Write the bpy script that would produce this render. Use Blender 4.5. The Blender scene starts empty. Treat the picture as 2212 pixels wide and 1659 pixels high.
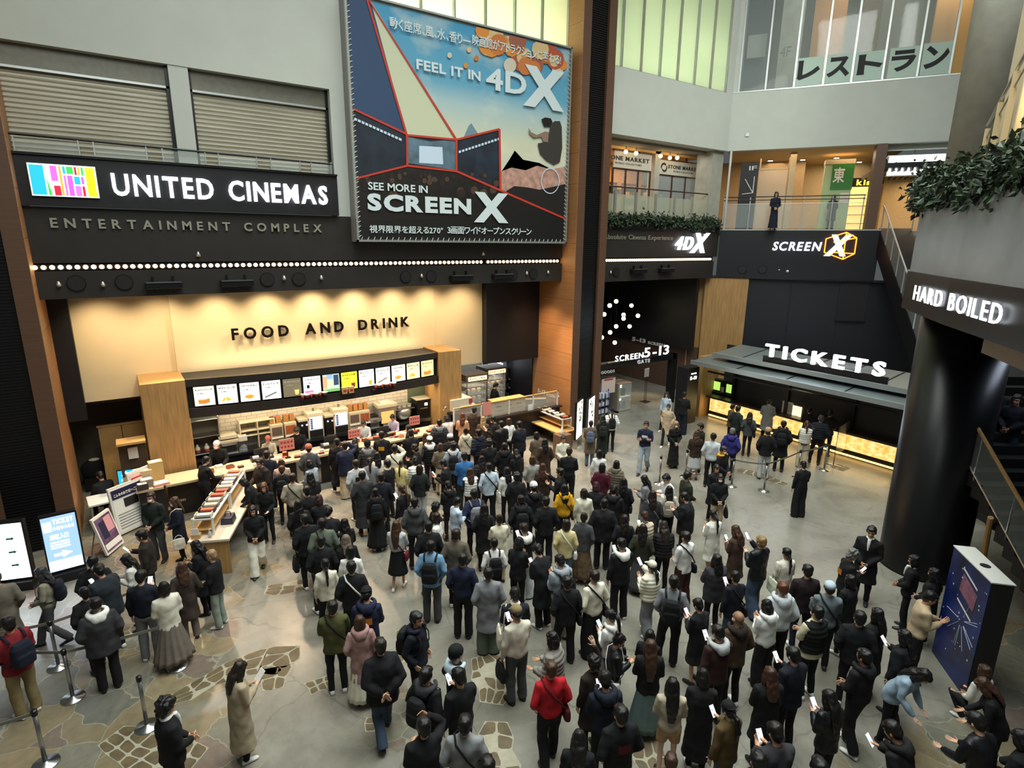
import bpy, bmesh, math, random
import numpy as np
from mathutils import Matrix, Vector, noise as mnoise
random.seed(7); np.random.seed(7)
SC = bpy.context.scene
COL = SC.collection
# ------------------------------------------------------------------ camera
FPX, PITCH, ROLL, YAW, CAMH = 1238.35, .24322789, .01045718, .60380465, 7.2
CX, CY = 1106.0, 829.5
_c, _s = math.cos(YAW), math.sin(YAW)
FWD = np.array([_s*math.cos(PITCH), _c*math.cos(PITCH), -math.sin(PITCH)])
_r = np.array([_c, -_s, 0.]); _u = np.cross(_r, FWD)
RGT = _r*math.cos(ROLL)+_u*math.sin(ROLL); UPV = -_r*math.sin(ROLL)+_u*math.cos(ROLL)
CAM = np.array([0., 0., CAMH])
cam = bpy.data.cameras.new('camera'); camo = bpy.data.objects.new('camera', cam); COL.objects.link(camo)
cam.sensor_width = 36.0; cam.lens = FPX/2212*36.0; cam.clip_start = .1; cam.clip_end = 200
M = Matrix.Identity(4)
for i in range(3):
    M[i][0], M[i][1], M[i][2], M[i][3] = RGT[i], UPV[i], -FWD[i], CAM[i]
camo.matrix_world = M
SC.camera = camo
# places in the hall are measured from sight lines: a ray meets the floor or one of the wall planes
def ray(x, y): return FWD + RGT*(x-CX)/FPX - UPV*(y-CY)/FPX
def fz(x, y, z=0.):
    d = ray(x, y); return CAM + d*((z-CAMH)/d[2])
def fy(x, y, Y):
    d = ray(x, y); return CAM + d*(Y/d[1])
def fx(x, y, X):
    d = ray(x, y); return CAM + d*(X/d[0])
def fd(x, y, dep): return CAM + ray(x, y)*dep
OP = np.array([23.2, 17., 0.]); OD = np.array([.53, -.848, 0.]); OD /= np.linalg.norm(OD)
ON = np.array([-OD[1], OD[0], 0.])          # points away from the hall
def fo(x, y, off=0.):
    d = ray(x, y); q = CAM + d*(((OP+ON*off-CAM)@ON)/(d@ON)); return (q-OP)@OD, q[2]
# ------------------------------------------------------------------ view, world
SC.view_settings.view_transform = 'Standard'; SC.view_settings.look = 'None'
SC.view_settings.exposure = 0.0; SC.view_settings.gamma = 1.0; SC.view_settings.use_curve_mapping = False
SC.cycles.use_denoising = True
SC.cycles.max_bounces = 6; SC.cycles.diffuse_bounces = 3; SC.cycles.glossy_bounces = 3; SC.cycles.transmission_bounces = 4
SC.cycles.transparent_max_bounces = 8; SC.cycles.sample_clamp_indirect = 4.0; SC.cycles.caustics_reflective = False; SC.cycles.caustics_refractive = False
W = bpy.data.worlds.new('hall_air'); SC.world = W; W.use_nodes = True
W.node_tree.nodes['Background'].inputs[0].default_value = (.86, .95, .92, 1)
W.node_tree.nodes['Background'].inputs[1].default_value = .10
# ------------------------------------------------------------------ large lamps of the hall, plus one added wall light
def lamp(name, kind, loc, energy, color=(1, 1, 1), size=1., size_y=None, target=None, spot=None, blend=.5, soft=.05, spread=None):
    L = bpy.data.lights.new(name, kind); L.energy = energy; L.color = color
    if kind == 'AREA':
        L.size = size
        if size_y: L.shape = 'RECTANGLE'; L.size_y = size_y
        if spread: L.spread = spread
    else: L.shadow_soft_size = soft
    if kind == 'SPOT': L.spot_size = spot; L.spot_blend = blend
    o = bpy.data.objects.new(name, L); COL.objects.link(o); o.location = loc
    t = Vector(target) if target is not None else Vector(loc)+Vector((0, 0, -1))
    o.rotation_euler = (t-Vector(loc)).to_track_quat('-Z', 'Y').to_euler()
    return o
COOL = (.93, 1., .95); WARM = (1., .70, .40); WARM2 = (1., .80, .56); BLUE = (.72, .82, 1.)
lamp('unseen_hall_light', 'AREA', (7, 7, 20), 2350, COOL, 13, 12, (7, 7, 0), spread=math.radians(115))
lamp('unseen_hall_light', 'AREA', (17, 8, 20), 850, COOL, 9, 9, (16, 8, 0), spread=math.radians(115))
lamp('unseen_hall_light', 'AREA', (14, 4, 18), 380, COOL, 5, 5, (24, 15, 12.5), spread=math.radians(80))  # unseen lamp added only to brighten the slanted right wall
lamp('unseen_hall_light', 'AREA', (1, 2, 17), 760, COOL, 6, 6, (2, 17, 12))
# ------------------------------------------------------------------ helpers
def lin(h):
    if isinstance(h, (tuple, list)): return tuple(h)[:3]
    h = h.lstrip('#'); v = [int(h[i:i+2], 16)/255 for i in (0, 2, 4)]
    return tuple(c/12.92 if c <= .04045 else ((c+.055)/1.055)**2.4 for c in v)
MATS = {}
def mat(name, col='#808080', rough=.6, metal=0., emit=None, estr=0., var=.0, vscale=8., bump=0., bscale=40., stretch=None, trans=0., alpha=1., coat=0., spec=.5):
    if name in MATS: return MATS[name]
    m = bpy.data.materials.new(name); m.use_nodes = True; nt = m.node_tree; N = nt.nodes; L = nt.links
    b = N['Principled BSDF']; c = lin(col)
    b.inputs['Base Color'].default_value = (*c, 1); b.inputs['Roughness'].default_value = rough; b.inputs['Metallic'].default_value = metal
    b.inputs['Specular IOR Level'].default_value = spec
    if trans: b.inputs['Transmission Weight'].default_value = trans
    if alpha < 1: b.inputs['Alpha'].default_value = alpha
    if coat: b.inputs['Coat Weight'].default_value = coat
    if emit is not None:
        b.inputs['Emission Color'].default_value = (*lin(emit), 1); b.inputs['Emission Strength'].default_value = estr
    if var or bump:
        tc = N.new('ShaderNodeTexCoord'); mp = N.new('ShaderNodeMapping'); L.new(tc.outputs['Object'], mp.inputs[0])
        if stretch: mp.inputs['Scale'].default_value = stretch
    if var:
        n = N.new('ShaderNodeTexNoise'); n.inputs['Scale'].default_value = vscale; n.inputs['Detail'].default_value = 5
        L.new(mp.outputs[0], n.inputs['Vector'])
        r = N.new('ShaderNodeValToRGB'); L.new(n.outputs['Fac'], r.inputs[0])
        r.color_ramp.elements[0].position = .3; r.color_ramp.elements[1].position = .7
        r.color_ramp.elements[0].color = (*[max(0, x*(1-var)) for x in c], 1); r.color_ramp.elements[1].color = (*[min(1, x*(1+var)) for x in c], 1)
        L.new(r.outputs[0], b.inputs['Base Color'])
    if bump:
        n2 = N.new('ShaderNodeTexNoise'); n2.inputs['Scale'].default_value = bscale; n2.inputs['Detail'].default_value = 3
        L.new(mp.outputs[0], n2.inputs['Vector'])
        bp = N.new('ShaderNodeBump'); bp.inputs['Strength'].default_value = bump; bp.inputs['Distance'].default_value = .02
        L.new(n2.outputs['Fac'], bp.inputs['Height']); L.new(bp.outputs[0], b.inputs['Normal'])
    MATS[name] = m; return m
def glow(name, col, s): return mat(name, col, .5, emit=col, estr=s)
class MB:
    def __init__(s): s.v = []; s.f = []; s.m = []; s.mats = []
    def mi(s, m):
        if m not in s.mats: s.mats.append(m)
        return s.mats.index(m)
    def add(s, vs, fs, m):
        k = len(s.v); i = s.mi(m); s.v += [tuple(map(float, p)) for p in vs]
        s.f += [tuple(k+j for j in f) for f in fs]; s.m += [i]*len(fs); return s
    def box(s, x0, x1, y0, y1, z0, z1, m, fr=None):
        v = [(x, y, z) for z in (z0, z1) for y in (y0, y1) for x in (x0, x1)]
        if fr is not None: v = [fr(*p) for p in v]
        return s.add(v, [(0, 2, 3, 1), (4, 5, 7, 6), (0, 1, 5, 4), (2, 6, 7, 3), (0, 4, 6, 2), (1, 3, 7, 5)], m)
    def prism(s, poly, z0, z1, m, fr=None):       # poly in xy, pulled up in z
        n = len(poly); v = [(p[0], p[1], z0) for p in poly]+[(p[0], p[1], z1) for p in poly]
        if fr is not None: v = [fr(*p) for p in v]
        return s.add(v, [tuple(range(n))[::-1], tuple(range(n, 2*n))]+[(i, (i+1) % n, n+(i+1) % n, n+i) for i in range(n)], m)
    def quad(s, a, b, c, d, m): return s.add([a, b, c, d], [(0, 1, 2, 3)], m)
    def tube(s, pts, r, m, n=8, cap=True):
        pts = [np.array(p, float) for p in pts]; rr = r if isinstance(r, (list, tuple)) else [r]*len(pts); V = []; F = []
        for i, p in enumerate(pts):
            d = pts[min(i+1, len(pts)-1)]-pts[max(i-1, 0)]; d = d/(np.linalg.norm(d)+1e-9)
            a = np.cross(d, (0, 0, 1.) if abs(d[2]) < .9 else (1., 0, 0)); a /= np.linalg.norm(a); b = np.cross(d, a)
            for k in range(n):
                t = 2*math.pi*k/n; V.append(p+rr[i]*(a*math.cos(t)+b*math.sin(t)))
        for i in range(len(pts)-1):
            for k in range(n): F.append((i*n+k, i*n+(k+1) % n, (i+1)*n+(k+1) % n, (i+1)*n+k))
        if cap: F += [tuple(range(n))[::-1], tuple((len(pts)-1)*n+k for k in range(n))]
        return s.add(V, F, m)
    def lathe(s, prof, c, m, n=16, axis=None):    # prof = [(r,z)]
        V = []; F = []
        for r, z in prof:
            for k in range(n):
                t = 2*math.pi*k/n; V.append((c[0]+r*math.cos(t), c[1]+r*math.sin(t), c[2]+z))
        for i in range(len(prof)-1):
            for k in range(n): F.append((i*n+k, i*n+(k+1) % n, (i+1)*n+(k+1) % n, (i+1)*n+k))
        F += [tuple(range(n))[::-1], tuple((len(prof)-1)*n+k for k in range(n))]
        return s.add(V, F, m)
    def ball(s, c, r, m, n=10, k=7):
        r = r if isinstance(r, (tuple, list)) else (r, r, r)
        V = [(c[0], c[1], c[2]-r[2])]; F = []
        for i in range(1, k):
            a = -math.pi/2+math.pi*i/k
            for j in range(n):
                t = 2*math.pi*j/n; V.append((c[0]+r[0]*math.cos(a)*math.cos(t), c[1]+r[1]*math.cos(a)*math.sin(t), c[2]+r[2]*math.sin(a)))
        V.append((c[0], c[1], c[2]+r[2])); e = len(V)-1
        for j in range(n): F.append((0, 1+(j+1) % n, 1+j)); F.append((e, 1+(k-2)*n+j, 1+(k-2)*n+(j+1) % n))
        for i in range(k-2):
            for j in range(n): F.append((1+i*n+j, 1+i*n+(j+1) % n, 1+(i+1)*n+(j+1) % n, 1+(i+1)*n+j))
        return s.add(V, F, m)
    def mesh(s, name, smooth=False):
        me = bpy.data.meshes.new(name); me.from_pydata(s.v, [], s.f)
        for m in s.mats: me.materials.append(m)
        me.polygons.foreach_set('material_index', s.m)
        if smooth: me.polygons.foreach_set('use_smooth', [True]*len(s.f))
        me.update(); return me
    def build(s, name, parent=None, smooth=False, bevel=0., **kw):
        o = bpy.data.objects.new(name, s.mesh(name, smooth)); COL.objects.link(o)
        if parent is not None: o.parent = parent
        if bevel:
            b = o.modifiers.new('bevel', 'BEVEL'); b.width = bevel; b.segments = 2; b.limit_method = 'ANGLE'
        tag(o, **kw); return o
def tag(o, label=None, cat=None, group=None, kind=None):
    if label: o['label'] = label
    if cat: o['category'] = cat
    if group: o['group'] = group
    if kind: o['kind'] = kind
    return o
GROUPS = dict(person='people in the hall', queue_post='steel queue posts', queue_belt='queue belts', round_vent='round vents on the dark beam', spotlight='small spotlights on the dark front', floodlight='floodlight boxes on the beam', pendant_lamp='globe pendants beyond the gate', downlight='ceiling downlights of the walkway', ticket_machine='ticket machines on the counter', backpack='backpacks worn in the crowd', crossbody_bag='crossbody bags in the crowd', tote_bag='shoulder bags in the crowd', handbag='handbags', roller_shutter='roller shutters', light_strip='bulb strips', shop_lamp='glowing shop lamps', shop_shelf='shelves in the stone shop', window_film='katakana window panels', plastic_bottle='bottles on the kitchen rack', snack_dispenser='snack dispensers', cardboard_box='small boxes on the dispensers', soda_fountain='soda fountains', drink_machine='drink machines', white_tub='white tubs', price_sign='pink price signs', till='tills', popcorn_case='popcorn cases', popcorn_tub='popcorn tubs in the cases', goods_shelf='lit goods shelves', wall_notice='wall notices', tray_rack='white tray racks', queue_pole='stored brass poles', boxed_goods='goods in the lit cabinet', lit_board='lit boards', storefront='shop fronts', popcorn_bag='popcorn bags', shelf_ledge='ledges under the menu', notice_stand='notice stands', chair='chairs in the corner')
def thing(name, label, cat, loc=(0, 0, 0), rz=0., group=None, scale=None):
    group = group or GROUPS.get(name)
    o = bpy.data.objects.new(name, None); COL.objects.link(o); o.empty_display_size = .1
    o.location = [float(x) for x in loc]; o.rotation_euler = (0, 0, rz)
    if scale is not None: o.scale = scale
    tag(o, label, cat, group); return o
def struct(name, mb, **kw): return mb.build(name, kind='structure', **kw)
def obl(a, b, c): return tuple(OP+OD*a+ON*b+np.array([0, 0, c]))      # along the slanted wall, away from the hall, up
def frame(o, ux, uz=(0, 0, 1)):
    o = np.array(o, float); ux = np.array(ux, float); ux /= np.linalg.norm(ux); uz = np.array(uz, float); uz = uz/np.linalg.norm(uz); uy = np.cross(uz, ux)
    return lambda a, b, c: tuple(o+ux*a+uy*b+uz*c)
# ---- lettering
_tc = {}
def glyph(ch, off=.0, shear=0.):
    k = (ch, off, shear)
    if k in _tc: return _tc[k]
    cu = bpy.data.curves.new('g', 'FONT'); cu.body = ch; cu.size = 1.; cu.offset = off; cu.extrude = .5; cu.shear = shear; cu.resolution_u = 3; cu.fill_mode = 'BOTH'
    ob = bpy.data.objects.new('g', cu); me = bpy.data.meshes.new_from_object(ob)
    n = len(me.vertices); co = np.zeros(n*3); me.vertices.foreach_get('co', co); co = co.reshape(-1, 3)
    fs = [tuple(p.vertices) for p in me.polygons]
    bpy.data.objects.remove(ob); bpy.data.curves.remove(cu); bpy.data.meshes.remove(me)
    _tc[k] = (co, fs); return _tc[k]
def letters(s, a0, a1, c0, c1, dep, m, fr, parent, off=.01, track=.1, shear=0., each=True, name='letter', side=None, space=.35, b0=0., slope=0.):
    """writes s between a0..a1 and c0..c1 on the plane b=b0 of a frame, standing dep proud of it (towards -b)"""
    g = []; x = 0.
    caps = [glyph(ch, off, shear) for ch in s if ch.strip()]
    zmax = max(c[0][:, 1].max() for c in caps if len(c[0])); zmin = min(c[0][:, 1].min() for c in caps if len(c[0]))
    for ch in s:
        if not ch.strip(): x += space; continue
        co, fs = glyph(ch, off, shear)
        w = co[:, 0].max()-co[:, 0].min(); g.append((ch, x, co, fs)); x += w+track
    tot = x-track; sx = (a1-a0)/tot; sz = (c1-c0)/(zmax-zmin); objs = []; mb = MB()
    for ch, gx, co, fs in g:
        if each: mb = MB()
        p = [fr(a0+sx*(gx+q[0]-co[:, 0].min()), b0-(q[2]+.5)*dep, c0+sz*(q[1]-zmin)+slope*sx*(gx+q[0])) for q in co]
        mb.add(p, fs, m)
        if each: objs.append(mb.build(name, parent))
    if not each: objs.append(mb.build(name, parent))
    return objs
FAC = lambda a, b, c: (a, b, c)                       # the cinema front: a = X, b = Y (into the wall), c = Z
# ---- materials used all over
m_white = mat('painted_plaster', '#c3c6bd', .8, var=.03, vscale=1.5)
m_black = mat('black_panel', '#17171a', .45, var=.15, vscale=3)
m_bband = mat('black_fascia', '#312e2b', .35, var=.1, vscale=2)
m_dark = mat('dark_metal', '#1b1b1d', .35, .3)
m_conc = mat('concrete', '#a19f93', .75, var=.10, vscale=3, bump=.1, bscale=30)
m_steel = mat('brushed_steel', '#b6b8b8', .28, 1.)
m_alu = mat('aluminium', '#b9bcb9', .4, .7)
m_glass = mat('clear_glass', '#dfeae6', .05, alpha=.14, spec=.6)
m_wood = mat('column_veneer', '#a8764a', .5, var=.14, vscale=5, stretch=(.25, .25, 9), bump=.03)
m_woodd = mat('column_frame', '#5e4231', .5, var=.12, vscale=5, stretch=(.3, .3, 8))
m_oak = mat('oak_board', '#a9824f', .55, var=.22, vscale=4, stretch=(5, 5, .35))
m_lwood = mat('pale_wood', '#c59a5e', .5, var=.12, vscale=4, stretch=(1, 6, 1))
m_cream = mat('cream_wall', '#d9c6a0', .75, var=.03, vscale=1.2)
m_paper = mat('white_paper', '#e4e2dc', .7)
m_ink = mat('print_ink', '#1d1b1e', .7)
m_redp = mat('red_print', '#b8352c', .7)
m_wlac = mat('white_lacquer', '#e3dfd6', .4)
m_rub = mat('black_rubber', '#141414', .6)
# ------------------------------------------------------------------ floor
def floor_material():
    m = bpy.data.materials.new('stone_floor'); m.use_nodes = True; nt = m.node_tree; N = nt.nodes; L = nt.links
    b = N['Principled BSDF']; g = N.new('ShaderNodeNewGeometry')
    def noise(sc, det=5, dist=0.):
        n = N.new('ShaderNodeTexNoise'); n.inputs['Scale'].default_value = sc; n.inputs['Detail'].default_value = det; n.inputs['Distortion'].default_value = dist
        L.new(g.outputs['Position'], n.inputs['Vector']); return n
    def ramp(src, stops):
        r = N.new('ShaderNodeValToRGB'); L.new(src, r.inputs[0]); e = r.color_ramp.elements
        while len(e) > 1: e.remove(e[-1])
        e[0].position = stops[0][0]; e[0].color = (*lin(stops[0][1]), 1)
        for p, c in stops[1:]: k = e.new(p); k.color = (*lin(c), 1)
        return r
    def mix(a, bb, f, mode='MIX'):
        x = N.new('ShaderNodeMix'); x.data_type = 'RGBA'; x.blend_type = mode
        for s, i in ((a, 6), (bb, 7)):
            if hasattr(s, 'name') and hasattr(s, 'links'): L.new(s, x.inputs[i])
            else: x.inputs[i].default_value = (*lin(s), 1)
        if isinstance(f, float): x.inputs[0].default_value = f
        else: L.new(f, x.inputs[0])
        return x.outputs[2]
    n1 = noise(.55, 8, 1.2); conc = ramp(n1.outputs['Fac'], [(.3, '#79756a'), (.5, '#8f8b7f'), (.7, '#9f9b90')])
    n2 = noise(7, 6, .5); sp = ramp(n2.outputs['Fac'], [(.35, '#8c8c8c'), (.65, '#c4c4c4')])
    conc2 = mix(conc.outputs[0], sp.outputs[0], .35, 'MULTIPLY')
    # hairline cracks
    wp = N.new('ShaderNodeVectorMath'); wp.operation = 'ADD'; nz = noise(1.6, 4); sc = N.new('ShaderNodeVectorMath'); sc.operation = 'SCALE'; sc.inputs[3].default_value = .5
    L.new(nz.outputs['Color'], sc.inputs[0]); L.new(g.outputs['Position'], wp.inputs[0]); L.new(sc.outputs[0], wp.inputs[1])
    v0 = N.new('ShaderNodeTexVoronoi'); v0.feature = 'DISTANCE_TO_EDGE'; v0.inputs['Scale'].default_value = .42; L.new(wp.outputs[0], v0.inputs['Vector'])
    ck = ramp(v0.outputs['Distance'], [(0., '#6a665c'), (.006, '#ffffff')]); conc3 = mix(conc2, ck.outputs[0], .38, 'MULTIPLY')
    # crazy paving laid in patches
    v1 = N.new('ShaderNodeTexVoronoi'); v1.inputs['Scale'].default_value = 1.5; L.new(wp.outputs[0], v1.inputs['Vector'])
    v2 = N.new('ShaderNodeTexVoronoi'); v2.feature = 'DISTANCE_TO_EDGE'; v2.inputs['Scale'].default_value = 1.5; L.new(wp.outputs[0], v2.inputs['Vector'])
    sep = N.new('ShaderNodeSeparateColor'); L.new(v1.outputs['Color'], sep.inputs[0])
    st = ramp(sep.outputs[0], [(0., '#8b8676'), (.25, '#99896c'), (.42, '#7f7e70'), (.6, '#8f8166'), (.75, '#86776a'), (.88, '#77756a')])
    st.color_ramp.interpolation = 'CONSTANT'
    st2 = mix(st.outputs[0], sp.outputs[0], .5, 'MULTIPLY')
    gr = ramp(v2.outputs['Distance'], [(.006, '#ffffff'), (.016, '#000000')]); stg = mix(st2, '#8f8a78', gr.outputs[0])
    # where the paving lies: towards the queue posts and in a few islands
    sx = N.new('ShaderNodeSeparateXYZ'); L.new(g.outputs['Position'], sx.inputs[0])
    def mth(op, a, bb):
        k = N.new('ShaderNodeMath'); k.operation = op
        for i, s in ((0, a), (1, bb)):
            if isinstance(s, (int, float)): k.inputs[i].default_value = s
            else: L.new(s, k.inputs[i])
        return k.outputs[0]
    n3 = noise(.45, 3, .6)
    fld = mth('SUBTRACT', mth('ADD', mth('MULTIPLY', sx.outputs[0], -.075), n3.outputs['Fac']), .22)
    near = mth('MULTIPLY', mth('SUBTRACT', 3.6, sx.outputs[1]), .12)
    fld = mth('MAXIMUM', fld, mth('ADD', near, mth('SUBTRACT', n3.outputs['Fac'], .45)))
    msk = ramp(fld, [(.16, '#000000'), (.22, '#ffffff')])
    out = mix(conc3, stg, msk.outputs[0]); L.new(out, b.inputs['Base Color'])
    rr = ramp(n1.outputs['Fac'], [(.3, '#808080'), (.7, '#a8a8a8')]); L.new(rr.outputs[0], b.inputs['Roughness'])
    b.inputs['Specular IOR Level'].default_value = .35
    bp = N.new('ShaderNodeBump'); bp.inputs['Strength'].default_value = .15; L.new(n2.outputs['Fac'], bp.inputs['Height']); L.new(bp.outputs[0], b.inputs['Normal'])
    return m
m_floor = floor_material()
m_inlay = mat('inlay_stone', '#5f5138', .55, var=.3, vscale=5, bump=.2, bscale=20)
m_grout = mat('inlay_grout', '#a09a86', .8, var=.1)
fl = MB(); fl.quad((-12, -6, 0), (36, -6, 0), (36, 30, 0), (-12, 30, 0), m_floor)
def inlay(path, widths, rows, seed):      # irregular stones set in a winding band
    rnd = random.Random(seed); P = [fz(*p)[:2] for p in path]; out = []
    seg = [0.]
    for i in range(1, len(P)): seg.append(seg[-1]+np.linalg.norm(P[i]-P[i-1]))
    n = max(2, int(seg[-1]/.25)); st = []
    for i in range(n+1):
        s = seg[-1]*i/n; k = min(len(P)-2, max(0, int(np.searchsorted(seg, s))-1)); f = (s-seg[k])/(seg[k+1]-seg[k])
        c = P[k]*(1-f)+P[k+1]*f; w = widths[k]*(1-f)+widths[k+1]*f; d = (P[k+1]-P[k]); d = d/np.linalg.norm(d); nn = np.array([-d[1], d[0]])
        st.append([c+nn*w*(j/rows-.5)+np.array([rnd.uniform(-.05, .05), rnd.uniform(-.05, .05)])*(1 if i % n else .3) for j in range(rows+1)])
    for i in range(n):
        for j in range(rows):
            q = [st[i][j], st[i+1][j], st[i+1][j+1], st[i][j+1]]; c = sum(q)/4
            if rnd.random() < .06: continue
            q = [c+(p-c)*(1-.022/max(.05, np.linalg.norm(p-c))) for p in q]
            # cut the corners a little so that each stone is a worn polygon
            pol = []
            for a in range(4):
                p, pn = q[a], q[(a+1) % 4]; t = rnd.uniform(.1, .28); pol += [p+(pn-p)*t, pn+(p-pn)*rnd.uniform(.08, .2)]
            fl.prism(pol, .0, .006, m_inlay)
        o = [st[i][0], st[i+1][0], st[i+1][-1], st[i][-1]]
        fl.quad(*[(p[0], p[1], .002) for p in o], m_grout)
inlay([(372, 1512), (420, 1490), (480, 1455), (540, 1432), (600, 1425), (622, 1440)], [.25, .35, .5, .6, .9, .5], 3, 1)
inlay([(600, 1440), (590, 1490)], [.5, .3], 2, 11)
inlay([(238, 1590), (290, 1615), (350, 1640), (420, 1655)], [.4, .6, .7, .6], 3, 2)
inlay([(575, 1274), (620, 1270), (668, 1262)], [.3, .5, .4], 3, 3)
inlay([(1040, 1415), (1062, 1450), (1070, 1490), (1062, 1520)], [.4, .75, .6, .4], 4, 4)
inlay([(1072, 1560), (1068, 1600), (1080, 1640), (1085, 1690)], [.35, .5, .5, .5], 2, 5)
inlay([(868, 1360), (876, 1390), (872, 1430)], [.25, .3, .2], 2, 6)
inlay([(1395, 1595), (1405, 1630), (1420, 1675)], [.4, .5, .4], 3, 7)
inlay([(690, 1465), (700, 1490)], [.5, .4], 3, 8)
inlay([(820, 1550), (812, 1580)], [.4, .3], 2, 12)
inlay([(1590, 1015), (1640, 1025), (1700, 1048)], [.35, .45, .2], 3, 9)
inlay([(1800, 1005), (1830, 1015)], [.5, .5], 3, 10)
inlay([(265, 1370), (300, 1358)], [.4, .3], 3, 13)
struct('floor', fl)
# ------------------------------------------------------------------ cinema front, plane Y = 17
w = MB()
w.box(-9, 6.2, 17, 17.5, 11.2, 22, m_white)
w.box(5.55, 6.2, 17, 17.5, 7.86, 11.2, m_white).box(1.72, 2.14, 17.02, 17.5, 8.9, 11.2, m_white).box(-9, -2.9, 17, 17.5, 8.9, 11.2, m_white)
w.box(6.2, 13.95, 17.1, 17.5, 7.86, 13.5, m_white)
struct('wall_front', w)
w = MB(); w.box(15.45, 23.2, 17, 17.6, 11.19, 13.5, m_white).box(22.75, 23.2, 17, 17.6, 13.5, 22, m_white)
struct('wall_front_right', w)
w = MB(); w.box(-9, 13.95, 17, 17.4, 6.62, 7.86, m_bband).box(-9, 13.95, 17, 17.4, 5.8, 6.43, m_bband).box(-9, 13.95, 17.12, 17.4, 6.4, 6.65, m_dark)
w.box(-9, 13.95, 17.4, 18.75, 5.82, 6.0, m_bband)
struct('trim_1', w)
w = MB(); w.box(15.4, 23.15, 17, 17.4, 6.62, 8.02, m_bband).box(15.4, 22.95, 17, 17.4, 5.68, 6.43, m_bband).box(15.4, 23, 17.12, 17.4, 6.4, 6.65, m_dark)
w.box(15.4, 23, 17.4, 24, 5.68, 5.8, m_black)
struct('trim_2', w)
w = MB(); w.box(-1.53, 5.57, 16.86, 17, 7.87, 8.93, m_black); w.box(-1.53, 5.57, 16.8, 17.42, 8.93, 8.98, m_dark)
struct('trim_3', w)
# roller shutters
m_slat = mat('shutter_slat', '#cfc9b8', .42, .25, var=.12, vscale=2, stretch=(.4, 1, 6))
def shutter(x0, x1, label):
    t = thing('roller_shutter', label, 'shutter', ((x0+x1)/2, 17.3, 8.9))
    mb = MB(); z = 8.0; n = 0
    v = []; ys = []
    while z < 10.75: v.append(z); ys.append(17.25 if n % 3 == 0 else 17.31); z += .034; n += 1
    a = MB(); F = []; V = []
    for zz, yy in zip(v, ys): V += [(x0, yy, zz), (x1, yy, zz)]
    for i in range(len(v)-1): F.append((2*i, 2*i+1, 2*i+3, 2*i+2))
    a.add(V, F, m_slat); o = a.build('slat_curtain', None); 
    b = MB().box(x0, x1, 17.22, 17.4, 10.72, 11.2, mat('shutter_box', '#77746a', .5, .5, var=.1)); b.box(x0, x1, 17.18, 17.24, 10.7, 10.75, m_alu)
    p = b.build('shutter_housing', None)
    g = MB().box(x0, x0+.07, 17.18, 17.36, 8, 11.2, m_dark).build('guide_rail', None); g2 = MB().box(x1-.07, x1, 17.18, 17.36, 8, 11.2, m_dark).build('guide_rail', None)
    for q in (o, p, g, g2): q.parent = t; q.location = (-(x0+x1)/2, -17.3, -8.9)
shutter(-2.9, 1.72, 'wide grey roller shutter, the left one above the white UNITED CINEMAS sign')
shutter(2.14, 5.55, 'grey roller shutter, the right one above the sign, next to the tall banner')
w = MB().box(-2.9, 5.55, 17.42, 17.5, 7.9, 11.2, m_dark); struct('trim_4', w)
t = thing('balcony_railing', 'low railing with dark handrail in front of the roller shutters', 'railing', (0, 16.95, 8.98))
r = MB().tube([(-1.55, 0, .36), (5.5, 0, .28)], .025, m_dark); r.build('handrail', t)
for x in (-1.38, -.25, .03, 1.05, 1.38, 2.3, 2.6, 3.5, 3.85, 4.6, 4.9, 5.45): MB().box(x-.012, x+.012, -.02, .02, -.02, .33, m_alu).build('post', t)
pn = MB()
for a, b in ((-1.38, -.25), (.03, 1.05), (1.38, 2.3), (2.6, 3.5), (3.85, 4.6), (4.9, 5.45)): pn.box(a, b, -.005, .005, 0, .27, m_glass)
pn.build('glass_panel', t)
# light strips made of bulbs
g_bulb = glow('warm_bulb', '#ffd9a6', 9.)
def strip(x0, x1, label, pitch=.155):
    t = thing('light_strip', label, 'light strip', (x0, 17.06, 6.52), group=None)
    MB().box(0, x1-x0, .0, .05, -.06, .06, m_dark).build('channel', t)
    bm = MB().ball((0, -.02, 0), (.052, .04, .05), g_bulb, 8, 6).mesh('bulb', True); n = int((x1-x0)/pitch)
    for i in range(n):
        o = bpy.data.objects.new('bulb', bm); COL.objects.link(o); o.parent = t; o.location = ((i+.5)*(x1-x0)/n, 0, 0)
strip(-1.5, 10.5, 'long row of warm light bulbs across the dark beam above FOOD AND DRINK')
strip(10.62, 13.83, 'short row of warm light bulbs on the beam left of the centre column')
strip(16.2, 22.8, 'row of warm light bulbs on the dark beam below the 4DX sign', .12)
lamp('strip_glow', 'AREA', (6, 16.95, 6.52), 26, WARM, 15, .08, (6, 16.0, 6.3))
# things on the beam: round vents, spot heads, floodlights
def vent(x, z, lab, Y=17., r=.17, m=m_rub, fr=FAC):
    t = thing('round_vent', lab, 'vent', fr(x, Y-.01, z))
    pts = [(r*math.cos(a), r*math.sin(a)) for a in np.linspace(0, 2*math.pi, 25)[:-1]]
    o = np.array(fr(x, Y, z)); f2 = lambda a, b, c: tuple(np.array(fr(x+a, Y-c, z+b))-o)
    mb = MB(); mb.prism([(p*1.12, q*1.12) for p, q in pts], 0, .02, m_dark, f2); mb.build('ring', t); mb = MB(); mb.prism(pts, .015, .03, m, f2); mb.build('grille', t)
for i, (x, y) in enumerate(((165, 612), (268, 610), (577, 604), (645, 603), (876, 598), (931, 597), (1108, 593), (1152, 592))):
    q = fy(x, y, 17); vent(q[0], q[2], 'black round vent on the dark beam, %s from the left' % ('first second third fourth fifth sixth seventh eighth'.split()[i]))
q = fy(1330, 588, 17); vent(q[0], q[2], 'black round vent on the beam just right of the centre column')
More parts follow.
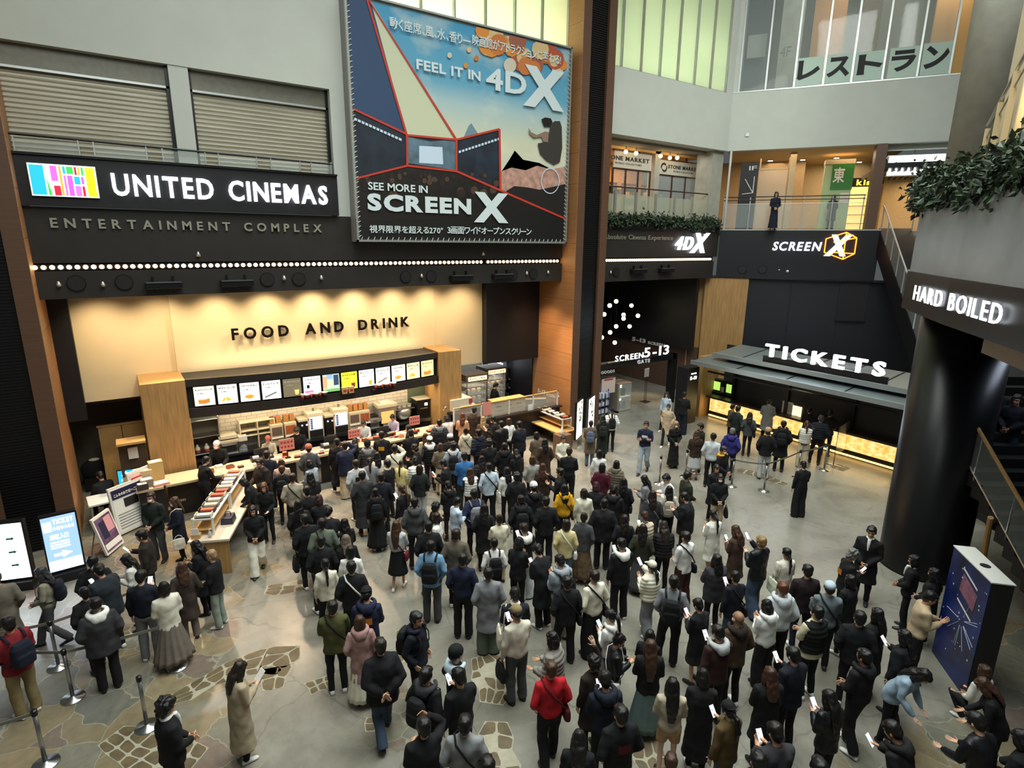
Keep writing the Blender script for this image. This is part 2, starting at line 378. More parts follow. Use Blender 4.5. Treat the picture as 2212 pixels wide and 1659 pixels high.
def spot(x, z, lab, Y=17.):
    t = thing('spotlight', lab, 'spotlight', (x, Y, z))
    MB().lathe([(.045, -.02), (.05, .03), (.03, .06), (.02, .1)], (0, -.06, 0), m_alu, 10).build('spot_lamp', t, True); MB().box(-.015, .015, -.06, 0, .04, .07, m_alu).build('bracket', t)
for i, (x, y) in enumerate(((128, 617), (223, 617), (613, 603), (693, 602), (909, 598), (1136, 592), (1182, 590), (428, 552), (1042, 550))):
    q = fy(x, y, 17); spot(q[0], q[2], 'small pale spotlight on the dark front, %s' % ['leftmost of all', 'between the two leftmost round vents', 'between the third and fourth round vents', 'right of the fourth round vent', 'between the fifth and sixth round vents', 'between the seventh and eighth round vents', 'at the right end of the beam', 'below the ENTERTAINMENT lettering', 'below the foot of the banner'][i])
q = fy(1317, 590, 17); spot(q[0], q[2], 'small pale spotlight on the beam right of the centre column')
def flood(x, z, lab, w=.45):
    t = thing('floodlight', lab, 'floodlight', (x, 16.98, z))
    MB().box(-w, w, -.22, .02, -.16, .0, m_dark).build('lamp_box', t, bevel=.01); MB().box(-w+.03, w-.03, -.24, -.2, -.02, .015, m_steel).build('reflector', t)
    MB().box(-w*.6, -w*.5, -.08, .06, 0, .14, m_dark).build('bracket', t); MB().box(w*.5, w*.6, -.08, .06, 0, .14, m_dark).build('bracket', t)
for x, y, n in ((353, 612, 'first floodlight box from the left under the bulb strip'), (510, 608, 'second floodlight box from the left under the bulb strip'), (993, 597, 'third floodlight box, below the right end of the banner'), (1082, 594, 'fourth floodlight box, nearest to the left of the centre column')):
    q = fy(x, y, 17); flood(q[0], q[2]+.04, 'dark '+n, .4)
for x, y, n in ((1375, 583, 'left'), (1435, 581, 'right')):
    q = fy(x, y, 17); flood(q[0], q[2]+.04, 'dark floodlight box, %s of the two under the 4DX bulb strip' % n, .4)
# ------------------------------------------------------------------ columns clad in wood
def column(x0, x1, y0, y1, side, lab):
    t = thing('wood_column', None, None, ((x0+x1)/2, y0, 0)); t['kind'] = 'structure'
    L = lambda mb, n: setattr(mb.build(n, t), 'location', (-(x0+x1)/2, -y0, 0))
    a = MB().box(x0+.34, x1-.34, y0+.12, y0+.3, 0, 20, mat('channel_louvre', '#26221e', .4, bump=.0)); 
    z = 0.
    while z < 20: a.box(x0+.34, x1-.34, y0+.09, y0+.13, z, z+.03, m_dark); z += .07
    L(a, 'louvre_channel')
    L(MB().box(x0, x0+.35, y0, y1, 0, 20, m_woodd).box(x1-.35, x1, y0, y1, 0, 20, m_woodd).box(x0+.3, x1-.3, y0+.3, y1, 0, 20, m_woodd), 'wood_frame')
    z = 0.; v = MB(); xs = x0-.012 if side < 0 else x1
    while z < 20: v.box(xs, xs+.012, y0+.0, y1, z+.004, z+1.02, m_wood); z += 1.024
    L(v, 'veneer_cladding'); return t
column(13.95, 15.45, 16.25, 18.7, -1, '')
column(-3.05, -1.45, 16.25, 18.7, 1, '')
# ------------------------------------------------------------------ backlit glass high up
m_frost = mat('frosted_glass', '#dbe8c8', .6)
def frost_mat():
    m = m_frost; nt = m.node_tree; N = nt.nodes; L = nt.links
    N.remove(N['Principled BSDF']); o = N['Material Output']
    t = N.new('ShaderNodeBsdfTranslucent'); t.inputs[0].default_value = (.90, .95, .80, 1); d = N.new('ShaderNodeBsdfDiffuse'); d.inputs[0].default_value = (.8, .85, .74, 1)
    mx = N.new('ShaderNodeMixShader'); mx.inputs[0].default_value = .25; L.new(t.outputs[0], mx.inputs[1]); L.new(d.outputs[0], mx.inputs[2]); L.new(mx.outputs[0], o.inputs[0])
frost_mat()
def glasswall(x0, x1, n, nm):
    t = bpy.data.objects.new(nm, None); COL.objects.link(t); t['kind'] = 'structure'; t.location = (0, 0, 0)
    p = (x1-x0)/n
    for i in range(n): MB().box(x0+i*p+.02, x0+(i+1)*p-.02, 17.12, 17.13, 13.5, 19, m_frost).build('glass_panel', t)
    f = MB()
    for i in range(n+1): f.box(x0+i*p-.025, x0+i*p+.025, 17.02, 17.16, 13.5, 19, m_alu if i % 2 else m_conc)
    f.box(x0, x1, 17.02, 17.2, 13.44, 13.52, m_alu); f.build('mullion', t)
    b = MB().box(x0, x1, 17.9, 17.95, 13.4, 19, mat('lightbox_back', '#e9efdc', .9)).box(x0, x1, 17.13, 17.9, 13.35, 13.42, MATS['lightbox_back']).box(x0, x1, 17.13, 17.9, 18.9, 19, MATS['lightbox_back']); b.build('lightbox', t)
    lamp('glass_uplight', 'AREA', ((x0+x1)/2, 17.5, 13.5), 105*(x1-x0), (.97, 1., .84), x1-x0-.2, .3, ((x0+x1)/2, 17.5, 19))
glasswall(6.2, 13.95, 7, 'window_1')
glasswall(15.5, 22.75, 7, 'window_2')
# ------------------------------------------------------------------ signs on the front
g_white = glow('lit_white', '#f4f8ff', 2.6)
g_logo = {k: glow('lit_'+k, c, 1.15) for k, c in dict(cyan='#23aee0', magenta='#d064d8', violet='#c05ae0', yellow='#f7d21a', green='#35c04a', red='#d81f3c', orange='#f5a53a', pink='#ef6ec4').items()}
m_brass = mat('pale_metal_letter', '#b9b5a4', .35, .6)
t = thing('channel_letter_sign', 'glowing white UNITED CINEMAS lettering with colourful tile logo at left', 'sign', (0, 16.85, 8.4))
for o in letters('UNITED CINEMAS', .27, 5.25, 8.15, 8.65, .09, g_white, FAC, None, .02, .16, b0=16.86, space=.5): o.parent = t; o.location = (0, -16.85, -8.4)
lg = MB().box(-1.22, .0, 16.80, 16.86, 8.07, 8.76, m_alu); o = lg.build('logo_case'); o.parent = t; o.location = (0, -16.85, -8.4)
tiles = [(0, .22, 0, 1, 'cyan'), (.24, .30, .0, .62, 'green'), (.245, .262, .68, 1, 'orange'), (.31, .42, .48, 1, 'magenta'), (.33, .44, 0, .34, 'red'), (.44, .485, .0, 1, 'orange'), (.50, .55, .74, 1, 'cyan'), (.56, .67, .74, 1, 'green'), (.68, .725, .72, 1, 'red'), (.735, .775, .72, 1, 'orange'), (.785, .83, .72, 1, 'green'), (.50, .545, 0, .70, 'pink'), (.555, .645, 0, .70, 'violet'), (.66, .76, .4, .68, 'cyan'), (.77, .82, .42, .68, 'violet'), (.66, .76, 0, .36, 'pink'), (.77, .82, 0, .36, 'red'), (.85, 1, 0, 1, 'yellow')]
MB().box(-1.21, -.01, 16.785, 16.80, 8.08, 8.75, glow('lit_logo_white', '#ffffff', 1.6)).build('logo_face', t).location = (0, -16.85, -8.4)
lt = MB()
for a, b, c, d, k in tiles:
    x0, x1, z0, z1 = -1.19+a*1.16, -1.19+b*1.16-.01, 8.10+c*.63, 8.10+d*.63-.008
    if k == 'green' and c == 0.: lt.prism([(x0, z0), (x1, z0), (x0, z1)], 0, .012, g_logo[k], lambda a, b, c: (a, 16.785-c, b))
    else: lt.box(x0, x1, 16.772, 16.785, z0, z1, g_logo[k])
o = lt.build('logo_tile', t); o.location = (0, -16.85, -8.4)
t = thing('letter_sign', 'unlit pale metal ENTERTAINMENT COMPLEX lettering below the glowing sign', 'sign', (0, 17, 7.5))
for o in letters('ENTERTAINMENT COMPLEX', -1.0, 5.08, 7.4, 7.62, .05, m_brass, FAC, None, .028, .42, b0=17, space=.7): o.parent = t; o.location = (0, -17, -7.5)
m_dkl = mat('dark_bronze_letter', '#2b2622', .3, .7)
t = thing('letter_sign', 'dark FOOD AND DRINK lettering on the cream wall', 'sign', (0, 18.5, 4.5))
for o in letters('FOOD AND DRINK', 2.66, 8.28, 4.31, 4.66, .06, m_dkl, FAC, None, .03, .32, b0=18.36, space=.8): o.parent = t; o.location = (0, -18.5, -4.5)
t = thing('letter_sign', 'grey Absolute Cinema Experience lettering beside the 4DX sign', 'sign', (0, 17, 7.4))
letters('Absolute Cinema Experience', 15.95, 20.0, 7.28, 7.52, .03, m_brass, frame((0, 0, -7.4), (1, 0, 0)), t, .01, .07, each=False, name='lettering')
t = thing('channel_letter_sign', 'glowing white 4DX sign on the dark beam under the planter', 'sign', (21, 17, 7.2))
fr4 = frame((-21, -.02, -7.2), (1, 0, 0))
q0 = fy(1455, 548, 17); q1 = fy(1530, 505, 17)
letters('4D', q0[0], q0[0]+1.15, 6.93, 7.5, .1, g_white, fr4, t, .02, .06, .3)
letters('X', q0[0]+1.0, q1[0], 6.8, 7.66, .1, g_white, fr4, t, .03, .06, .35)
# SCREENX on the slanted wall
t = thing('channel_letter_sign', 'glowing SCREENX sign with an orange neon cube around the X', 'sign', obl(4, 0, 7))
f5 = lambda a, b, c: tuple(np.array(obl(a, b, c))-np.array(obl(4, 0, 7)))
ta, za = fo(1668, 541); tb, zb = fo(1776, 523)
letters('SCREEN', ta, tb, za, zb, .08, g_white, f5, t, .02, .1, .15)
cx0 = fo(1779, 530)[0]; cx1 = fo(1850, 530)[0]
letters('X', cx0+.05, cx0+1.05, fo(1790, 553)[1], fo(1800, 507)[1], .1, g_white, f5, t, .05, .1, .25)
g_neon = glow('orange_neon', '#ff7a1e', 6.)
P = lambda x, y: (lambda q: f5(q[0], -.12, q[1]))(fo(x, y))
nb = MB()
for a, b in (((1780, 545), (1784, 516)), ((1784, 516), (1828, 502)), ((1828, 502), (1850, 514)), ((1850, 514), (1845, 548)), ((1845, 548), (1820, 560)), ((1820, 560), (1780, 545)), ((1828, 502), (1820, 560)), ((1800, 523), (1850, 514)), ((1800, 545), (1845, 548))): nb.tube([P(*a), P(*b)], .022, g_neon, 6)
nb.build('neon_tube', t)
# ------------------------------------------------------------------ the tall banner
BY = 16.6
c = [fy(745, -28, BY), fy(767, 522, BY), fy(1234, 108, BY), fy(1222, 526, BY)]
bx0, bx1 = (c[0][0]+c[1][0])/2, (c[2][0]+c[3][0])/2; bz0, bz1 = (c[1][2]+c[3][2])/2, (c[0][2]+c[2][2])/2
t = thing('banner', 'tall cinema banner with blue sky artwork, FEEL IT IN 4DX and SCREENX lettering', 'banner', (bx0, BY, bz0))
bw, bh = bx1-bx0, bz1-bz0
MB().box(0, bw, .02, .4, 0, bh, mat('banner_back', '#8d8c86', .7)).build('mount', t)
fr = MB(); e = .12
for a, b, cc, d in ((0, bw, 0, .05), (0, bw, bh-.05, bh), (0, .05, 0, bh), (bw-.05, bw, 0, bh)): fr.box(a, b, -.06, .02, cc, d, m_alu)
fr.build('frame', t)
lc = MB(); n = 46
for i in range(n):
    z = e+(bh-2*e)*i/n
    for x, s in ((.03, 1), (bw-.03, -1)): lc.tube([(x, -.05, z), (x+s*.11, -.02, z+.06)], .008, m_paper, 5, False)
for i in range(40):
    x = e+(bw-2*e)*i/40; lc.tube([(x, -.05, .03), (x+.06, -.02, .14)], .008, m_paper, 5, False)
tag(lc.build('lacing', t), kind='stuff')
def sky_print():
    m = bpy.data.materials.new('banner_print'); m.use_nodes = True; nt = m.node_tree; N = nt.nodes; L = nt.links; b = N['Principled BSDF']; b.inputs['Roughness'].default_value = .5
    tc = N.new('ShaderNodeTexCoord'); sp = N.new('ShaderNodeSeparateXYZ'); L.new(tc.outputs['Object'], sp.inputs[0])
    r = N.new('ShaderNodeValToRGB'); mr = N.new('ShaderNodeMapRange'); mr.inputs[1].default_value = 1.8; mr.inputs[2].default_value = bh; L.new(sp.outputs[2], mr.inputs[0]); L.new(mr.outputs[0], r.inputs[0])
    e = r.color_ramp.elements; e[0].position = 0; e[0].color = (*lin('#c9cfc0'), 1); e[1].position = 1; e[1].color = (*lin('#3f93bb'), 1)
    for p, cc in ((.3, '#cfcfb4'), (.5, '#a9c2c4'), (.62, '#63a3bf')): k = e.new(p); k.color = (*lin(cc), 1)
    n = N.new('ShaderNodeTexNoise'); n.inputs['Scale'].default_value = .55; n.inputs['Detail'].default_value = 6; mp = N.new('ShaderNodeMapping'); mp.inputs['Scale'].default_value = (1, 1, 1.7); L.new(tc.outputs['Object'], mp.inputs[0]); L.new(mp.outputs[0], n.inputs['Vector'])
    r2 = N.new('ShaderNodeValToRGB'); L.new(n.outputs['Fac'], r2.inputs[0]); r2.color_ramp.elements[0].position = .52; r2.color_ramp.elements[1].position = .72
    ml = N.new('ShaderNodeMath'); ml.operation = 'MULTIPLY'; ml.inputs[1].default_value = .6; L.new(r2.outputs[0], ml.inputs[0])
    mx = N.new('ShaderNodeMix'); mx.data_type = 'RGBA'; L.new(ml.outputs[0], mx.inputs[0]); L.new(r.outputs[0], mx.inputs[6]); mx.inputs[7].default_value = (*lin('#e4e0c8'), 1); L.new(mx.outputs[2], b.inputs['Base Color']); return m
m_sky = sky_print()
def B(x, y):
    q = fy(x, y, BY); return (q[0]-bx0, q[2]-bz0)
FB = lambda a, b, c: (a, -c, b)
art = MB(); lvl = [0.]
def poly(px, m, dz=.002):
    lvl[0] += dz; P = [B(*p) for p in px] if not isinstance(px[0], np.ndarray) else px
    art.prism([(min(bw-.1, max(.1, p[0])), min(bh-.1, max(.1, p[1]))) for p in P], lvl[0], lvl[0]+.001, m, FB)
art.box(e-.02, bw-e+.02, -.003, .0, e-.02, bh-e+.02, m_sky)
bm_ = lambda n, c, **k: mat('print_'+n, c, .5, **k)
m_st = bm_('stadium', '#1d2734', var=.5, vscale=2); m_crowd = bm_('crowd', '#1c1513', var=.5, vscale=6); m_line = bm_('line', '#c23a2a'); m_navy = bm_('navy', '#2f4768'); m_pblk = bm_('base', '#131210')
m_lit = bm_('stage', '#c8d8ea'); m_bal = [bm_('balloon%d' % i, cc) for i, cc in enumerate(('#c8763a', '#b0533c', '#d8b888', '#9c5b4a', '#d98a3a', '#cfc6b4'))]
m_tree = bm_('blossom', '#b98f80', var=.35, vscale=5); m_mtn = bm_('mountain', '#6f8c9a'); m_seat = bm_('seat', '#3a3632'); m_haze = bm_('haze', '#c9ccae')
poly([(1082, 372), (1100, 345), (1112, 325), (1130, 345), (1165, 352), (1190, 365), (1226, 372), (1226, 400), (1082, 400)], m_mtn)
poly([(1000, 300), (1012, 272), (1018, 266), (1030, 285), (1040, 300)], m_mtn)
poly([(1076, 420), (1078, 372), (1105, 362), (1135, 368), (1160, 358), (1190, 366), (1228, 360), (1228, 430)], m_tree)
poly([(745, -28), (800, -10), (877, 290), (880, 294), (763, 236)], m_navy)
poly([(800, -5), (985, 300), (878, 292)], m_haze)
poly([(763, 236), (877, 292), (985, 302), (1078, 278), (1080, 414), (985, 372), (878, 358), (768, 385)], m_st)
poly([(878, 294), (900, 300), (930, 306), (960, 303), (985, 305), (985, 372), (878, 358)], bm_('arena', '#58707f', var=.35, vscale=3))
poly([(905, 315), (955, 318), (957, 355), (905, 352)], m_lit)
poly([(768, 390), (878, 352), (985, 368), (1080, 410), (1226, 460), (1226, 525), (770, 522)], m_crowd)
poly([(770, 470), (985, 440), (1080, 412), (1226, 470), (1222, 523), (770, 520)], m_pblk)
poly([(770, 440), (840, 412), (990, 408), (1085, 418), (1150, 445), (1150, 470), (770, 480)], bm_('heads', '#17110f', var=.3, vscale=4))
poly([(1085, 418), (1110, 402), (1140, 405), (1165, 410), (1228, 398), (1228, 470), (1140, 445)], bm_('rows', '#1f1b19'))
rr = random.Random(4)
for i in range(60):
    x = rr.uniform(775, 1075); y = rr.uniform(375, 420); s = 3+ (y-370)*.12
    a = np.linspace(0, 2*math.pi, 9)[:-1]; poly([(x+s*math.cos(k), y+s*1.15*math.sin(k)) for k in a], bm_('h%d' % (i % 3), ('#2a1d17', '#1b1411', '#4a382c')[i % 3]), .00003)
for i in range(26):
    x = 765+i*4.4; y = 256+i*1.6 if i < 13 else 0
    if i < 13: poly([(x*1-0+i*4, y+k2) for k2 in ()] or [(765+i*8, 254+i*3.6), (771+i*8, 257+i*3.6), (770+i*8, 262+i*3.6), (764+i*8, 259+i*3.6)], m_lit, .0001)
    else: poly([(990+(i-13)*7, 326-(i-13)*2.3), (995+(i-13)*7, 325-(i-13)*2.3), (995+(i-13)*7, 330-(i-13)*2.3), (990+(i-13)*7, 331-(i-13)*2.3)], m_lit, .0001)
def bline(a, b, wd=2.2):
    d = np.array(b, float)-np.array(a, float); d /= np.linalg.norm(d); nn = np.array([-d[1], d[0]])*wd
    poly([tuple(np.array(a)+nn), tuple(np.array(b)+nn), tuple(np.array(b)-nn), tuple(np.array(a)-nn)], m_line, .0004)
for a, b in (((792, -5), (878, 292)), ((796, -5), (985, 302)), ((878, 292), (985, 302)), ((763, 236), (878, 290)), ((985, 302), (1078, 279)), ((1078, 279), (1080, 412)), ((878, 292), (879, 360)), ((985, 302), (985, 370)), ((879, 358), (985, 370)), ((770, 385), (879, 358)), ((985, 370), (1222, 472))): bline(a, b)
for i in range(34):     # balloons in the sky
    x = rr.uniform(1030, 1222); top = 40+(x-1030)*.24; y = rr.uniform(top+10, top+85 if x < 1180 else top+80); s = rr.uniform(9, 20)
    if x < 1060 and y > 110: continue
    a = np.linspace(0, 2*math.pi, 13)[:-1]; poly([(x+s*math.cos(k), y+s*1.2*math.sin(k)) for k in a], m_bal[rr.randrange(6)], .00012)
for x, y, s in ((970, 120, 5), (1012, 108, 5), (1028, 126, 5), (1005, 142, 5)):
    a = np.linspace(0, 2*math.pi, 11)[:-1]; poly([(x+s*math.cos(k), y+s*1.3*math.sin(k)) for k in a], m_bal[rr.randrange(6)], .0001)
# rider in a flying seat
poly([(1188, 268), (1197, 262), (1208, 262), (1212, 275), (1213, 320), (1208, 350), (1195, 356), (1178, 346), (1165, 332), (1160, 310), (1172, 308), (1182, 300)], m_seat)
poly([(1168, 258), (1176, 254), (1188, 256), (1192, 264), (1186, 274), (1174, 274)], m_pblk); poly([(1140, 276), (1146, 286), (1158, 292), (1176, 284), (1184, 286), (1182, 308), (1172, 306), (1168, 296), (1152, 298), (1142, 290)], bm_('arm', '#8d7462'))
a = np.linspace(0, 2*math.pi, 25)[:-1]
for k in range(24):
    b0, b1 = a[k], a[(k+1) % 24]; poly([(1187+20*math.cos(b0), 391+28*math.sin(b0)), (1187+20*math.cos(b1), 391+28*math.sin(b1)), (1187+18.5*math.cos(b1), 391+26*math.sin(b1)), (1187+18.5*math.cos(b0), 391+26*math.sin(b0))], m_lit, .00001)
art.build('print', t)
m_let = mat('banner_letter', '#d3dee0', .5)
def bt(s, pl, pr, hpx, off=.01, track=.1, shear=0., **k):
    a, b = B(*pl), B(*pr); h = B(pl[0], pl[1]-hpx)[1]-a[1]
    letters(s, a[0], b[0], a[1], a[1]+h, .01, m_let, lambda x, y, z: (x, y-lvl[0]-.006, z), t, off, track, shear, each=False, name='lettering', **k)
bt('動く座席、風、水、香り―', (840, 62), (1015, 88), 26, .012, .08)
bt('映画館がアトラクションに変わる!', (1018, 98), (1209, 138), 24, .012, .08)
bt('FEEL IT IN', (898, 150), (1036, 172), 22, .03, .08, space=.3)
bt('4D', (1048, 192), (1135, 190), 48, .03, .08)
bt('X', (1128, 228), (1216, 232), 90, .055, .1)
bt('SEE MORE IN', (794, 410), (922, 414), 17, .02, .06, space=.3)
bt('SCREEN', (793, 455), (1016, 460), 38, .05, .08)
bt('X', (1022, 480), (1096, 482), 66, .055, .1)
bt('視界限界を超える270°', (797, 503), (955, 505), 17, .012, .06)
bt('3画面ワイドオープンスクリーン', (965, 505), (1146, 506), 17, .012, .06)
# ------------------------------------------------------------------ slanted wall and the upper walkways
w = MB()
w.box(-.02, 9.6, 0, .35, 11.19, 13.53, m_white, obl); w.box(-.02, 9.6, -.02, .0, 13.53, 13.58, m_alu, obl)
struct('wall_right_upper', w)
w = MB(); w.box(0, 6.35, 0, .4, 5.68, 7.8, mat('fascia_slanted', '#1d1e22', .4), obl); w.box(0, 6.35, -.02, .45, 7.8, 7.86, m_alu, obl)
struct('trim_5', w)
w = MB(); w.box(0, 10, .4, 9, 7.6, 7.8, m_conc, obl); w.box(-7.7, 0, .2, 3, 7.6, 7.8, m_conc, obl)
w.box(15.5-15.5, .01, 0, .01, 0, .01, m_conc); struct('floor_upper', w)
m_ceil = mat('shop_ceiling', '#b79c72', .8)
w = MB(); w.box(0, 7, .35, 7.5, 11.19, 11.35, m_ceil, obl); struct('ceiling', w)
w = MB(); w.box(6.0, 13, .4, 8, 10.3, 10.5, m_dark, obl)
for i in range(26): w.box(5.8+i*.22, 5.86+i*.22, .45, 8, 10.18, 10.3, mat('ceiling_slat', '#4a4640', .6), obl)
struct('ceiling_2', w)
m_tan = mat('shop_wall_tan', '#a88a62', .7, var=.05); m_tan2 = mat('shop_wall_pale', '#c1a983', .7, var=.05)
w = MB(); w.box(-1, 3.2, 4.2, 4.4, 7.8, 11.2, m_tan, obl).box(3.2, 9, 6.0, 6.2, 7.8, 11.2, m_tan2, obl).box(3.2, 3.35, 4.2, 6, 7.8, 11.2, m_tan, obl).box(6.8, 14, 4.4, 4.6, 7.8, 10.4, m_tan2, obl)
w.box(2.6, 2.85, 1.2, 1.6, 7.8, 11.2, m_tan2, obl); struct('wall_shop', w)
# concrete posts at the corner, brown pillar
w = MB(); w.box(22.55, 23.3, 17.25, 18.1, 7.8, 11.2, m_conc); struct('trim_6', w)
w = MB(); w.box(5.72, 6.1, .0, .75, 7.8, 11.2, m_woodd, obl); struct('trim_7', w)
w = MB(); w.box(.12, .2, .02, .1, 7.85, 11.19, m_alu, obl); struct('trim_8', w)
lamp('shop_lamp', 'AREA', obl(2.2, 2.2, 11.1), 105, WARM2, 3.5, 3.0); lamp('shop_lamp', 'AREA', obl(5.0, 3.5, 11.1), 120, WARM2, 3, 3); lamp('shop_lamp', 'AREA', obl(8.2, 2.5, 10.1), 100, WARM, 2.5, 2.5)
g_down = glow('downlight', '#fff0d6', 14.)
for i, (x, y) in enumerate(((1664, 347), (1734, 345), (1807, 341), (1832, 346), (1856, 350))):
    d = ray(x, y); q = CAM+d*((11.17-CAMH)/d[2])
    t = thing('downlight', 'round ceiling downlight above the walkway, %s of five' % ('first from the left', 'second from the left', 'middle one', 'second from the right', 'nearest the brown pillar')[i], 'ceiling light', q)
    MB().lathe([(.14, -.012), (.14, .0)], (0, 0, 0), m_alu, 16).build('rim', t); MB().lathe([(.11, -.02), (.11, -.012)], (0, 0, 0), g_down, 16).build('lamp_disc', t)
# dark 1F board with an arrow
t = thing('direction_board', 'black 1F board with a white diagonal arrow in the shop front', 'sign', obl(.6, .6, 7.8))
ff = lambda a, b, c: tuple(np.array(obl(.6+a, .6+b, 7.8+c))-np.array(obl(.6, .6, 7.8)))
q0, q1 = fo(1600, 400, .6), fo(1634, 365, .6)
MB().box(0, q1[0]-.6+.1, 0, .1, 0, 2.95, mat('board_black', '#1c1718', .5), ff).build('board', t)
ar = MB(); wb = q1[0]-.5
MB()
ar.tube([ff(.22, -.03, 2.25), ff(wb-.15, -.03, 1.65)], .018, m_paper, 5); ar.tube([ff(wb-.15, -.03, 1.65), ff(wb-.15, -.03, 2.35)], .018, m_paper, 5); ar.tube([ff(wb-.15, -.03, 1.65), ff(.15, -.03, 1.6)], .018, m_paper, 5); ar.build('arrow', t)
letters('1F', wb-.4, wb-.08, 2.62, 2.8, .01, m_paper, ff, t, .0, .1, each=False, name='lettering')
# door panel left of it, glazed
t = thing('glass_entrance', 'tall glass door with pale frame beside the black 1F board', 'door', obl(1.35, 1.4, 7.8))
ff = lambda a, b, c: tuple(np.array(obl(1.35+a, 1.4+b, 7.8+c))-np.array(obl(1.35, 1.4, 7.8)))
fr = MB(); fr.box(0, .06, 0, .08, 0, 3.2, m_tan2, ff).box(1.2, 1.26, 0, .08, 0, 3.2, m_tan2, ff).box(0, 1.26, 0, .08, 2.7, 2.78, m_tan2, ff); fr.build('door_frame', t)
MB().box(.06, 1.2, .02, .04, 0, 2.7, m_glass, ff).build('glass', t)
# green pillar with the sign of the east side
t = thing('sign_pillar', 'green pillar with the white character 東 on the upper walkway', 'sign', obl(4.1, 2.4, 7.8))
ff = lambda a, b, c: tuple(np.array(obl(4.1+a, 2.4+b, 7.8+c))-np.array(obl(4.1, 2.4, 7.8)))
m_gr = mat('sign_green', '#2f7a2c', .5); m_grp = mat('pale_green', '#a9c193', .5)
MB().box(0, 1.15, 0, .7, 0, 2.95, m_grp, ff).build('shaft', t); MB().box(.3, 1.17, -.03, .72, 1.85, 2.95, m_gr, ff).build('sign_face', t)
MB().box(-.02, 1.18, -.04, .75, 2.95, 3.15, m_tan2, ff).build('cap_block', t)
letters('東', .36, .82, 2.15, 2.8, .01, m_paper, ff, t, .02, .1, each=False, name='lettering', b0=-.03)
MB().box(.75, 1.1, -.06, -.03, 1.3, 1.7, m_paper, ff).build('notice', t)
# lit shop display behind
t = thing('shop_display', 'bright yellow lit shop display behind two people on the walkway', 'shop display', obl(5.2, 4.2, 7.8))
ff = lambda a, b, c: tuple(np.array(obl(5.2+a, 4.2+b, 7.8+c))-np.array(obl(5.2, 4.2, 7.8)))
MB().box(-.2, 1.3, 0, .1, 0, 2.1, glow('lit_yellow_panel', '#f3cf7a', 1.2), ff).build('lit_panel', t); sh = MB()
for z in (.4, .8, 1.2): sh.box(-.2, 1.3, -.25, 0, z, z+.03, m_lwood, ff)
sh.build('shelf', t); MB().box(-.3, 1.4, -.05, .05, 2.1, 2.5, m_dark, ff).build('header', t)
letters('ni kiss', -.1, 1.2, 2.16, 2.42, .03, glow('lit_gold', '#ffd84a', 2.), ff, t, .03, .1, each=False, name='lettering', b0=-.05)
# railing of the slanted walkway
t = thing('glass_railing', 'glass railing with double dark handrail above the SCREENX wall', 'railing', obl(.05, .1, 7.86))
ff = lambda a, b, c: tuple(np.array(obl(.05+a, .1+b, 7.86+c))-np.array(obl(.05, .1, 7.86)))
MB().tube([ff(0, 0, 1.38), ff(5.55, 0, 1.38)], .025, m_dark).build('handrail', t); MB().tube([ff(0, -.05, 1.24), ff(5.55, -.05, 1.24)], .02, m_dark).build('handrail', t)
MB().tube([ff(0, 0, 1.08), ff(5.55, 0, 1.08)], .012, m_alu).build('top_bar', t)
for a in (.02, 1.1, 2.15, 3.25, 4.35, 5.5): MB().box(a-.02, a+.02, -.02, .02, 0, 1.36, m_alu, ff).build('post', t)
for a, b in ((.02, 1.1), (1.1, 2.15), (2.15, 3.25), (3.25, 4.35), (4.35, 5.5)): MB().box(a+.03, b-.03, -.006, .006, .04, 1.06, m_glass, ff).build('glass_panel', t)
# long lit guide sign, green beam
g_board = glow('lit_guide_board', '#f6f9ff', 2.6)
t = thing('guide_sign', 'long white lit guide sign with a black left arrow, right of the brown pillar', 'sign', obl(6.3, .9, 9.9))
ff = lambda a, b, c: tuple(np.array(obl(6.3+a, .9+b, 9.9+c))-np.array(obl(6.3, .9, 9.9)))
MB().box(0, 3.6, 0, .2, .12, .95, m_alu, ff).build('case', t); MB().box(.03, 3.57, -.01, 0, .15, .92, g_board, ff).build('lit_face', t)
ar = MB()
for a, b in (((.15, .5), (.6, .5)), ((.15, .5), (.32, .68)), ((.15, .5), (.32, .32))): ar.tube([ff(a[0], -.025, a[1]), ff(b[0], -.025, b[1])], .018, m_ink, 5)
ar.box(.9, .98, -.02, -.01, .68, .76, m_ink, ff); ar.box(1.6, 1.66, -.02, -.01, .70, .76, m_ink, ff); ar.build('arrow', t)
for a in (.9, 2.6): MB().box(a-.03, a+.03, .05, .1, .95, 1.4, m_steel, ff).build('hanger', t)
w = MB(); w.box(6.1, 10.5, .5, .8, 11.0, 11.19, mat('pale_edge', '#c9d3c0', .6), obl).box(6.1, 10.5, .9, 1.1, 10.72, 10.8, m_alu, obl).box(6.1, 10.5, 1.1, 1.4, 10.4, 10.7, mat('green_beam', '#4c8a58', .6), obl); struct('trim_9', w)
t = thing('hanging_sign', 'small dark hanging sign with white symbols beside the hedge', 'sign', fo(1998, 390, 1.8)[0:0] or obl(8.0, 1.6, 9.2))
ff = lambda a, b, c: tuple(np.array(obl(8.0+a, 1.6+b, 9.2+c))-np.array(obl(8.0, 1.6, 9.2)))
MB().box(0, 1.1, 0, .1, .3, .62, m_dark, ff).build('case', t); MB().box(.05, .45, -.01, 0, .34, .58, g_board, ff).build('lit_symbol', t); MB().box(.55, 1.0, -.01, 0, .40, .52, g_board, ff).build('lit_symbol', t)
MB().box(.5, .54, .03, .07, .62, 1.0, m_steel, ff).build('hanger', t)
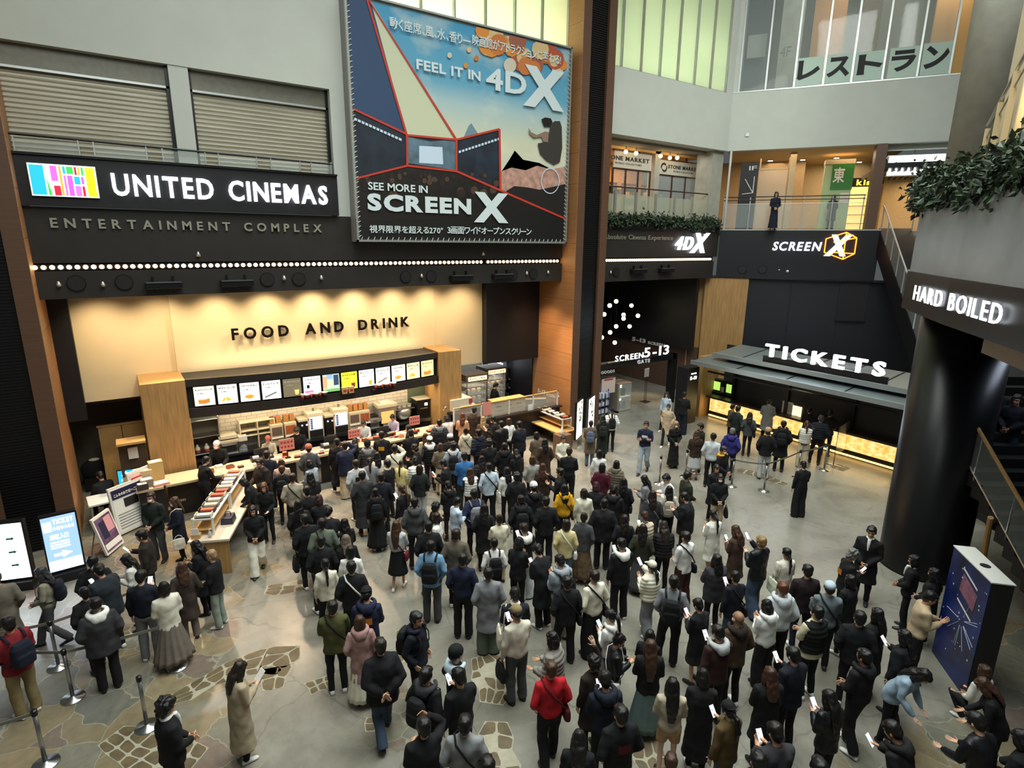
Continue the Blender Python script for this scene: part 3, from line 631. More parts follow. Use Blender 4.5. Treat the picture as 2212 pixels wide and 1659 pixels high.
# ------------------------------------------------------------------ restaurant windows above
t = bpy.data.objects.new('window_3', None); COL.objects.link(t); t['kind'] = 'structure'
tl = [fo(x, y)[0] for x, y in ((1595, 201), (1653, 193), (1714, 188), (1777, 183), (1838, 177), (1905, 171), (1980, 165), (2050, 159))]
mu = MB()
for i, a in enumerate(tl): mu.box(a-.035, a+.035, -.02, .08, 13.55, 20, m_alu, obl)
mu.build('mullion', t)
for i in range(7): MB().box(tl[i]+.04, tl[i+1]-.04, .03, .045, 13.58, 20, m_glass, obl).build('glass_panel', t)
w = MB(); w.box(-.05, .22, 0, .5, 13.53, 20, m_white, obl); struct('trim_10', w)
w = MB(); w.box(0, 10, .3, 6, 13.3, 13.53, m_conc, obl).box(0, 10, 5.5, 5.7, 13.5, 19, mat('restaurant_wall', '#6e6a5c', .8, var=.1), obl)
w.box(1.6, 2.5, 2.2, 2.5, 13.5, 19, m_conc, obl).box(2.9, 4.2, 3.4, 3.6, 13.5, 18, mat('restaurant_orange', '#b07c4a', .8), obl).box(4.6, 5.4, 2.0, 2.3, 13.5, 19, mat('restaurant_brown', '#6b5a48', .8), obl).box(5.4, 8.2, 3.0, 3.2, 13.5, 19, mat('restaurant_grey', '#918f82', .8), obl).box(.2, 1.3, 1.8, 1.9, 13.5, 19, m_dark, obl)
w.box(7.2, 9.5, 1.4, 1.6, 13.5, 19, mat('restaurant_tan', '#c59c64', .8), obl)
struct('wall_restaurant', w)
lamp('restaurant_lamp', 'AREA', obl(4.5, 2.0, 18.5), 150, (.95, 1., .9), 5, 2); lamp('restaurant_lamp', 'AREA', obl(7.7, .9, 17.5), 50, WARM2, 1.5, .8)
t = thing('poster_board', 'pale menu board in the restaurant window, left of the large katakana', 'poster', obl(.35, .9, 14.2)); ff = lambda a, b, c: tuple(np.array(obl(.35+a, .9+b, 14.2+c))-np.array(obl(.35, .9, 14.2)))
MB().box(0, .75, 0, .05, .9, 1.8, mat('grey_paper', '#8d9084', .7), ff).build('board', t); letters('4F', 1.35, 1.75, .8, 1.2, .01, mat('grey_ink', '#5a5a50', .7), ff, t, .0, .1, each=False, name='lettering')
m_film = mat('frosted_film', '#b9cdbf', .6)
for ch, px0, px1, tp, pos in (('レ', 1716, 1776, 124, 'first from the left'), ('ス', 1779, 1840, 117, 'second from the left'), ('ト', 1843, 1910, 111, 'middle one'), ('ラ', 1915, 1980, 102, 'second from the right'), ('ン', 1985, 2050, 92, 'last on the right')):
    a0 = fo(px0, 160)[0]+.02; a1 = fo(px1, 160)[0]-.02; z1 = fo((px0+px1)/2, tp)[1]
    t = thing('window_film', 'frosted window panel with the black katakana %s, %s' % (ch, pos), 'window sign', obl(a0, .02, 13.6)); ff = lambda a, b, c: tuple(np.array(obl(a0+a, .01+b, 13.6+c))-np.array(obl(a0, .02, 13.6)))
    MB().box(0, a1-a0, 0, .012, 0, z1-13.6, m_film, ff).build('film', t)
    wd = a1-a0; letters(ch, wd*.08, wd*.92, .22, z1-13.6-.1, .01, m_ink, ff, t, .045, .1, each=False, name='lettering')
t = thing('wall_box', 'small square box on the white band right of the corner', 'socket', obl(.75, -.02, 11.75)); MB().box(-.08, .08, -.03, .03, 0, .14, m_alu, lambda a, b, c: tuple(OD*a+ON*b+np.array([0, 0, c]))).build('cover', t)
# ------------------------------------------------------------------ stone shop behind the planter
SY = 18.6
def sx(x, y=360): return fy(x, y, SY)[0]
w = MB(); w.box(15.5, 23, 17.6, 18.7, 11.1, 11.3, mat('soffit_beige', '#8d8474', .8)); w.box(15.4, 23.2, 21.9, 22.1, 7.8, 11.3, mat('stone_shop_back', '#d59a52', .8, var=.15)); w.box(15.4, 23.2, 18.5, 22, 11.0, 11.1, mat('stone_shop_ceiling', '#d9a661', .8)).box(15.4, 23.2, 17.4, 22, 7.7, 7.8, m_conc)
struct('wall_shop_left', w)
lamp('stone_shop_lamp', 'AREA', (19, 20.2, 10.9), 190, WARM, 6, 2); lamp('added_shopfront_light', 'AREA', (19, 17.75, 11.05), 45, (1, .95, .85), 6.5, .2, (19, 18.3, 9))  # the narrow second lamp is added to brighten the STONE MARKET signs
z_a = fy(1370, 335, SY)[2]; z_b = fy(1370, 365, SY)[2]
m_mah = mat('dark_mahogany', '#3b211a', .5)
def shopfront(xl, xr, lab, full, extra=0.):
    t = thing('storefront', lab, 'shop front', (xl, SY, 7.8)); zt = 3.3
    s0 = z_sb-7.8; s1 = z_st-7.8; W_ = xr-xl
    MB().box(0, W_, -.03, .04, s0, s1, mat('sign_stone', '#b8b5a8', .7, var=.06, vscale=3)).build('sign_board', t)
    mu = MB(); n = 3
    for i in range(n+1): x = W_*i/n; mu.box(x-.04, x+.04, 0, .06, 0, s0, m_mah).box(x-.03, x+.03, 0, .06, s1, zt, m_mah)
    mu.box(0, W_, 0, .06, s0-.06, s0, m_mah).box(0, W_, 0, .06, s1, s1+.06, m_mah).box(0, W_, 0, .06, 0, .1, m_mah); mu.build('window_frame', t)
    for i in range(n): MB().box(W_*i/n+.04, W_*(i+1)/n-.04, .02, .03, .1, s0-.06, m_glass).build('glass', t)
    F2 = lambda a, b, c: (a, b, c)
    hh = s1-s0
    if full:
        letters('STONE MARKET', W_*.2, W_*.96, s0+hh*.45, s0+hh*.72, .01, m_ink, F2, t, .035, .1, each=False, name='lettering', b0=-.03)
        letters('WORLD COLLECTORS', W_*.33, W_*.83, s0+hh*.22, s0+hh*.34, .01, m_ink, F2, t, .0, .15, each=False, name='lettering', b0=-.03)
        lg = MB()
        for k in (0, 1):
            pts = []
            for a in np.linspace(.5, 3.6, 12): pts.append((W_*.1+math.cos(a+k*math.pi)*W_*.055+(.02 if k else -.02), -.045, s0+hh*.5+math.sin(a+k*math.pi)*hh*.26))
            lg.tube(pts, [.012+.03*math.sin(math.pi*i/11) for i in range(12)], m_ink, 6)
        lg.build('logo', t)
    else:
        letters('STONE MARKET', -W_*.28, W_*.93, s0+hh*.45, s0+hh*.72, .01, m_ink, F2, t, .035, .1, each=False, name='lettering', b0=-.03)
        letters('WORLD COLLECTORS', W_*.02, W_*.72, s0+hh*.22, s0+hh*.34, .01, m_ink, F2, t, .0, .15, each=False, name='lettering', b0=-.03)
    return t
z_st = fy(1370, 332, SY)[2]+.02; z_sb = fy(1370, 366, SY)[2]
shopfront(sx(1325), sx(1406), 'shop front with STONE MARKET sign cut off by the centre column', False)
z_st = fy(1465, 350, SY)[2]; z_sb = fy(1465, 380, SY)[2]
shopfront(sx(1424), sx(1511), 'shop front with full STONE MARKET sign and swirl logo', True)
w = MB(); w.box(sx(1411), sx(1422), SY-.1, SY+.3, 7.8, 11.2, m_conc).box(sx(1512), sx(1533), SY-.02, SY+.1, 7.8, z_st+.05, m_mah).box(sx(1535), sx(1545), SY-.2, SY+.5, 7.8, 11.2, m_conc); struct('trim_11', w)
m_goods = [mat('shop_goods%d' % i, c, .5, var=.2) for i, c in enumerate(('#8f7a52', '#b9b3a0', '#5a7d6a', '#a3563c', '#c7a25a', '#e2d8c0'))]
for i, x in enumerate((16.4, 17.9, 19.3, 20.6, 21.9)):
    t = thing('shop_shelf', 'shop shelf full of small goods behind the glass, %s of five' % ('first', 'second', 'third', 'fourth', 'fifth')[i]+' from the left', 'shelf', (x, 20.1, 7.8))
    s = MB()
    for z in (.4, .9, 1.4, 1.9): s.box(-.5, .5, -.2, .2, z, z+.04, m_lwood)
    s.box(-.5, .5, .2, .24, 0, 2.1, m_mah); s.build('rack', t)
    rr = random.Random(i); g = MB()
    for z in (.44, .94, 1.44):
        for k in range(5): h = rr.uniform(.1, .35); g.box(-.46+k*.19, -.34+k*.19, -.15, .1, z, z+h, m_goods[rr.randrange(6)])
    tag(g.build('goods', t), kind='stuff')
g_globe = glow('shop_globe', '#ffdf9a', 7.)
for i, (x, y) in enumerate(((1352, 328), (1374, 331), (1427, 337), (1447, 341), (1463, 341))):
    q = fy(x, y, 18.3); t = thing('shop_lamp', 'small glowing shop lamp above the STONE MARKET signs, %s from the left' % ('first', 'second', 'third', 'fourth', 'fifth')[i], 'lamp', q)
    MB().ball((0, 0, 0), .085, g_globe, 10, 8).build('globe', t, True); MB().box(-.01, .01, -.01, .01, .08, 11.1-q[2], m_dark).build('stem', t)
t = thing('glass_railing', 'curved glass panel railing in front of the STONE MARKET shop', 'railing', (15.6, 17.35, 8.0))
MB().tube([(0, 0, 1.36), (7.0, 0, 1.36)], .028, m_mah).build('handrail', t)
for k in range(6):
    a = .15+k*1.17; MB().box(a, a+1.0, -.01, .01, .0, 1.08, mat('misty_glass', '#b9bda4', .25, alpha=.45)).build('glass_panel', t); MB().box(a-.09, a-.04, -.05, .05, 0, 1.2, m_alu).build('post', t); MB().box(a+1.03, a+1.08, -.05, .05, 0, 1.2, m_alu).build('post', t)
# leaves
def leaf_mat(n, c): return mat(n, c, .6, var=.35, vscale=2.5)
m_leaf = leaf_mat('leaf_green', '#31432a'); m_leaf2 = leaf_mat('leaf_dark', '#22301f')
def foliage(mb, pts, n, size, seed):
    rr = np.random.RandomState(seed); pts = np.array(pts)
    for i in range(n):
        k = rr.randint(len(pts)); c = pts[k][:3]+rr.normal(0, 1, 3)*pts[k][3]; d = rr.normal(0, 1, 3); d[2] -= .3; d /= np.linalg.norm(d); s = size*rr.uniform(.6, 1.3)
        u = np.cross(d, rr.normal(0, 1, 3)); u /= np.linalg.norm(u); nn = np.cross(d, u)*s*.12
        mb.add([c, c+d*s*.5+u*s*.26+nn, c+d*s, c+d*s*.5-u*s*.26+nn], [(0, 1, 2, 3)], m_leaf if rr.rand() < .6 else m_leaf2)
mb = MB(); foliage(mb, [(x, 16.95+random.uniform(-.1, .2), 8.05+random.uniform(-.1, .16), .1) for x in np.linspace(15.6, 22.9, 90)], 4200, .16, 1)
t = thing('planter_hedge', 'long leafy green planter hedge above the 4DX sign', 'hedge', (19, 17, 8.0)); tag(mb.build('leaves', None), kind='stuff'); o = bpy.data.objects['leaves']; o.parent = t; o.location = (-19, -17, -8.0)
MB().box(-3.6, 3.95, -.12, .35, -.25, .05, m_dark).build('trough', t)
# ------------------------------------------------------------------ balcony on the right, dark round pillar
BP = [(15.9, 3.6), (15.75, 4.55), (15.2, 5.35), (14.4, 5.6), (13.5, 5.25), (12.4, 4.5), (11.26, 3.72), (10.2, 2.95), (9.05, 2.13), (8.0, 1.35), (7.4, .5), (7.4, -.8), (16, -.8)]
w = MB(); cB = np.array([12.2, 2.6])
def grow(k): return [tuple(np.array(p)+(np.array(p)-cB)/np.linalg.norm(np.array(p)-cB)*k) for p in BP]
m_bpan = mat('balcony_panel', '#8f979c', .35, .35, var=.15, vscale=1.2); m_bband2 = mat('balcony_band', '#1e2022', .35, .4)
w.prism(grow(0), 6.7, 7.95, m_bpan); w.prism(grow(.06), 5.95, 6.7, m_bband2); w.prism(grow(.03), 7.95, 8.02, m_dark); w.prism(grow(-.35), 5.88, 5.95, m_dark)
struct('trim_12', w)
w = MB(); w.prism([(11.0, 3.1), (8.6, 1.4), (8.5, .9), (11.3, 2.7)], 5.6, 5.9, mat('soffit_pale', '#9c8f80', .7)); struct('trim_13', w)
pl_c = (14.64, 4.45)
w = MB(); w.lathe([(.86, 0), (.82, .1), (.82, 5.95)], (*pl_c, 0), mat('round_pillar', '#141416', .32, .2), 48)
o = struct('trim_14', w); o.data.polygons.foreach_set('use_smooth', [len(p.vertices) == 4 for p in o.data.polygons])
t = thing('channel_letter_sign', 'glowing white HARD BOILED lettering on the dark curved balcony', 'sign', (11.3, 3.7, 6.3))
_o = np.array([-.577, .817, 0])*.09; a = np.array([13.3, 5.134, 6.06])+_o; b = np.array([9.85, 2.695, 6.06])+_o
q = [fz(1970, 660, 6.1), fz(2162, 690, 6.1)]
dd = (b-a); dd[2] = 0; ln = np.linalg.norm(dd); fB = frame(a-np.array([11.3, 3.7, 6.3]), dd)
def along(px):                      # where a sight line meets the band
    n = np.array([-dd[1], dd[0], 0])/ln; d = ray(*px); p = CAM+d*(((a-CAM)@n)/(d@n)); return (p-a)@(dd/ln), p[2]
s0, za = along((1972, 655)); s1, zb = along((2163, 692)); _, zt = along((1972, 620)); _, zt2 = along((2163, 648))
letters('HARD BOILED', s0, s1, (za+zb)/2-6.06, (zt+zt2)/2-6.06, .02, g_white, fB, t, .0, .2, each=True, space=.45, b0=.0)
mb = MB(); gp = grow(-.05); pts = []
for i in range(9):
    p, q = np.array(gp[i]), np.array(gp[i+1]); n = max(2, int(np.linalg.norm(q-p)/.08))
    for k in range(n): c = p+(q-p)*k/n; pts.append((c[0], c[1], 8.25+random.uniform(-.22, .2), .12))
foliage(mb, pts, 9000, .15, 5)
t = thing('balcony_hedge', 'dense green hedge along the curved balcony above HARD BOILED', 'hedge', (12, 4, 8.0)); o = mb.build('leaves', t); o.location = (-12, -4, -8.0); tag(o, kind='stuff')
o = MB().prism([tuple(np.array(p)*1.0) for p in grow(-.1)], 8.0, 8.15, m_dark).build('trough', t); o.location = (-12, -4, -8)
# concrete column and beige wall at the far right
c0 = fd(2125, 250, 14.2); w = MB(); w.lathe([(.62, 0), (.62, 14)], (c0[0], c0[1], 7.8), m_conc, 40); o = struct('trim_15', w); o.data.polygons.foreach_set('use_smooth', [len(p.vertices) == 4 for p in o.data.polygons])
A = fd(2145, 300, 11.5); Bq = fd(2320, 300, 6.5); fw = frame((A[0], A[1], 0), (Bq-A)*np.array([1, 1, 0])); m_beige = mat('beige_render', '#b3a283', .8, var=.04, bump=.05)
w = MB(); ln2 = np.linalg.norm((Bq-A)[:2]); w.box(-.35, ln2, .1, .4, 7.9, 15.5, m_beige, fw); struct('wall_right', w)
t = thing('stair_railing', 'sloping metal handrail and posts in front of the beige wall', 'railing', (A[0], A[1], 8.0))
g = lambda a, b, c: tuple(np.array(fw(a, b, c))-np.array([A[0], A[1], 8.0]))
MB().tube([g(-.25, -.1, 9.6), g(ln2, -.1, 11.0)], .03, m_alu).build('handrail', t); MB().tube([g(-.25, -.1, 9.3), g(ln2, -.1, 10.7)], .015, m_alu).build('lower_rail', t)
for k in range(5):
    a = -.15+k*1.1; MB().box(a, a+.12, -.14, -.06, 8.0, 9.55+.25*a, mat('tan_post', '#c9b48a', .5), g).build('post', t)
lamp('stair_lamp', 'AREA', fd(2330, 180, 8.5), 25, WARM2, 1.2, 1.2, tuple(fd(2200, 280, 10)))
# escalator from the upper walkway, behind the balcony
E0 = np.array(obl(6.25, .1, 7.8)); E1 = np.array([21.9, 7.3, 2.6]); 
t = thing('escalator', 'escalator with glass sides descending behind the balcony from the walkway', 'escalator', E0)
d = E1-E0; hd = d*np.array([1, 1, 0]); hl = np.linalg.norm(hd); hd /= hl; nrm = np.array([-hd[1], hd[0], 0])
ff = lambda s, b, c: tuple(hd*s*hl+nrm*b+np.array([0, 0, d[2]*s+c]))
MB().add([ff(0, 0, .1), ff(1, 0, .1), ff(1, 0, -.9), ff(0, 0, -.9), ff(0, 1.2, .1), ff(1, 1.2, .1), ff(1, 1.2, -.9), ff(0, 1.2, -.9)], [(0, 1, 2, 3), (7, 6, 5, 4), (0, 4, 5, 1), (3, 2, 6, 7), (0, 3, 7, 4), (1, 5, 6, 2)], m_dark).build('truss', t)
for b in (0.03, 1.17):
    MB().tube([ff(0, b, 1.0), ff(.05, b, 1.05), ff(1, b, 1.0)], .03, m_alu).build('handrail', t)
    for k in range(9): MB().tube([ff(k/9+.02, b, .1), ff(k/9+.02, b, 1.0)], .022, m_alu, 6).build('post', t)
    MB().add([ff(0, b, .1), ff(1, b, .1), ff(1, b, .98), ff(0, b, .98)], [(0, 1, 2, 3)], m_glass).build('glass_panel', t)
# stairs at the right edge, coming down towards the hall
t = bpy.data.objects.new('stair_flight', None); COL.objects.link(t); t['kind'] = 'structure'
T0 = fd(2150, 1010, 12.0); T1 = np.array([12.6, .6, 0.]); hd = (T1-T0)*np.array([1, 1, 0]); hl = np.linalg.norm(hd); hd /= hl; nr = np.array([-hd[1], hd[0], 0])
s = MB(); nst = 14; z0 = T0[2]; m_step = mat('dark_step', '#131313', .6); m_nose = mat('step_nosing', '#3a3a38', .5)
for i in range(-8, nst):
    za = z0*(1-i/nst); s.prism([tuple((T0+hd*hl*i/nst+nr*b)[:2]) for b in (-.6, 2.2)]+[tuple((T0+hd*hl*(i+1)/nst+nr*b)[:2]) for b in (2.2, -.6)], max(-.01, za-.35), za, m_step)
s.build('steps', t)
stair_pt = lambda i, b: (T0+hd*hl*(i+.5)/nst+nr*b)*np.array([1, 1, 0])+np.array([0, 0, z0*(1-i/nst)])
t = thing('stair_railing', 'glass stair balustrade with pale wooden handrail behind the dark round pillar', 'railing', T0)
ff = lambda i, b, c: tuple(hd*hl*i/nst+nr*b+np.array([0, 0, -z0*i/nst+c]))
for sd in (-.6, 2.0):
    MB().tube([ff(-8, sd, .95), ff(nst-1, sd, .95)], .035, m_lwood).build('handrail', t); MB().tube([ff(-8, sd, .12), ff(nst-1, sd, .12)], .025, m_steel).build('bottom_rail', t)
    for k in range(-7, nst, 4): MB().tube([ff(k, sd, 0), ff(k, sd, .93)], .022, m_steel, 6).build('post', t)
    MB().add([ff(-8, sd, .15), ff(nst-1, sd, .15), ff(nst-1, sd, .9), ff(-8, sd, .9)], [(0, 1, 2, 3)], m_glass).build('glass_panel', t)
w = MB(); p, q = T0+nr*2.5, T0+hd*hl+nr*2.5; w.add([(*(p-hd*4)[:2], 0), (*q[:2], 0), (*q[:2], 6), (*(p-hd*4)[:2], 6)], [(0, 1, 2, 3)], m_black); struct('wall_stairs', w)
lamp('stair_light', 'AREA', tuple(T0+np.array([.3, -.4, 2.6])), 14, BLUE, .8, .8)
# ------------------------------------------------------------------ ticket side
w = MB(); w.box(1.45, 9, .2, .5, 0, 5.7, mat('ticket_panel', '#191a1f', .5, var=.1), obl); 
for x in (1706, 1813): a = fo(x, 650, .2)[0]; w.box(a-.02, a+.02, .17, .2, 0, 5.7, m_rub, obl)
a0, za = fo(1804, 690, .2); a1, zb = fo(1866, 693, .2); w.box(a0, a1, .12, .2, (za+zb)/2, 5.7, m_rub, obl); w.box(a0-.03, a1+.03, .08, .2, (za+zb)/2-.05, (za+zb)/2, m_dark, obl)
w.box(-.6, 9, 0, .6, 5.68, 5.75, m_bband, obl)
struct('wall_right_lower', w)
w = MB(); w.box(-.45, 1.45, .05, 1.0, 0, 5.69, m_oak, obl).box(-1.1, -.45, .3, .9, 0, 5.69, m_oak, obl); struct('trim_16', w)
for i, x in enumerate((1604, 1647)):
    a, z = fo(x, 582); vent(a, z, 'round speaker grille under the SCREENX sign, %s one' % ('left', 'right')[i], 0., .17, m_rub, obl)
for i, (x, y, r) in enumerate(((1683, 583, .03), (1701, 586, .06))):
    a, z = fo(x, y); t = thing('ceiling_sensor', 'white camera dome under the SCREENX sign' if i else 'tiny white sensor under the SCREENX sign', 'sensor', obl(a, -.02, z)); MB().ball((0, 0, 0), r, m_wlac, 10, 8).build('dome', t, True)
# canopy in two tiers
m_can = mat('canopy_metal', '#86908f', .35, .6, var=.05, stretch=(1, 12, 1)); m_canl = mat('canopy_lip', '#aab5b8', .3, .6)
CXF, CXB = 18.68, 21.2; Y0, Y1 = 14.45, 6.4
def canopy(nm, x0, x1, z0, z1, ya, yb, lab, n):
    t = thing(nm, lab, 'canopy', (x0, ya, z0)); L_ = yb-ya
    a = MB()
    for i in range(n):
        p, q = L_*i/n-.01, L_*(i+1)/n+.01; a.add([(0, p, 0), (0, q, 0), (x1-x0, q, z1-z0), (x1-x0, p, z1-z0), (0, p, .05), (0, q, .05), (x1-x0, q, z1-z0+.05), (x1-x0, p, z1-z0+.05)], [(0, 1, 2, 3), (7, 6, 5, 4), (0, 4, 5, 1), (3, 2, 6, 7), (0, 3, 7, 4), (1, 5, 6, 2)], m_can)
    a.build('roof_panel', t); MB().box(-.06, .03, L_, 0, -.07, .09, m_canl).build('front_lip', t)
    for i in range(1, n): MB().add([(0, L_*i/n-.02, .07), (0, L_*i/n+.02, .07), (x1-x0, L_*i/n+.02, z1-z0+.07), (x1-x0, L_*i/n-.02, z1-z0+.07)], [(0, 1, 2, 3)], m_dark).build('joint_strip', t)
    return t
c1 = canopy('lower_canopy', CXF, 19.9, 2.6, 2.72, 14.45, 6.6, 'lower metal canopy tier above the ticket counter', 4)
c2 = canopy('upper_canopy', 19.35, 21.1, 2.92, 3.12, 13.95, 6.6, 'upper metal canopy tier carrying the TICKETS letters', 6)
MB().box(.6, .75, -7.5, -.2, -.3, 0.0, m_dark).build('beam', c2); MB().box(1.2, 1.3, -7.5, -.3, -2.9, .1, m_black).build('back_board', c2)
for y in (-.3, -2.6, -5.0, -7.2): MB().box(1.1, 1.2, y-.06, y+.06, -2.92, .1, m_dark).build('post', c2)
MB().box(.4, .5, -7.3, -.5, -2.92+2.55, -2.92+2.62, m_dark).build('beam', c1)
t = thing('channel_letter_sign', 'large glowing white TICKETS lettering standing on the canopy', 'sign', (19.5, 12.6, 2.98))
ya, yb = fx(1655, 765, 19.5)[1], fx(1914, 800, 19.5)[1]
zt = (fx(1671, 744, 19.5)[2]+fx(1902, 780, 19.5)[2])/2; zbm = (fx(1664, 771, 19.5)[2]+fx(1899, 811, 19.5)[2])/2
fT = frame((0, 0, -2.98), (0, -1, 0)); letters('TICKETS', 12.6-ya, 12.6-yb, zbm, zt, .12, g_white, lambda a, b, c: (b, -a, c-2.98), t, .025, .24, b0=0.)
MB().box(-.02, .04, yb-12.6-.1, ya-12.6+.1, 0, max(.03, zbm-2.98), m_dark).build('base_rail', t)
lamp('tickets_glow', 'AREA', (19.2, 10.6, 3.3), 30, BLUE, 4.2, .35, (17, 10, 3.1)); lamp('tickets_glow', 'AREA', (19.8, 10.6, 3.4), 22, BLUE, 4.2, .35, (23, 12, 4.3))
lamp('canopy_downlight', 'AREA', (20.0, 10.4, 2.5), 16, WARM2, 7, .5)
# counter
t = thing('ticket_counter', 'long ticket counter with glowing yellow stone front', 'counter', (20.3, 14.7, 0))
MB().box(-.15, .75, -7.6, 0, .88, .96, mat('counter_top', '#3a2d24', .35)).build('counter_top', t); MB().box(.12, .7, -7.6, 0, 0, .88, m_dark).build('carcass', t)
g_onyx = mat('onyx_lit', '#ffcf70', .5, emit='#ffc95e', estr=1.15, var=.0)
def onyx():
    nt = g_onyx.node_tree; N = nt.nodes; L = nt.links; b = N['Principled BSDF']; n = N.new('ShaderNodeTexNoise'); n.inputs['Scale'].default_value = 6; n.inputs['Detail'].default_value = 8; r = N.new('ShaderNodeValToRGB'); L.new(n.outputs['Fac'], r.inputs[0])
    r.color_ramp.elements[0].color = (*lin('#f0a83e'), 1); r.color_ramp.elements[1].color = (*lin('#ffe6a0'), 1); r.color_ramp.elements[0].position = .35; r.color_ramp.elements[1].position = .65; L.new(r.outputs[0], b.inputs['Emission Color'])
onyx()
for i in range(6): MB().box(.06, .12, -7.5+i*1.24, -7.5+(i+1)*1.24-.02, .28, .84, g_onyx).build('lit_panel', t)
MB().box(.08, .12, -7.5, -.05, .05, .1, glow('plinth_light', '#ffc86a', 4.)).build('plinth_light', t)
lamp('counter_glow', 'AREA', (20.25, 11, .55), 26, (1, .72, .32), 7.2, .5, (15, 11, .1)); 
t = thing('oak_divider', 'upright oak end panel of the ticket counter under the canopy', 'panel', (19.9, 14.95, 0)); MB().box(0, 1.1, -.16, .1, 0, 2.62, m_oak).build('board', t)
w = MB(); w.box(22.0, 22.1, 6.4, 15.2, 0, 2.9, m_black); struct('wall_ticket_back', w)
g_scr = glow('kiosk_screen', '#a8d060', 1.3); g_scr2 = glow('kiosk_screen_pale', '#a9cfc0', 1.2)
for i, (x, y) in enumerate(((1549, 842), (1580, 848), (1609, 857), (1641, 864), (1676, 876))):
    q = fx(x, y, 20.75); t = thing('ticket_machine', 'ticket machine with bright green screen on the counter, %s from the left' % ('first', 'second', 'third', 'fourth', 'fifth')[i], 'ticket machine', (20.65, q[1], .96))
    MB().box(0, .35, -.34, .34, 0, .1, m_dark).box(.12, .4, -.36, .30, .1, .62, m_dark).build('housing', t, bevel=.01); MB().box(.10, .12, -.12 if 1 else 0, .27, .16, .52, (g_scr, g_scr, g_scr2, g_scr, g_scr2)[i]).build('screen', t); MB().box(.1, .13, -.32, -.18, .12, .34, m_wlac).build('card_reader', t); MB().box(.1, .13, -.30, -.2, .38, .5, m_rub).build('keypad', t)
for i, (x, y, s) in enumerate(((1702, 893, .42), (1722, 903, .34))):
    q = fx(x, y, 20.6); t = thing('notice_board', ('white notice sheet standing on the ticket counter' if not i else 'small lit card stand beside the ticket staff'), 'notice', (20.5, q[1], .96)); MB().box(0, .03, -s/2, s/2, 0, s*1.1, m_paper if not i else glow('lit_card', '#ffe2b0', 1.6)).build('sheet', t); MB().box(0, .12, -.04, .04, 0, .02, m_dark).build('foot', t)
    if not i:
        ln_ = MB()
        for k in range(5): ln_.box(-.002, 0, -s*.4, s*.35, .1+k*.06, .115+k*.06, m_ink)
        ln_.build('print', t)
q = fx(1720, 852, 21.95); t = thing('staff_notice', 'tiny white notice on the black wall behind the ticket staff', 'notice', (21.98, q[1], q[2])); MB().box(-.01, .01, -.1, .1, -.12, .12, m_paper).build('sheet', t)
q = fx(1600, 838, 21.95); t = thing('letter_sign', 'faint small lettering on the black wall behind the ticket machines', 'sign', (21.98, q[1], q[2])); letters('TICKET COUNTER', -.8, .9, -.05, .05, .01, mat('grey_letter', '#55564f', .6), lambda a, b, c: (b, -a, c), t, .02, .2, each=False, name='lettering')
# blue banner strip under the canopy
q0, q1 = fx(1808, 812, 19.7), fx(1945, 838, 19.7); t = thing('film_banner', 'blue patterned strip between the two canopy tiers', 'banner', (19.65, q0[1], 2.76)); MB().box(-.02, .02, q1[1]-q0[1], 0, 0, .13, mat('blue_print', '#3a5a9c', .5, var=.5, vscale=9)).build('print', t)
# gate
GY = 16.95
g0, g1 = fy(1292, 801, GY), fy(1445, 776, GY)
t = thing('entrance_gate', 'dark gate header with glowing SCREEN 5-13 GATE lettering', 'gate', (15.5, GY, 0))
MB().box(0, 5.3, 0, .3, g0[2], g0[2]+.24, mat('gate_steel', '#1f2226', .4, .4)).build('header', t); MB().box(5.1, 5.4, 0, .3, 0, g0[2]+.24, m_dark).build('post', t); MB().box(-.02, .1, 0, .3, 0, g0[2]+.24, m_dark).build('post', t)
MB().box(1.0, 4.2, -.03, .05, g0[2]+.24, g0[2]+.28, m_steel).build('letter_rail', t)
fG = lambda a, b, c: (a-15.5, b, c)
qa, qb, qc = fy(1328, 790, GY), fy(1388, 780, GY), fy(1443, 770, GY); qt1 = fy(1332, 774, GY); qt2 = fy(1440, 755, GY); zr = g0[2]+.28
letters('SCREEN', qa[0], qb[0], zr, zr+.24, .03, g_white, fG, t, .0, .2); letters('5-13', qb[0]+.06, qc[0], zr, zr+.42, .03, g_white, fG, t, .01, .2)
qa, qb = fy(1375, 800, GY), fy(1402, 795, GY); letters('GATE', qa[0], qb[0], g0[2]+.03, g0[2]+.2, .02, mat('matt_white_letter', '#d9d9d4', .5), fG, t, .04, .15, each=False, name='lettering', b0=-.01)
letters('GOODS', fy(1297, 806, GY)[0], fy(1326, 803, GY)[0], g0[2]-.16, g0[2]-.04, .02, MATS['matt_white_letter'], fG, t, .02, .12, each=False, name='lettering', b0=-.03)
MB().box(-.02, 1.0, -.02, .1, g0[2]-.26, g0[2], m_black).build('goods_board', t)
lamp('gate_glow', 'AREA', (18.5, 16.7, 2.6), 12, BLUE, 2.4, .3, (18, 15, 0)); lamp('gate_glow', 'AREA', (18.5, 17.3, 3.0), 6, BLUE, 2.4, .3, (19, 21, 3))
w = MB(); w.box(22.5, 22.7, 17.5, 26, 2.2, 5.7, m_black).box(22.9, 23.1, 17.5, 26, 0, 2.3, mat('gate_brown', '#5b4638', .6, var=.1)).box(13.9, 23, 24.2, 24.4, 1.9, 5.7, m_black).box(13.9, 23, 24.0, 24.2, 0, 2.0, MATS['gate_brown']); struct('wall_gate', w)
lamp('gate_inner', 'AREA', (19.5, 21.5, 3.4), 18, (.9, .9, 1.), 3, 3)
q0, q1 = fx(1366, 736, 22.5), fx(1436, 749, 22.5); t = thing('letter_sign', 'white 5-13 SCREEN lettering on the black wall beyond the gate', 'sign', (22.5, q0[1], q0[2]))
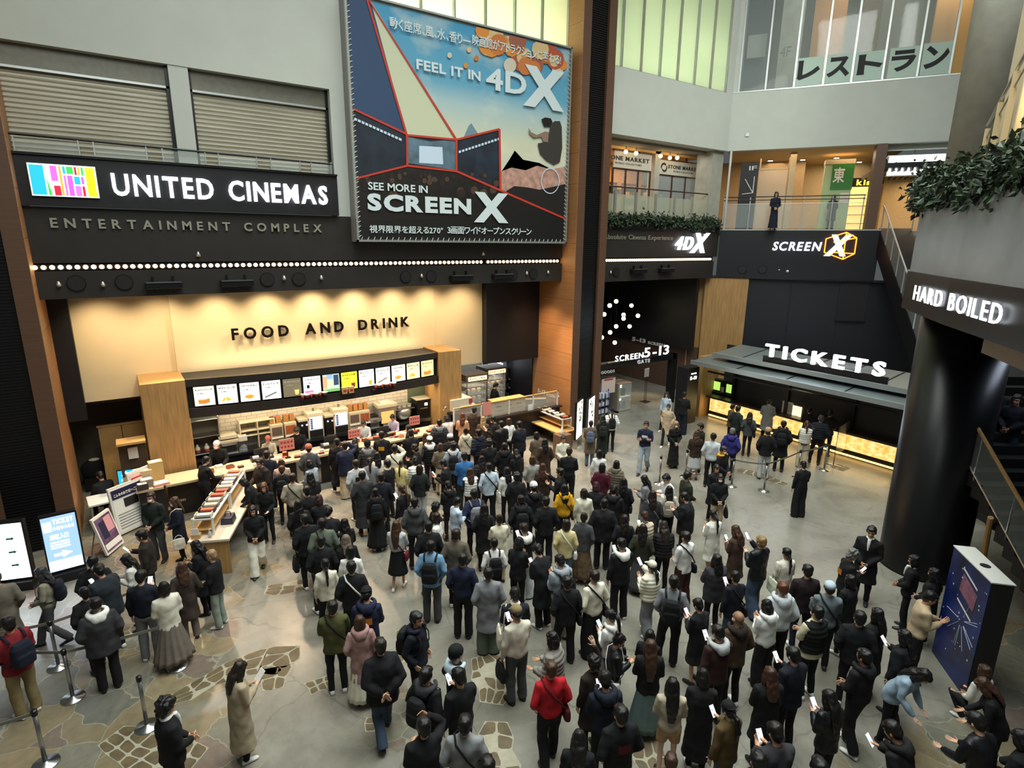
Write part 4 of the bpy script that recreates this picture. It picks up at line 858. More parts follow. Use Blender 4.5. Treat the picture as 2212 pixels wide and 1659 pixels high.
letters('5-13', 0, (q0[1]-q1[1])*.42, 0, .2*1.1, .03, MATS['matt_white_letter'], lambda a, b, c: (b, -a, c), t, .04, .15, each=False, name='lettering'); letters('SCREEN', (q0[1]-q1[1])*.5, (q0[1]-q1[1]), 0, .15, .03, MATS['matt_white_letter'], lambda a, b, c: (b, -a, c), t, .03, .1, each=False, name='lettering')
q = fy(1368, 755, 23.9); t = thing('exit_light', 'small pale green lit exit sign beyond the gate', 'sign', q); MB().box(-.2, .2, 0, .1, -.2, .2, m_alu).build('case', t); MB().box(-.18, .18, -.01, 0, -.18, .18, glow('exit_green', '#bff2d8', 3.)).build('lit_face', t)
w = MB(); w.quad((14, 17.2, .004), (22.9, 17.2, .004), (22.9, 24, .004), (14, 24, .004), mat('gate_carpet', '#4c4236', .9, var=.1)); 
# pendants
g_pend = glow('pendant_globe', '#ffedbc', 6.)
for i, (x, y) in enumerate(((1317, 660), (1331, 651), (1364, 660), (1378, 682), (1347, 680), (1347, 688), (1331, 705), (1360, 705), (1318, 718), (1328, 740), (1305, 679), (1300, 729))):
    Y = 19.2+((i*7) % 5)*.25; q = fy(x, y, Y); t = thing('pendant_lamp', 'glowing globe pendant before the black wall, %s' % ('second from the top, at the left', 'highest of all', 'right of the highest one', 'furthest right', 'upper of the touching pair', 'lower of the touching pair', 'below the pair, to the left', 'below the pair, to the right', 'third from the bottom', 'lowest of all', 'upper one at the column edge', 'lower one at the column edge')[i], 'pendant lamp', q)
    MB().ball((0, 0, 0), .1, g_pend, 14, 10).build('globe', t, True); MB().box(-.006, .006, -.006, .006, .1, 5.68-q[2], m_dark).build('cable', t); MB().lathe([(.035, .09), (.035, .14)], (0, 0, 0), m_dark, 10).build('socket_cap', t)
lamp('gate_spot', 'SPOT', (20.1, 18.2, 4.6), 420, (1, .72, .34), target=(20.1, 18.0, 0), spot=math.radians(42), blend=.8, soft=.1)
b_ = fz(1393, 868); t = thing('sign_stand', 'notice on a thin stand lit by the warm spotlight beyond the gate', 'sign stand', b_)
MB().box(-.14, .14, -.01, .02, 1.2, 1.6, m_paper).build('notice', t); MB().tube([(-.05, 0, .02), (-.05, 0, 1.2)], .012, m_dark).build('pole', t); MB().tube([(.05, 0, .02), (.05, 0, 1.2)], .012, m_dark).build('pole', t); MB().box(-.2, .2, -.18, .18, 0, .02, m_steel).build('base_plate', t)
# E-13 dark box pillar at the ticket end of the gate
b_ = fz(1487, 914); t = thing('gate_box', 'dark upright box with lit GATE 5-13 letters beside the oak pillar', 'sign', (b_[0], b_[1], 0)); MB().box(-.35, .35, -.05, .5, 0, 2.35, m_black).build('housing', t, bevel=.01); letters('GATE', -.16, .16, 2.08, 2.14, .01, g_white, FAC, t, .02, .12, each=False, name='lettering', b0=-.05); letters('5-13', -.2, .2, 1.86, 2.0, .01, g_white, FAC, t, .04, .12, each=False, name='lettering', b0=-.05)
b_ = fz(1478, 895); t = thing('poster_stand', 'pale figure standee leaning beside the dark gate box', 'standee', (b_[0]-.3, b_[1]+.1, 0)); MB().prism([(-.2, 0), (.2, 0), (.24, .9), (.12, 1.55), (-.1, 1.6), (-.22, 1.0)], 0, .03, mat('standee_pale', '#b7a3a0', .6, var=.3, vscale=4), lambda a, b, c: (a, c, b)).build('cutout', t)
# goods stand: banner, display cabinet
q = fz(1312, 893); t = thing('goods_banner', 'tall white banner below the GOODS board at the column', 'banner', (fy(1312, 820, 16.9)[0], 16.85, .55)); zt = fy(1312, 816, 16.85)[2]; zb = fy(1312, 850, 16.85)[2]
MB().box(-.35, .42, 0, .03, zb-.55, zt-.55, mat('banner_white', '#d9c5bd', .6)).build('cloth', t); MB().box(-.37, .44, -.01, .04, zt-.57, zt-.54, m_dark).build('top_bar', t); MB().box(-.22, .28, -.005, 0, zt-.55-.12, zt-.55-.06, m_redp).build('print', t); MB().box(.0, .04, .03, .06, -.55, zt-.55, m_dark).build('pole', t)
b_ = fz(1322, 888); t = thing('display_cabinet', 'lit white display cabinet with goods behind the person in white puffy top', 'cabinet', (b_[0], b_[1], 0))
MB().box(-.05, .05, -.35, .35, 0, 1.25, mat('cabinet_side', '#8d877c', .5)).box(-.05, .75, .3, .35, 0, 1.25, MATS['cabinet_side']).box(-.05, .75, -.35, .35, 1.25, 1.3, mat('cabinet_top', '#a07f6e', .5)).box(-.05, .75, -.35, .35, 0, .08, MATS['cabinet_side']).build('body', t)
MB().box(.05, .75, .22, .3, .08, 1.25, glow('cabinet_lit', '#eef2ea', 1.6)).build('lit_back', t); MB().box(.05, .75, -.35, .3, .64, .67, m_wlac).build('shelf', t); MB().box(.05, .75, -.36, -.35, .08, 1.25, m_glass).build('glass_door', t)
for k, (x, z, c) in enumerate(((.2, .67, '#c7c04a'), (.5, .67, '#2c2c30'), (.2, .08, '#30333a'), (.55, .08, '#86888c'))):
    tt = thing('boxed_goods', 'boxed goods in the lit cabinet, on the %s shelf, %s side' % (('upper', 'lower')[k//2], ('left', 'right')[k % 2]), 'goods', (b_[0]+x, b_[1]-.05, z+.01)); MB().box(-.1, .1, -.1, .1, 0, .3, mat('goods_c%d' % k, c, .5, var=.3, vscale=8)).build('carton', tt)
b_ = fz(1300, 905); t = thing('goods_rack', 'narrow rack of bright goods between the column and the lit cabinet', 'rack', (b_[0]-.1, b_[1]-.1, 0)); rk = MB().tube([(-.3, 0, 0), (-.3, 0, 1.3)], .02, m_dark).tube([(.3, 0, 0), (.3, 0, 1.3)], .02, m_dark); rk.build('frame', t)
for z in (.3, .62, .94): MB().box(-.3, .3, -.15, .15, z, z+.02, m_dark).build('shelf', t); 
gd = MB(); rr = random.Random(3)
for z in (.32, .64, .96):
    for k in range(6): gd.box(-.28+k*.095, -.2+k*.095, -.1, .08, z, z+rr.uniform(.14, .27), mat('rack_g%d' % (k % 4), ('#cdd6e6', '#7e8fc0', '#e8e8ee', '#48506a')[k % 4], .5))
tag(gd.build('goods', t), kind='stuff')
# lit info boards on a stand before the column
for i, (x0, x1, yt, yb, xb, lab, gc) in enumerate(((1228, 1256, 905, 962, 1248, 'lit white menu board with yellow food pictures beside the column foot', '#f2f4e6'), (1258, 1290, 893, 947, 1290, 'bright white lit board behind the people at the column foot', '#ffffff'))):
    p0 = fz(1243 if not i else 1268, 972 if not i else 962); t = thing('lit_board', lab, 'lit board', (p0[0], p0[1], 0)); fr_ = frame((0, 0, 0), (.85, .53 if not i else .5, 0)); wd = .72
    MB().box(0, wd, 0, .08, .35, 1.75, m_dark, fr_).build('case', t); MB().box(.03, wd-.03, -.01, 0, .38, 1.72, glow('board_lit%d' % i, gc, 2.0)).build('lit_face', t) if False else MB().box(.03, wd-.03, -.01, 0, .38, 1.72, glow('board_lit%d' % i, gc, 2.0), fr_).build('lit_face', t)
    for a in (.08, wd-.08): MB().box(a-.02, a+.02, -.03, .12, 0, .38, m_steel, fr_).build('leg', t)
    pr = MB(); rr = random.Random(i)
    for k in range(9): a = .08+rr.random()*.45; z = .75+rr.random()*.85; pr.box(a, a+.13, -.014, -.01, z, z+.1, mat('menu_pic%d' % (k % 3), ('#e3cf3a', '#7d8fa8', '#c9a24a')[k % 3], .6) if not i else m_ink if k < 3 else m_paper, fr_)
    pr.build('print', t)
b_ = fz(1230, 985); t = thing('sanitizer_stand', 'brown wooden stand with a white bottle beside the lit menu board', 'stand', (b_[0]-.3, b_[1]+.05, 0)); MB().box(-.25, .25, -.2, .2, 0, .85, mat('stand_brown', '#6b513d', .5)).build('box', t, bevel=.01)
tt = thing('pump_bottle', 'white pump bottle on the brown wooden stand by the column', 'bottle', (b_[0]-.35, b_[1]+.05, .85)); MB().lathe([(.045, 0), (.05, .03), (.05, .15), (.018, .18), (.018, .22)], (0, 0, 0), m_wlac, 14).build('bottle', tt, True); MB().box(-.012, .06, -.012, .012, .22, .24, m_wlac).build('pump', tt)
# ------------------------------------------------------------------ food hall
w = MB(); w.box(-1.08, 1.2, 18.72, 18.9, 2.88, 5.82, m_cream)
n = 10
for i in range(n):       # the middle of the cream wall bows out a little
    x0, x1 = 1.2+8.2*i/n, 1.2+8.2*(i+1)/n; y0 = 18.6-.2*math.sin(math.pi*i/n); y1 = 18.6-.2*math.sin(math.pi*(i+1)/n)
    w.prism([(x0, y0), (x1, y1), (x1, 18.9), (x0, 18.9)], 2.55, 5.82, m_cream)
w.box(9.4, 11.45, 18.66, 18.9, 2.62, 5.82, m_cream); struct('wall_food', w)
w = MB(); w.box(-1.45, -1.02, 18.3, 18.6, 2.5, 5.82, m_black).box(11.45, 13.95, 18.35, 18.9, 2.62, 5.82, mat('black_blue_panel', '#16171c', .5)); struct('trim_17', w)
m_gwall = mat('grey_brown_wall', '#6b5f4c', .75, var=.05); m_ggrey = mat('grey_wall', '#77756d', .7, var=.05)
w = MB(); w.box(-3, .3, 20.4, 20.6, 0, 3.0, m_gwall).box(-3, .3, 18.95, 20.5, 2.75, 2.9, mat('soffit_brown', '#4d4436', .8)).box(9.4, 14, 20.8, 21, 0, 3.2, m_ggrey).box(13.9, 14, 18.7, 24.3, 0, 5.8, m_black).box(9.4, 14, 18.9, 21, 3.0, 3.2, m_ggrey).box(.2, .32, 18.9, 20.5, 0, 3, m_gwall); struct('wall_food_back', w)
# oak portals
def portal(x0, x1, z, lab):
    t = thing('oak_portal', None, None, (x0, 17.3, 0)); t['kind'] = 'structure'
    MB().box(0, x1-x0, 0, 1.5, 0, z, m_oak).build('cladding', t); o = MB().box(x1-x0 if lab else -.02, x1-x0+.02 if lab else 0, 0.02, .9, 0, 2.4, m_lwood).build('inner_edge', t)
portal(.22, 1.25, 3.5, 1); portal(8.9, 9.75, 3.5, 0)
w = MB(); w.box(.3, 1.25, 17.35, 17.6, 2.4, 3.45, m_oak); 
# menu header bowed in plan
hd = thing('menu_header', 'dark curved header holding the row of lit menu panels', 'menu header', (1.25, 17.4, 2.4))
def hy(u): return -.42*math.sin(math.pi*u)
HW = 8.9-1.25; a = MB(); b = MB(); b2 = MB(); n = 16
for i in range(n):
    u0, u1 = i/n, (i+1)/n; x0, x1 = HW*u0, HW*u1
    a.prism([(x0, hy(u0)+.12), (x1, hy(u1)+.12), (x1, 1.3), (x0, 1.3)], .0, 1.05, m_black)
    b.prism([(x0, hy(u0)), (x1, hy(u1)), (x1, hy(u1)+.2), (x0, hy(u0)+.2)], .0, .26, mat('header_lip', '#2a2624', .4)); b2.prism([(x0, hy(u0)+.02), (x1, hy(u1)+.02), (x1, hy(u1)+.2), (x0, hy(u0)+.2)], .88, 1.08, MATS['header_lip'])
a.build('back_panel', hd); b.build('lower_rail', hd); b2.build('upper_rail', hd)
menus = [('hot dog', '#f6f2e4', '#c8792e', 'leftmost menu panel with a hot dog'), ('potato', '#f8f5ea', '#e0b23c', 'menu panel with fried potatoes, second from the left'), ('chicken', '#f8f6ee', '#dd9c34', 'menu panel with fried chicken, third from the left'), ('churro', '#f8f8f2', '#5d5f52', 'menu panel with a churro stick, fourth from the left'), ('drink', '#6f6650', '#e8d77e', 'dark menu panel with yellow drinks, fifth from the left'), ('straw', '#f4eef8', '#d77fb0', 'pale menu panel with pink print, sixth from the left'), ('scene', '#bcd3c4', '#e3c05a', 'colourful menu panel in the middle of the row'), ('yellow', '#f0e63a', '#6e3a24', 'bright yellow menu panel with a dark cup'), ('list', '#f8f8f4', '#cdbb3a', 'white menu panel with a list and a small tub, right of the yellow one'), ('churro', '#f6f6ea', '#5d5f52', 'menu panel with a churro stick, fourth from the right'), ('chicken', '#f8f4e4', '#dd9c34', 'menu panel with fried chicken, third from the right'), ('potato', '#f6ecb4', '#e0a82c', 'menu panel with fried potatoes, second from the right'), ('hot dog', '#f6e6a0', '#d0812e', 'rightmost menu panel with a hot dog')]
txt = ['ホットドッグコンボ', 'ポテトコンボ', 'フライドチキン', 'チュリトスコンボ', 'ホットドリンク', 'ソフトドリンク', '', 'キャラメル味', 'ポップコーン', 'チュリトスコンボ', 'フライドチキン', 'ポテトコンボ', 'ホットドッグ']
for i, (k, bg, fg, lab) in enumerate(menus):
    pw = HW*.962/13; xc = HW*.019+pw*(i+.5); u = xc/HW; y = hy(u)+.06; sl = -.42*math.pi*math.cos(math.pi*u)/HW
    t = thing('menu_display', 'lit '+lab, 'menu display', (1.25+xc, 17.4+y, 2.7), math.atan(sl), 'menu panels in the header')
    h = pw*.46; MB().box(-h, h, 0, .06, 0, .56, m_dark).build('case', t); MB().box(-h+.01, h-.01, -.01, 0, .01, .55, glow('menu_%d' % i, bg, .95)).build('lit_face', t)
    lf = COL.objects[-1] if False else t.children[-1]
    p = MB(); fm = glow('menupic_'+fg, fg, .8)
    if k == 'hot dog':
        for d_ in (.05, .11): p.tube([(-h*.6, -.014, .06+d_), (0, -.016, .05+d_), (h*.45, -.014, .08+d_)], .035, fm, 6)
    elif k == 'potato': 
        rr = random.Random(i)
        for j in range(9): x = rr.uniform(-h*.6, h*.3); p.tube([(x, -.015, .1), (x+rr.uniform(-.06, .1), -.015, .1+rr.uniform(.04, .1))], .02, fm, 5)
    elif k == 'churro': p.tube([(-h*.7, -.014, .08), (h*.5, -.014, .2)], .02, fm, 6)
    elif k == 'scene':
        for j, (x0, x1, z0, z1, c) in enumerate(((-h, h, .01, .1, '#7db06a'), (-h, -h*.5, .12, .5, '#d6a57e'), (h*.3, h*.9, .2, .52, '#34465c'), (-h*.3, h*.1, .12, .42, '#e2d9a0'), (-h*.5, h*.2, .4, .55, '#8fb3d8'))): p.box(x0*.97, x1*.97, -.014-.001*j, -.01, z0, z1, glow('scene%d' % j, c, .9))
    elif k == 'straw': p.box(-h*.85, h*.1, -.014, -.01, .05, .13, fm).box(-h*.6, -h*.3, -.014, -.01, .2, .3, m_ink)
    else:
        p.lathe([(.05, 0), (.07, .14)], (h*.45, -.0, .06), fm, 10) if k != 'chicken' else p.ball((-.02, -.01, .15), (.12, .02, .06), fm, 10, 7)
    p.build('picture', lf)
    if txt[i]:
        dk = m_ink if k not in ('drink',) else m_paper; letters(txt[i], -h*.85, h*.8, .43, .49, .004, dk, FAC, lf, .02, .08, each=False, name='lettering', b0=-.01)
        letters('S M L', -h*.6, h*.1, .34, .37, .004, dk, FAC, lf, .01, .1, each=False, name='lettering', b0=-.01)
# cups shown on the header lip
m_cup = mat('cup_brown', '#4a1f18', .5); m_cuprim = mat('cup_rim', '#e6ddcc', .6); m_cupr = mat('cup_red', '#a84a38', .5)
def cups(px, lab):
    for i, (x, y, r, h, m, d_) in enumerate(px):
        q = fy(x, y, 16.98); t = thing('paper_cup', d_, 'cup', (q[0], 16.93, 2.62), 0, lab)
        MB().lathe([(r*.8, 0), (r, h)], (0, 0, 0), m, 14).build('cup', t, True); MB().lathe([(r*1.05, h-.02), (r*1.08, h), (r*.9, h+.005)], (0, 0, 0), m_cuprim, 14).build('rim', t)
ords = ['first', 'second', 'third', 'fourth', 'fifth', 'sixth']
cups([(x, 880, .05 if i % 2 == 0 and i < 5 else .085, .16 if i % 2 == 0 else .14, m_cupr if i % 2 == 0 and i < 5 else m_cup, 'brown paper cup in the left cup row under the menu, %s from the left' % ords[i]) for i, x in enumerate((655, 664, 673, 684, 692, 702))], 'cups on the left shelf under the menu')
cups([(x, 858, .05 if i % 2 == 0 and i < 5 else .085, .16 if i % 2 == 0 else .14, m_cupr if i % 2 == 0 and i < 5 else m_cup, 'brown paper cup in the right cup row under the menu, %s from the left' % ords[i]) for i, x in enumerate((812, 818, 825, 834, 842, 850))], 'cups on the right shelf under the menu')
for i, x in enumerate((745, 759)):
    q = fy(x, 866, 16.95); t = thing('popcorn_bag', 'printed popcorn bag between the two cup rows, %s one' % ('left', 'right')[i], 'popcorn bag', (q[0], 16.92, 2.62)); MB().prism([(-.07, 0), (.07, 0), (.09, .2), (-.09, .2)], -.04, .04, mat('bag_tan', '#d8a878', .6), lambda a, b, c: (a, c, b)).build('bag', t); MB().box(-.05, .05, -.045, -.04, .05, .13, m_redp).build('print', t)
for i, (x0, x1) in enumerate(((651, 706), (738, 768), (806, 850))):
    q0, q1 = fy(x0, 875, 16.95)[0], fy(x1, 875, 16.95)[0]; t = thing('shelf_ledge', 'narrow dark ledge carrying the %s' % ('left cup row', 'popcorn bags', 'right cup row')[i], 'shelf', ((q0+q1)/2, 16.95, 2.57)); MB().box(-(q1-q0)/2, (q1-q0)/2, -.1, .15, 0, .05, m_dark).build('board', t)
# tiled wall
m_tile = bpy.data.materials.new('white_brick_tile'); m_tile.use_nodes = True
def tile():
    nt = m_tile.node_tree; N = nt.nodes; L = nt.links; b = N['Principled BSDF']; tc = N.new('ShaderNodeTexCoord'); mp = N.new('ShaderNodeMapping'); mp.inputs['Rotation'].default_value = (math.pi/2, 0, 0); L.new(tc.outputs['Object'], mp.inputs[0]); k = N.new('ShaderNodeTexBrick'); L.new(mp.outputs[0], k.inputs[0])
    k.inputs['Color1'].default_value = (*lin('#d6cdbd'), 1); k.inputs['Color2'].default_value = (*lin('#cbbfab'), 1); k.inputs['Mortar'].default_value = (*lin('#9c8f7c'), 1); k.inputs['Scale'].default_value = 1.; k.inputs['Brick Width'].default_value = .3; k.inputs['Row Height'].default_value = .12; k.inputs['Mortar Size'].default_value = .008; L.new(k.outputs[0], b.inputs['Base Color']); b.inputs['Roughness'].default_value = .3
tile()
w = MB(); w.box(1.9, 8.2, 18.5, 18.7, 0, 2.6, m_tile).box(8.2, 8.9, 18.5, 18.7, 0, 2.6, mat('green_grey_door', '#5a6450', .6)).box(1.25, 1.9, 18.55, 18.7, 0, 2.6, mat('kitchen_grey', '#8a8f86', .6)); struct('wall_tiles', w)
lamp('header_uplight', 'AREA', (5.1, 18.1, 3.55), 40, (1, .80, .52), 7.2, .15, (5.1, 18.5, 5)); lamp('tile_strip', 'AREA', (5.1, 17.75, 2.36), 75, (1, .84, .58), 7.2, .15, (5.1, 18.6, 1.6))
lamp('counter_light', 'AREA', (5.1, 17.2, 2.36), 48, (1, .78, .50), 7.2, .5, (5.1, 16.6, 0))
# counters
t = thing('back_counter', 'long steel work counter along the tiled kitchen wall', 'counter', (1.3, 17.9, 0)); MB().box(0, 7.5, 0, .58, .92, .98, m_steel).build('counter_top', t); MB().box(0, 7.5, .03, .58, 0, .92, m_dark).build('carcass', t)
t = thing('food_counter', 'long dark serving counter in front of the kitchen', 'counter', (.45, 16.35, 0))
MB().box(0, 8.3, -.05, .75, .96, 1.02, mat('counter_pale', '#c5ab8c', .4)).build('counter_top', t); MB().box(.05, 8.3, .25, .7, 0, .96, m_black).build('carcass', t); MB().box(3.3, 4.0, .22, .26, .05, .94, m_steel).build('steel_panel', t)
MB().box(.05, 8.3, .3, .36, .02, .07, glow('plinth_glow', '#ffd27a', 1.5)).build('plinth_light', t)
t = thing('popcorn_counter', 'dark counter with clear screens left of the centre column', 'counter', (8.9, 16.55, 0)); MB().box(-.1, 4.9, 0, .6, .98, 1.04, mat('counter_black', '#221b17', .4)).build('counter_top', t); MB().box(0, 4.9, .15, .6, 0, .98, m_black).build('carcass', t)
m_acr = mat('clear_acrylic', '#d9d4c8', .1, alpha=.22)
sc_ = thing('clear_screen', 'row of clear acrylic screens with pale rails on the popcorn counter', 'screen', (8.9, 16.7, 1.04))
MB().box(.2, 4.8, 0, .02, .02, .55, m_acr).build('sheet', sc_); MB().box(.2, 4.8, -.02, .04, .55, .58, m_lwood).build('rail', sc_)
for a in (.2, 1.3, 2.5, 3.6, 4.78): MB().box(a-.02, a+.02, -.02, .04, 0, .58, m_wlac).build('post', sc_)
# machines along the back wall (measured at their feet)
def mach(nm, lab, cat, x0, x1, yb, h, d=.42, base=1., Y=None):
    q0, q1 = fz(x0, yb, .98), fz(x1, yb, .98); wd = q1[0]-q0[0]
    if Y is None: Y = 18.0
    X = fy((x0+x1)/2, yb, Y)[0]; return thing(nm, lab, cat, (X, Y, .98)), wd*Y/max(q0[1], 1)
def bx(t, nm, w, y0, y1, z0, z1, m, x=0., bv=.008): return MB().box(x-w/2, x+w/2, y0, y1, z0, z1, m).build(nm, t, bevel=bv)
m_crm = mat('cream_enamel', '#d8cdb2', .4); m_ora = mat('snack_orange', '#a85a34', .6, var=.3, vscale=9)
t, wd = mach('shelf_rack', 'grey steel rack with plastic bottles at the left end of the kitchen', 'rack', 428, 472, 985, 1.3)
t.location[2] = 0
for z in (.6, 1.1, 1.6, 2.1): bx(t, 'shelf', .75, 0, .45, z, z+.03, m_steel)
for x in (-.36, .36): bx(t, 'upright', .03, 0, .45, 0, 2.2, m_steel, x)
bx(t, 'back_panel', .75, .44, .46, .5, 2.2, m_ggrey)
rk = t
for i in range(3):
    tt = thing('plastic_bottle', 'pale plastic bottle on the grey rack, %s of three' % ('left', 'middle', 'right')[i], 'bottle', (t.location[0]-.24+.24*i, 18.15, 1.13)); MB().lathe([(.06, 0), (.07, .04), (.07, .14), (.03, .2), (.03, .24)], (0, 0, 0), mat('bottle_pale', '#c9c4bd', .3), 12).build('bottle', tt, True); MB().lathe([(.071, .03), (.071, .09)], (0, 0, 0), m_redp, 12).build('bottle_label', tt)
t, wd = mach('oven', 'small steel oven with a cream lid, left on the kitchen counter', 'oven', 478, 512, 966, .5); bx(t, 'body', .5, 0, .42, 0, .34, m_steel); bx(t, 'door', .4, -.02, 0, .05, .26, m_rub); bx(t, 'handle', .36, -.05, -.03, .27, .29, m_alu); bx(t, 'lid', .54, -.03, .44, .34, .42, m_crm); bx(t, 'tray', .5, 0, .4, .46, .56, m_crm)
t, wd = mach('coffee_maker', 'small coffee maker right of the steel oven', 'coffee maker', 517, 535, 962, .5); bx(t, 'body', .24, .1, .35, 0, .45, m_steel); bx(t, 'head', .24, -.02, .3, .32, .48, m_wlac); MB().lathe([(.07, 0), (.09, .12), (.05, .18)], (0, .02, .03), m_glass, 12).build('jug', t)
t, wd = mach('shelf_hutch', 'cream shelf hutch with wrapped food over the kitchen counter', 'shelf', 532, 588, 955, .8, Y=18.1); t.location[2] = .98
bx(t, 'roof', 1.0, 0, .35, .82, .87, m_crm); bx(t, 'shelf', 1.0, 0, .35, .55, .58, m_crm); bx(t, 'lower_shelf', 1.0, 0, .35, .4, .43, m_crm)
for x in (-.49, 0, .49): bx(t, 'upright', .03, 0, .35, 0, .85, m_crm, x)
for i, (x0, x1, yb) in enumerate(((589, 612, 950), (616, 644, 946), (757, 778, 926), (779, 800, 922))):
    t, wd = mach('snack_dispenser', 'cream snack dispenser with brown window, %s from the left' % ords[i], 'dispenser', x0, x1, yb, .8); bx(t, 'body', .36, 0, .4, 0, .66, m_crm); bx(t, 'window', .3, -.012, 0, .3, .58, m_ora if i % 2 else mat('snack_grey', '#6b5a54', .5)); bx(t, 'tray', .34, -.06, 0, .22, .26, m_wlac)
    for k in (-1, 1): tt = thing('cardboard_box', 'small brown box on top of the %s snack dispenser, %s one' % (ords[i], ('left', '', 'right')[k+1]), 'box', (t.location[0]+.09*k, 18.2, 1.65)); MB().box(-.07, .07, -.08, .08, 0, .2, mat('carton_brown', '#a8763e', .7)).build('box', tt); MB().box(-.075, .075, -.02, .02, .2, .203, m_redp).build('tape', tt)
for i, (x0, x1, yb) in enumerate(((650, 671, 952), (706, 725, 944))):
    t, wd = mach('drink_machine', ('black drink machine with two small lights, left of the left soda fountain', 'black coffee machine with two white cups between the soda fountains')[i], 'drink machine', x0, x1, yb, .6); bx(t, 'body', .32, .02, .4, 0, .62, m_dark); bx(t, 'cap', .34, 0, .42, .62, .7, m_crm)
    for k in (-1, 1): MB().ball((.07*k, 0, .5), .025, g_white, 8, 6).build('light', t)
    bx(t, 'drip_tray', .28, -.06, .04, 0, .04, m_steel)
for i, (x0, x1, yb) in enumerate(((668, 702, 950), (723, 756, 940))):
    t, wd = mach('soda_fountain', 'tall soda fountain with a glowing white button screen, the %s one' % ('left', 'right')[i], 'soda fountain', x0, x1, yb, .9); bx(t, 'body', .5, 0, .45, 0, .86, m_crm, bv=.02); bx(t, 'screen', .4, -.012, 0, .3, .72, glow('fountain_screen', '#b9c6ee', 1.5)); bx(t, 'tap_bay', .42, -.014, 0, .05, .28, m_rub); bx(t, 'tray', .44, -.08, 0, 0, .04, m_dark)
    k_ = MB()
    for r in range(6):
        for c in range(2): k_.box(-.02+c*.1, .05+c*.1, -.016, -.012, .33+r*.06, .37+r*.06, g_board)
        k_.box(-.17, -.1, -.016, -.012, .33+r*.06, .37+r*.06, m_dark)
    k_.build('button', t); bx(t, 'camera_mast', .06, .2, .26, .86, .98, m_steel)
t, wd = mach('fryer', 'low steel fryer with drawers right of the snack dispensers', 'fryer', 801, 820, 918, .4); bx(t, 'body', .6, 0, .45, 0, .36, m_steel); bx(t, 'drawer', .5, -.015, 0, .2, .32, m_alu); bx(t, 'handle', .14, -.04, -.015, .25, .27, m_dark); bx(t, 'vat', .5, .05, .4, .36, .4, m_dark)
t, wd = mach('food_warmer', 'steel food warmer box with glowing amber window and trays on top', 'food warmer', 819, 857, 916, .7); bx(t, 'body', .62, 0, .45, 0, .66, m_alu); bx(t, 'window', .46, -.012, 0, .1, .52, glow('warmer_glow', '#e8b069', .9)); bx(t, 'roof', .7, -.06, .48, .66, .78, m_crm); bx(t, 'tray', .4, .1, .4, .78, .82, m_wlac)
t, wd = mach('popcorn_mixer', 'round grey popcorn kettle under white tubs, right of the food warmer', 'kettle', 861, 893, 905, .6); MB().lathe([(.1, 0), (.26, .1), (.3, .3), (.28, .42)], (0, .25, .05), m_alu, 20).build('kettle', t, True); bx(t, 'bench', .7, 0, .45, .47, .5, m_steel); bx(t, 'frame', .04, .2, .26, 0, .7, m_dark, .3)
for k in range(3): tt = thing('white_tub', 'white tub on the bench over the popcorn kettle, %s of three' % ('left', 'middle', 'right')[k], 'tub', (t.location[0]-.2+.2*k, 18.15, 1.49)); MB().lathe([(.06, 0), (.075, .1)], (0, 0, 0), m_wlac, 12).build('tub', tt); MB().lathe([(.08, .1), (.08, .115)], (0, 0, 0), m_alu, 12).build('lid', tt)
t, wd = mach('espresso_machine', 'tall black espresso machine beside the right oak pillar', 'coffee machine', 899, 932, 902, .8); bx(t, 'body', .5, 0, .45, 0, .72, m_dark); bx(t, 'display', .12, -.012, 0, .5, .6, g_white, .1); bx(t, 'top_plate', .56, -.02, .47, .72, .76, m_crm); bx(t, 'handle', .3, -.05, -.012, .4, .43, m_steel); bx(t, 'drip_tray', .44, -.1, 0, 0, .05, m_steel)
# things on the serving counter
m_pinkp = mat('pink_paper', '#d88d7e', .7)
def price(x0, x1, yt, yb, lab, Y=16.6, z0=1.02):
    a, b = fy(x0, yb, Y), fy(x1, yb, Y); zt = fy((x0+x1)/2, yt, Y)[2]; zb = fy((x0+x1)/2, yb, Y)[2]; X = (a[0]+b[0])/2; wd = b[0]-a[0]
    t = thing('price_sign', lab, 'sign', (X, Y, z0)); MB().box(-wd/2, wd/2, 0, .02, max(.05, zb-z0), zt-z0, m_pinkp).build('sheet', t); MB().box(-.015, .015, .02, .04, 0, zt-z0-.02, m_dark).box(-.08, .08, -.05, .08, 0, .015, m_dark).build('stand', t)
    p = MB(); h0 = max(.05, zb-z0); hh = zt-z0-h0
    for r in (.22, .62):
        for k in range(4): p.box(-wd*.4+wd*.22*k, -wd*.4+wd*.22*k+wd*.13, -.004, 0, h0+hh*r, h0+hh*(r+.18), m_redp)
    p.build('print', t.children[0])
price(604, 637, 948, 972, 'pink price sign on a stand at the left of the serving counter'); price(753, 779, 928, 946, 'pink price sign on a stand in the middle of the serving counter'); price(885, 907, 899, 918, 'pink price sign at the right end of the serving counter'); price(842, 873, 944, 962, 'pink sheet with red print leaning on the counter before the white tops'); price(680, 712, 978, 1000, 'pink menu sheet hanging on the counter edge at the steel panel', 16.42)
rr = random.Random(12); m_tray = [mat('tray%d' % i, c, .6) for i, c in enumerate(('#d9cbb4', '#b5543c', '#8c2f26', '#e8e2d4', '#2a2522', '#c98d5a'))]
where = ('beside the left price sign', 'left of the steel panel', 'right of the steel panel', 'near the middle price sign', 'near the right price sign', 'at the right end')
k = 0
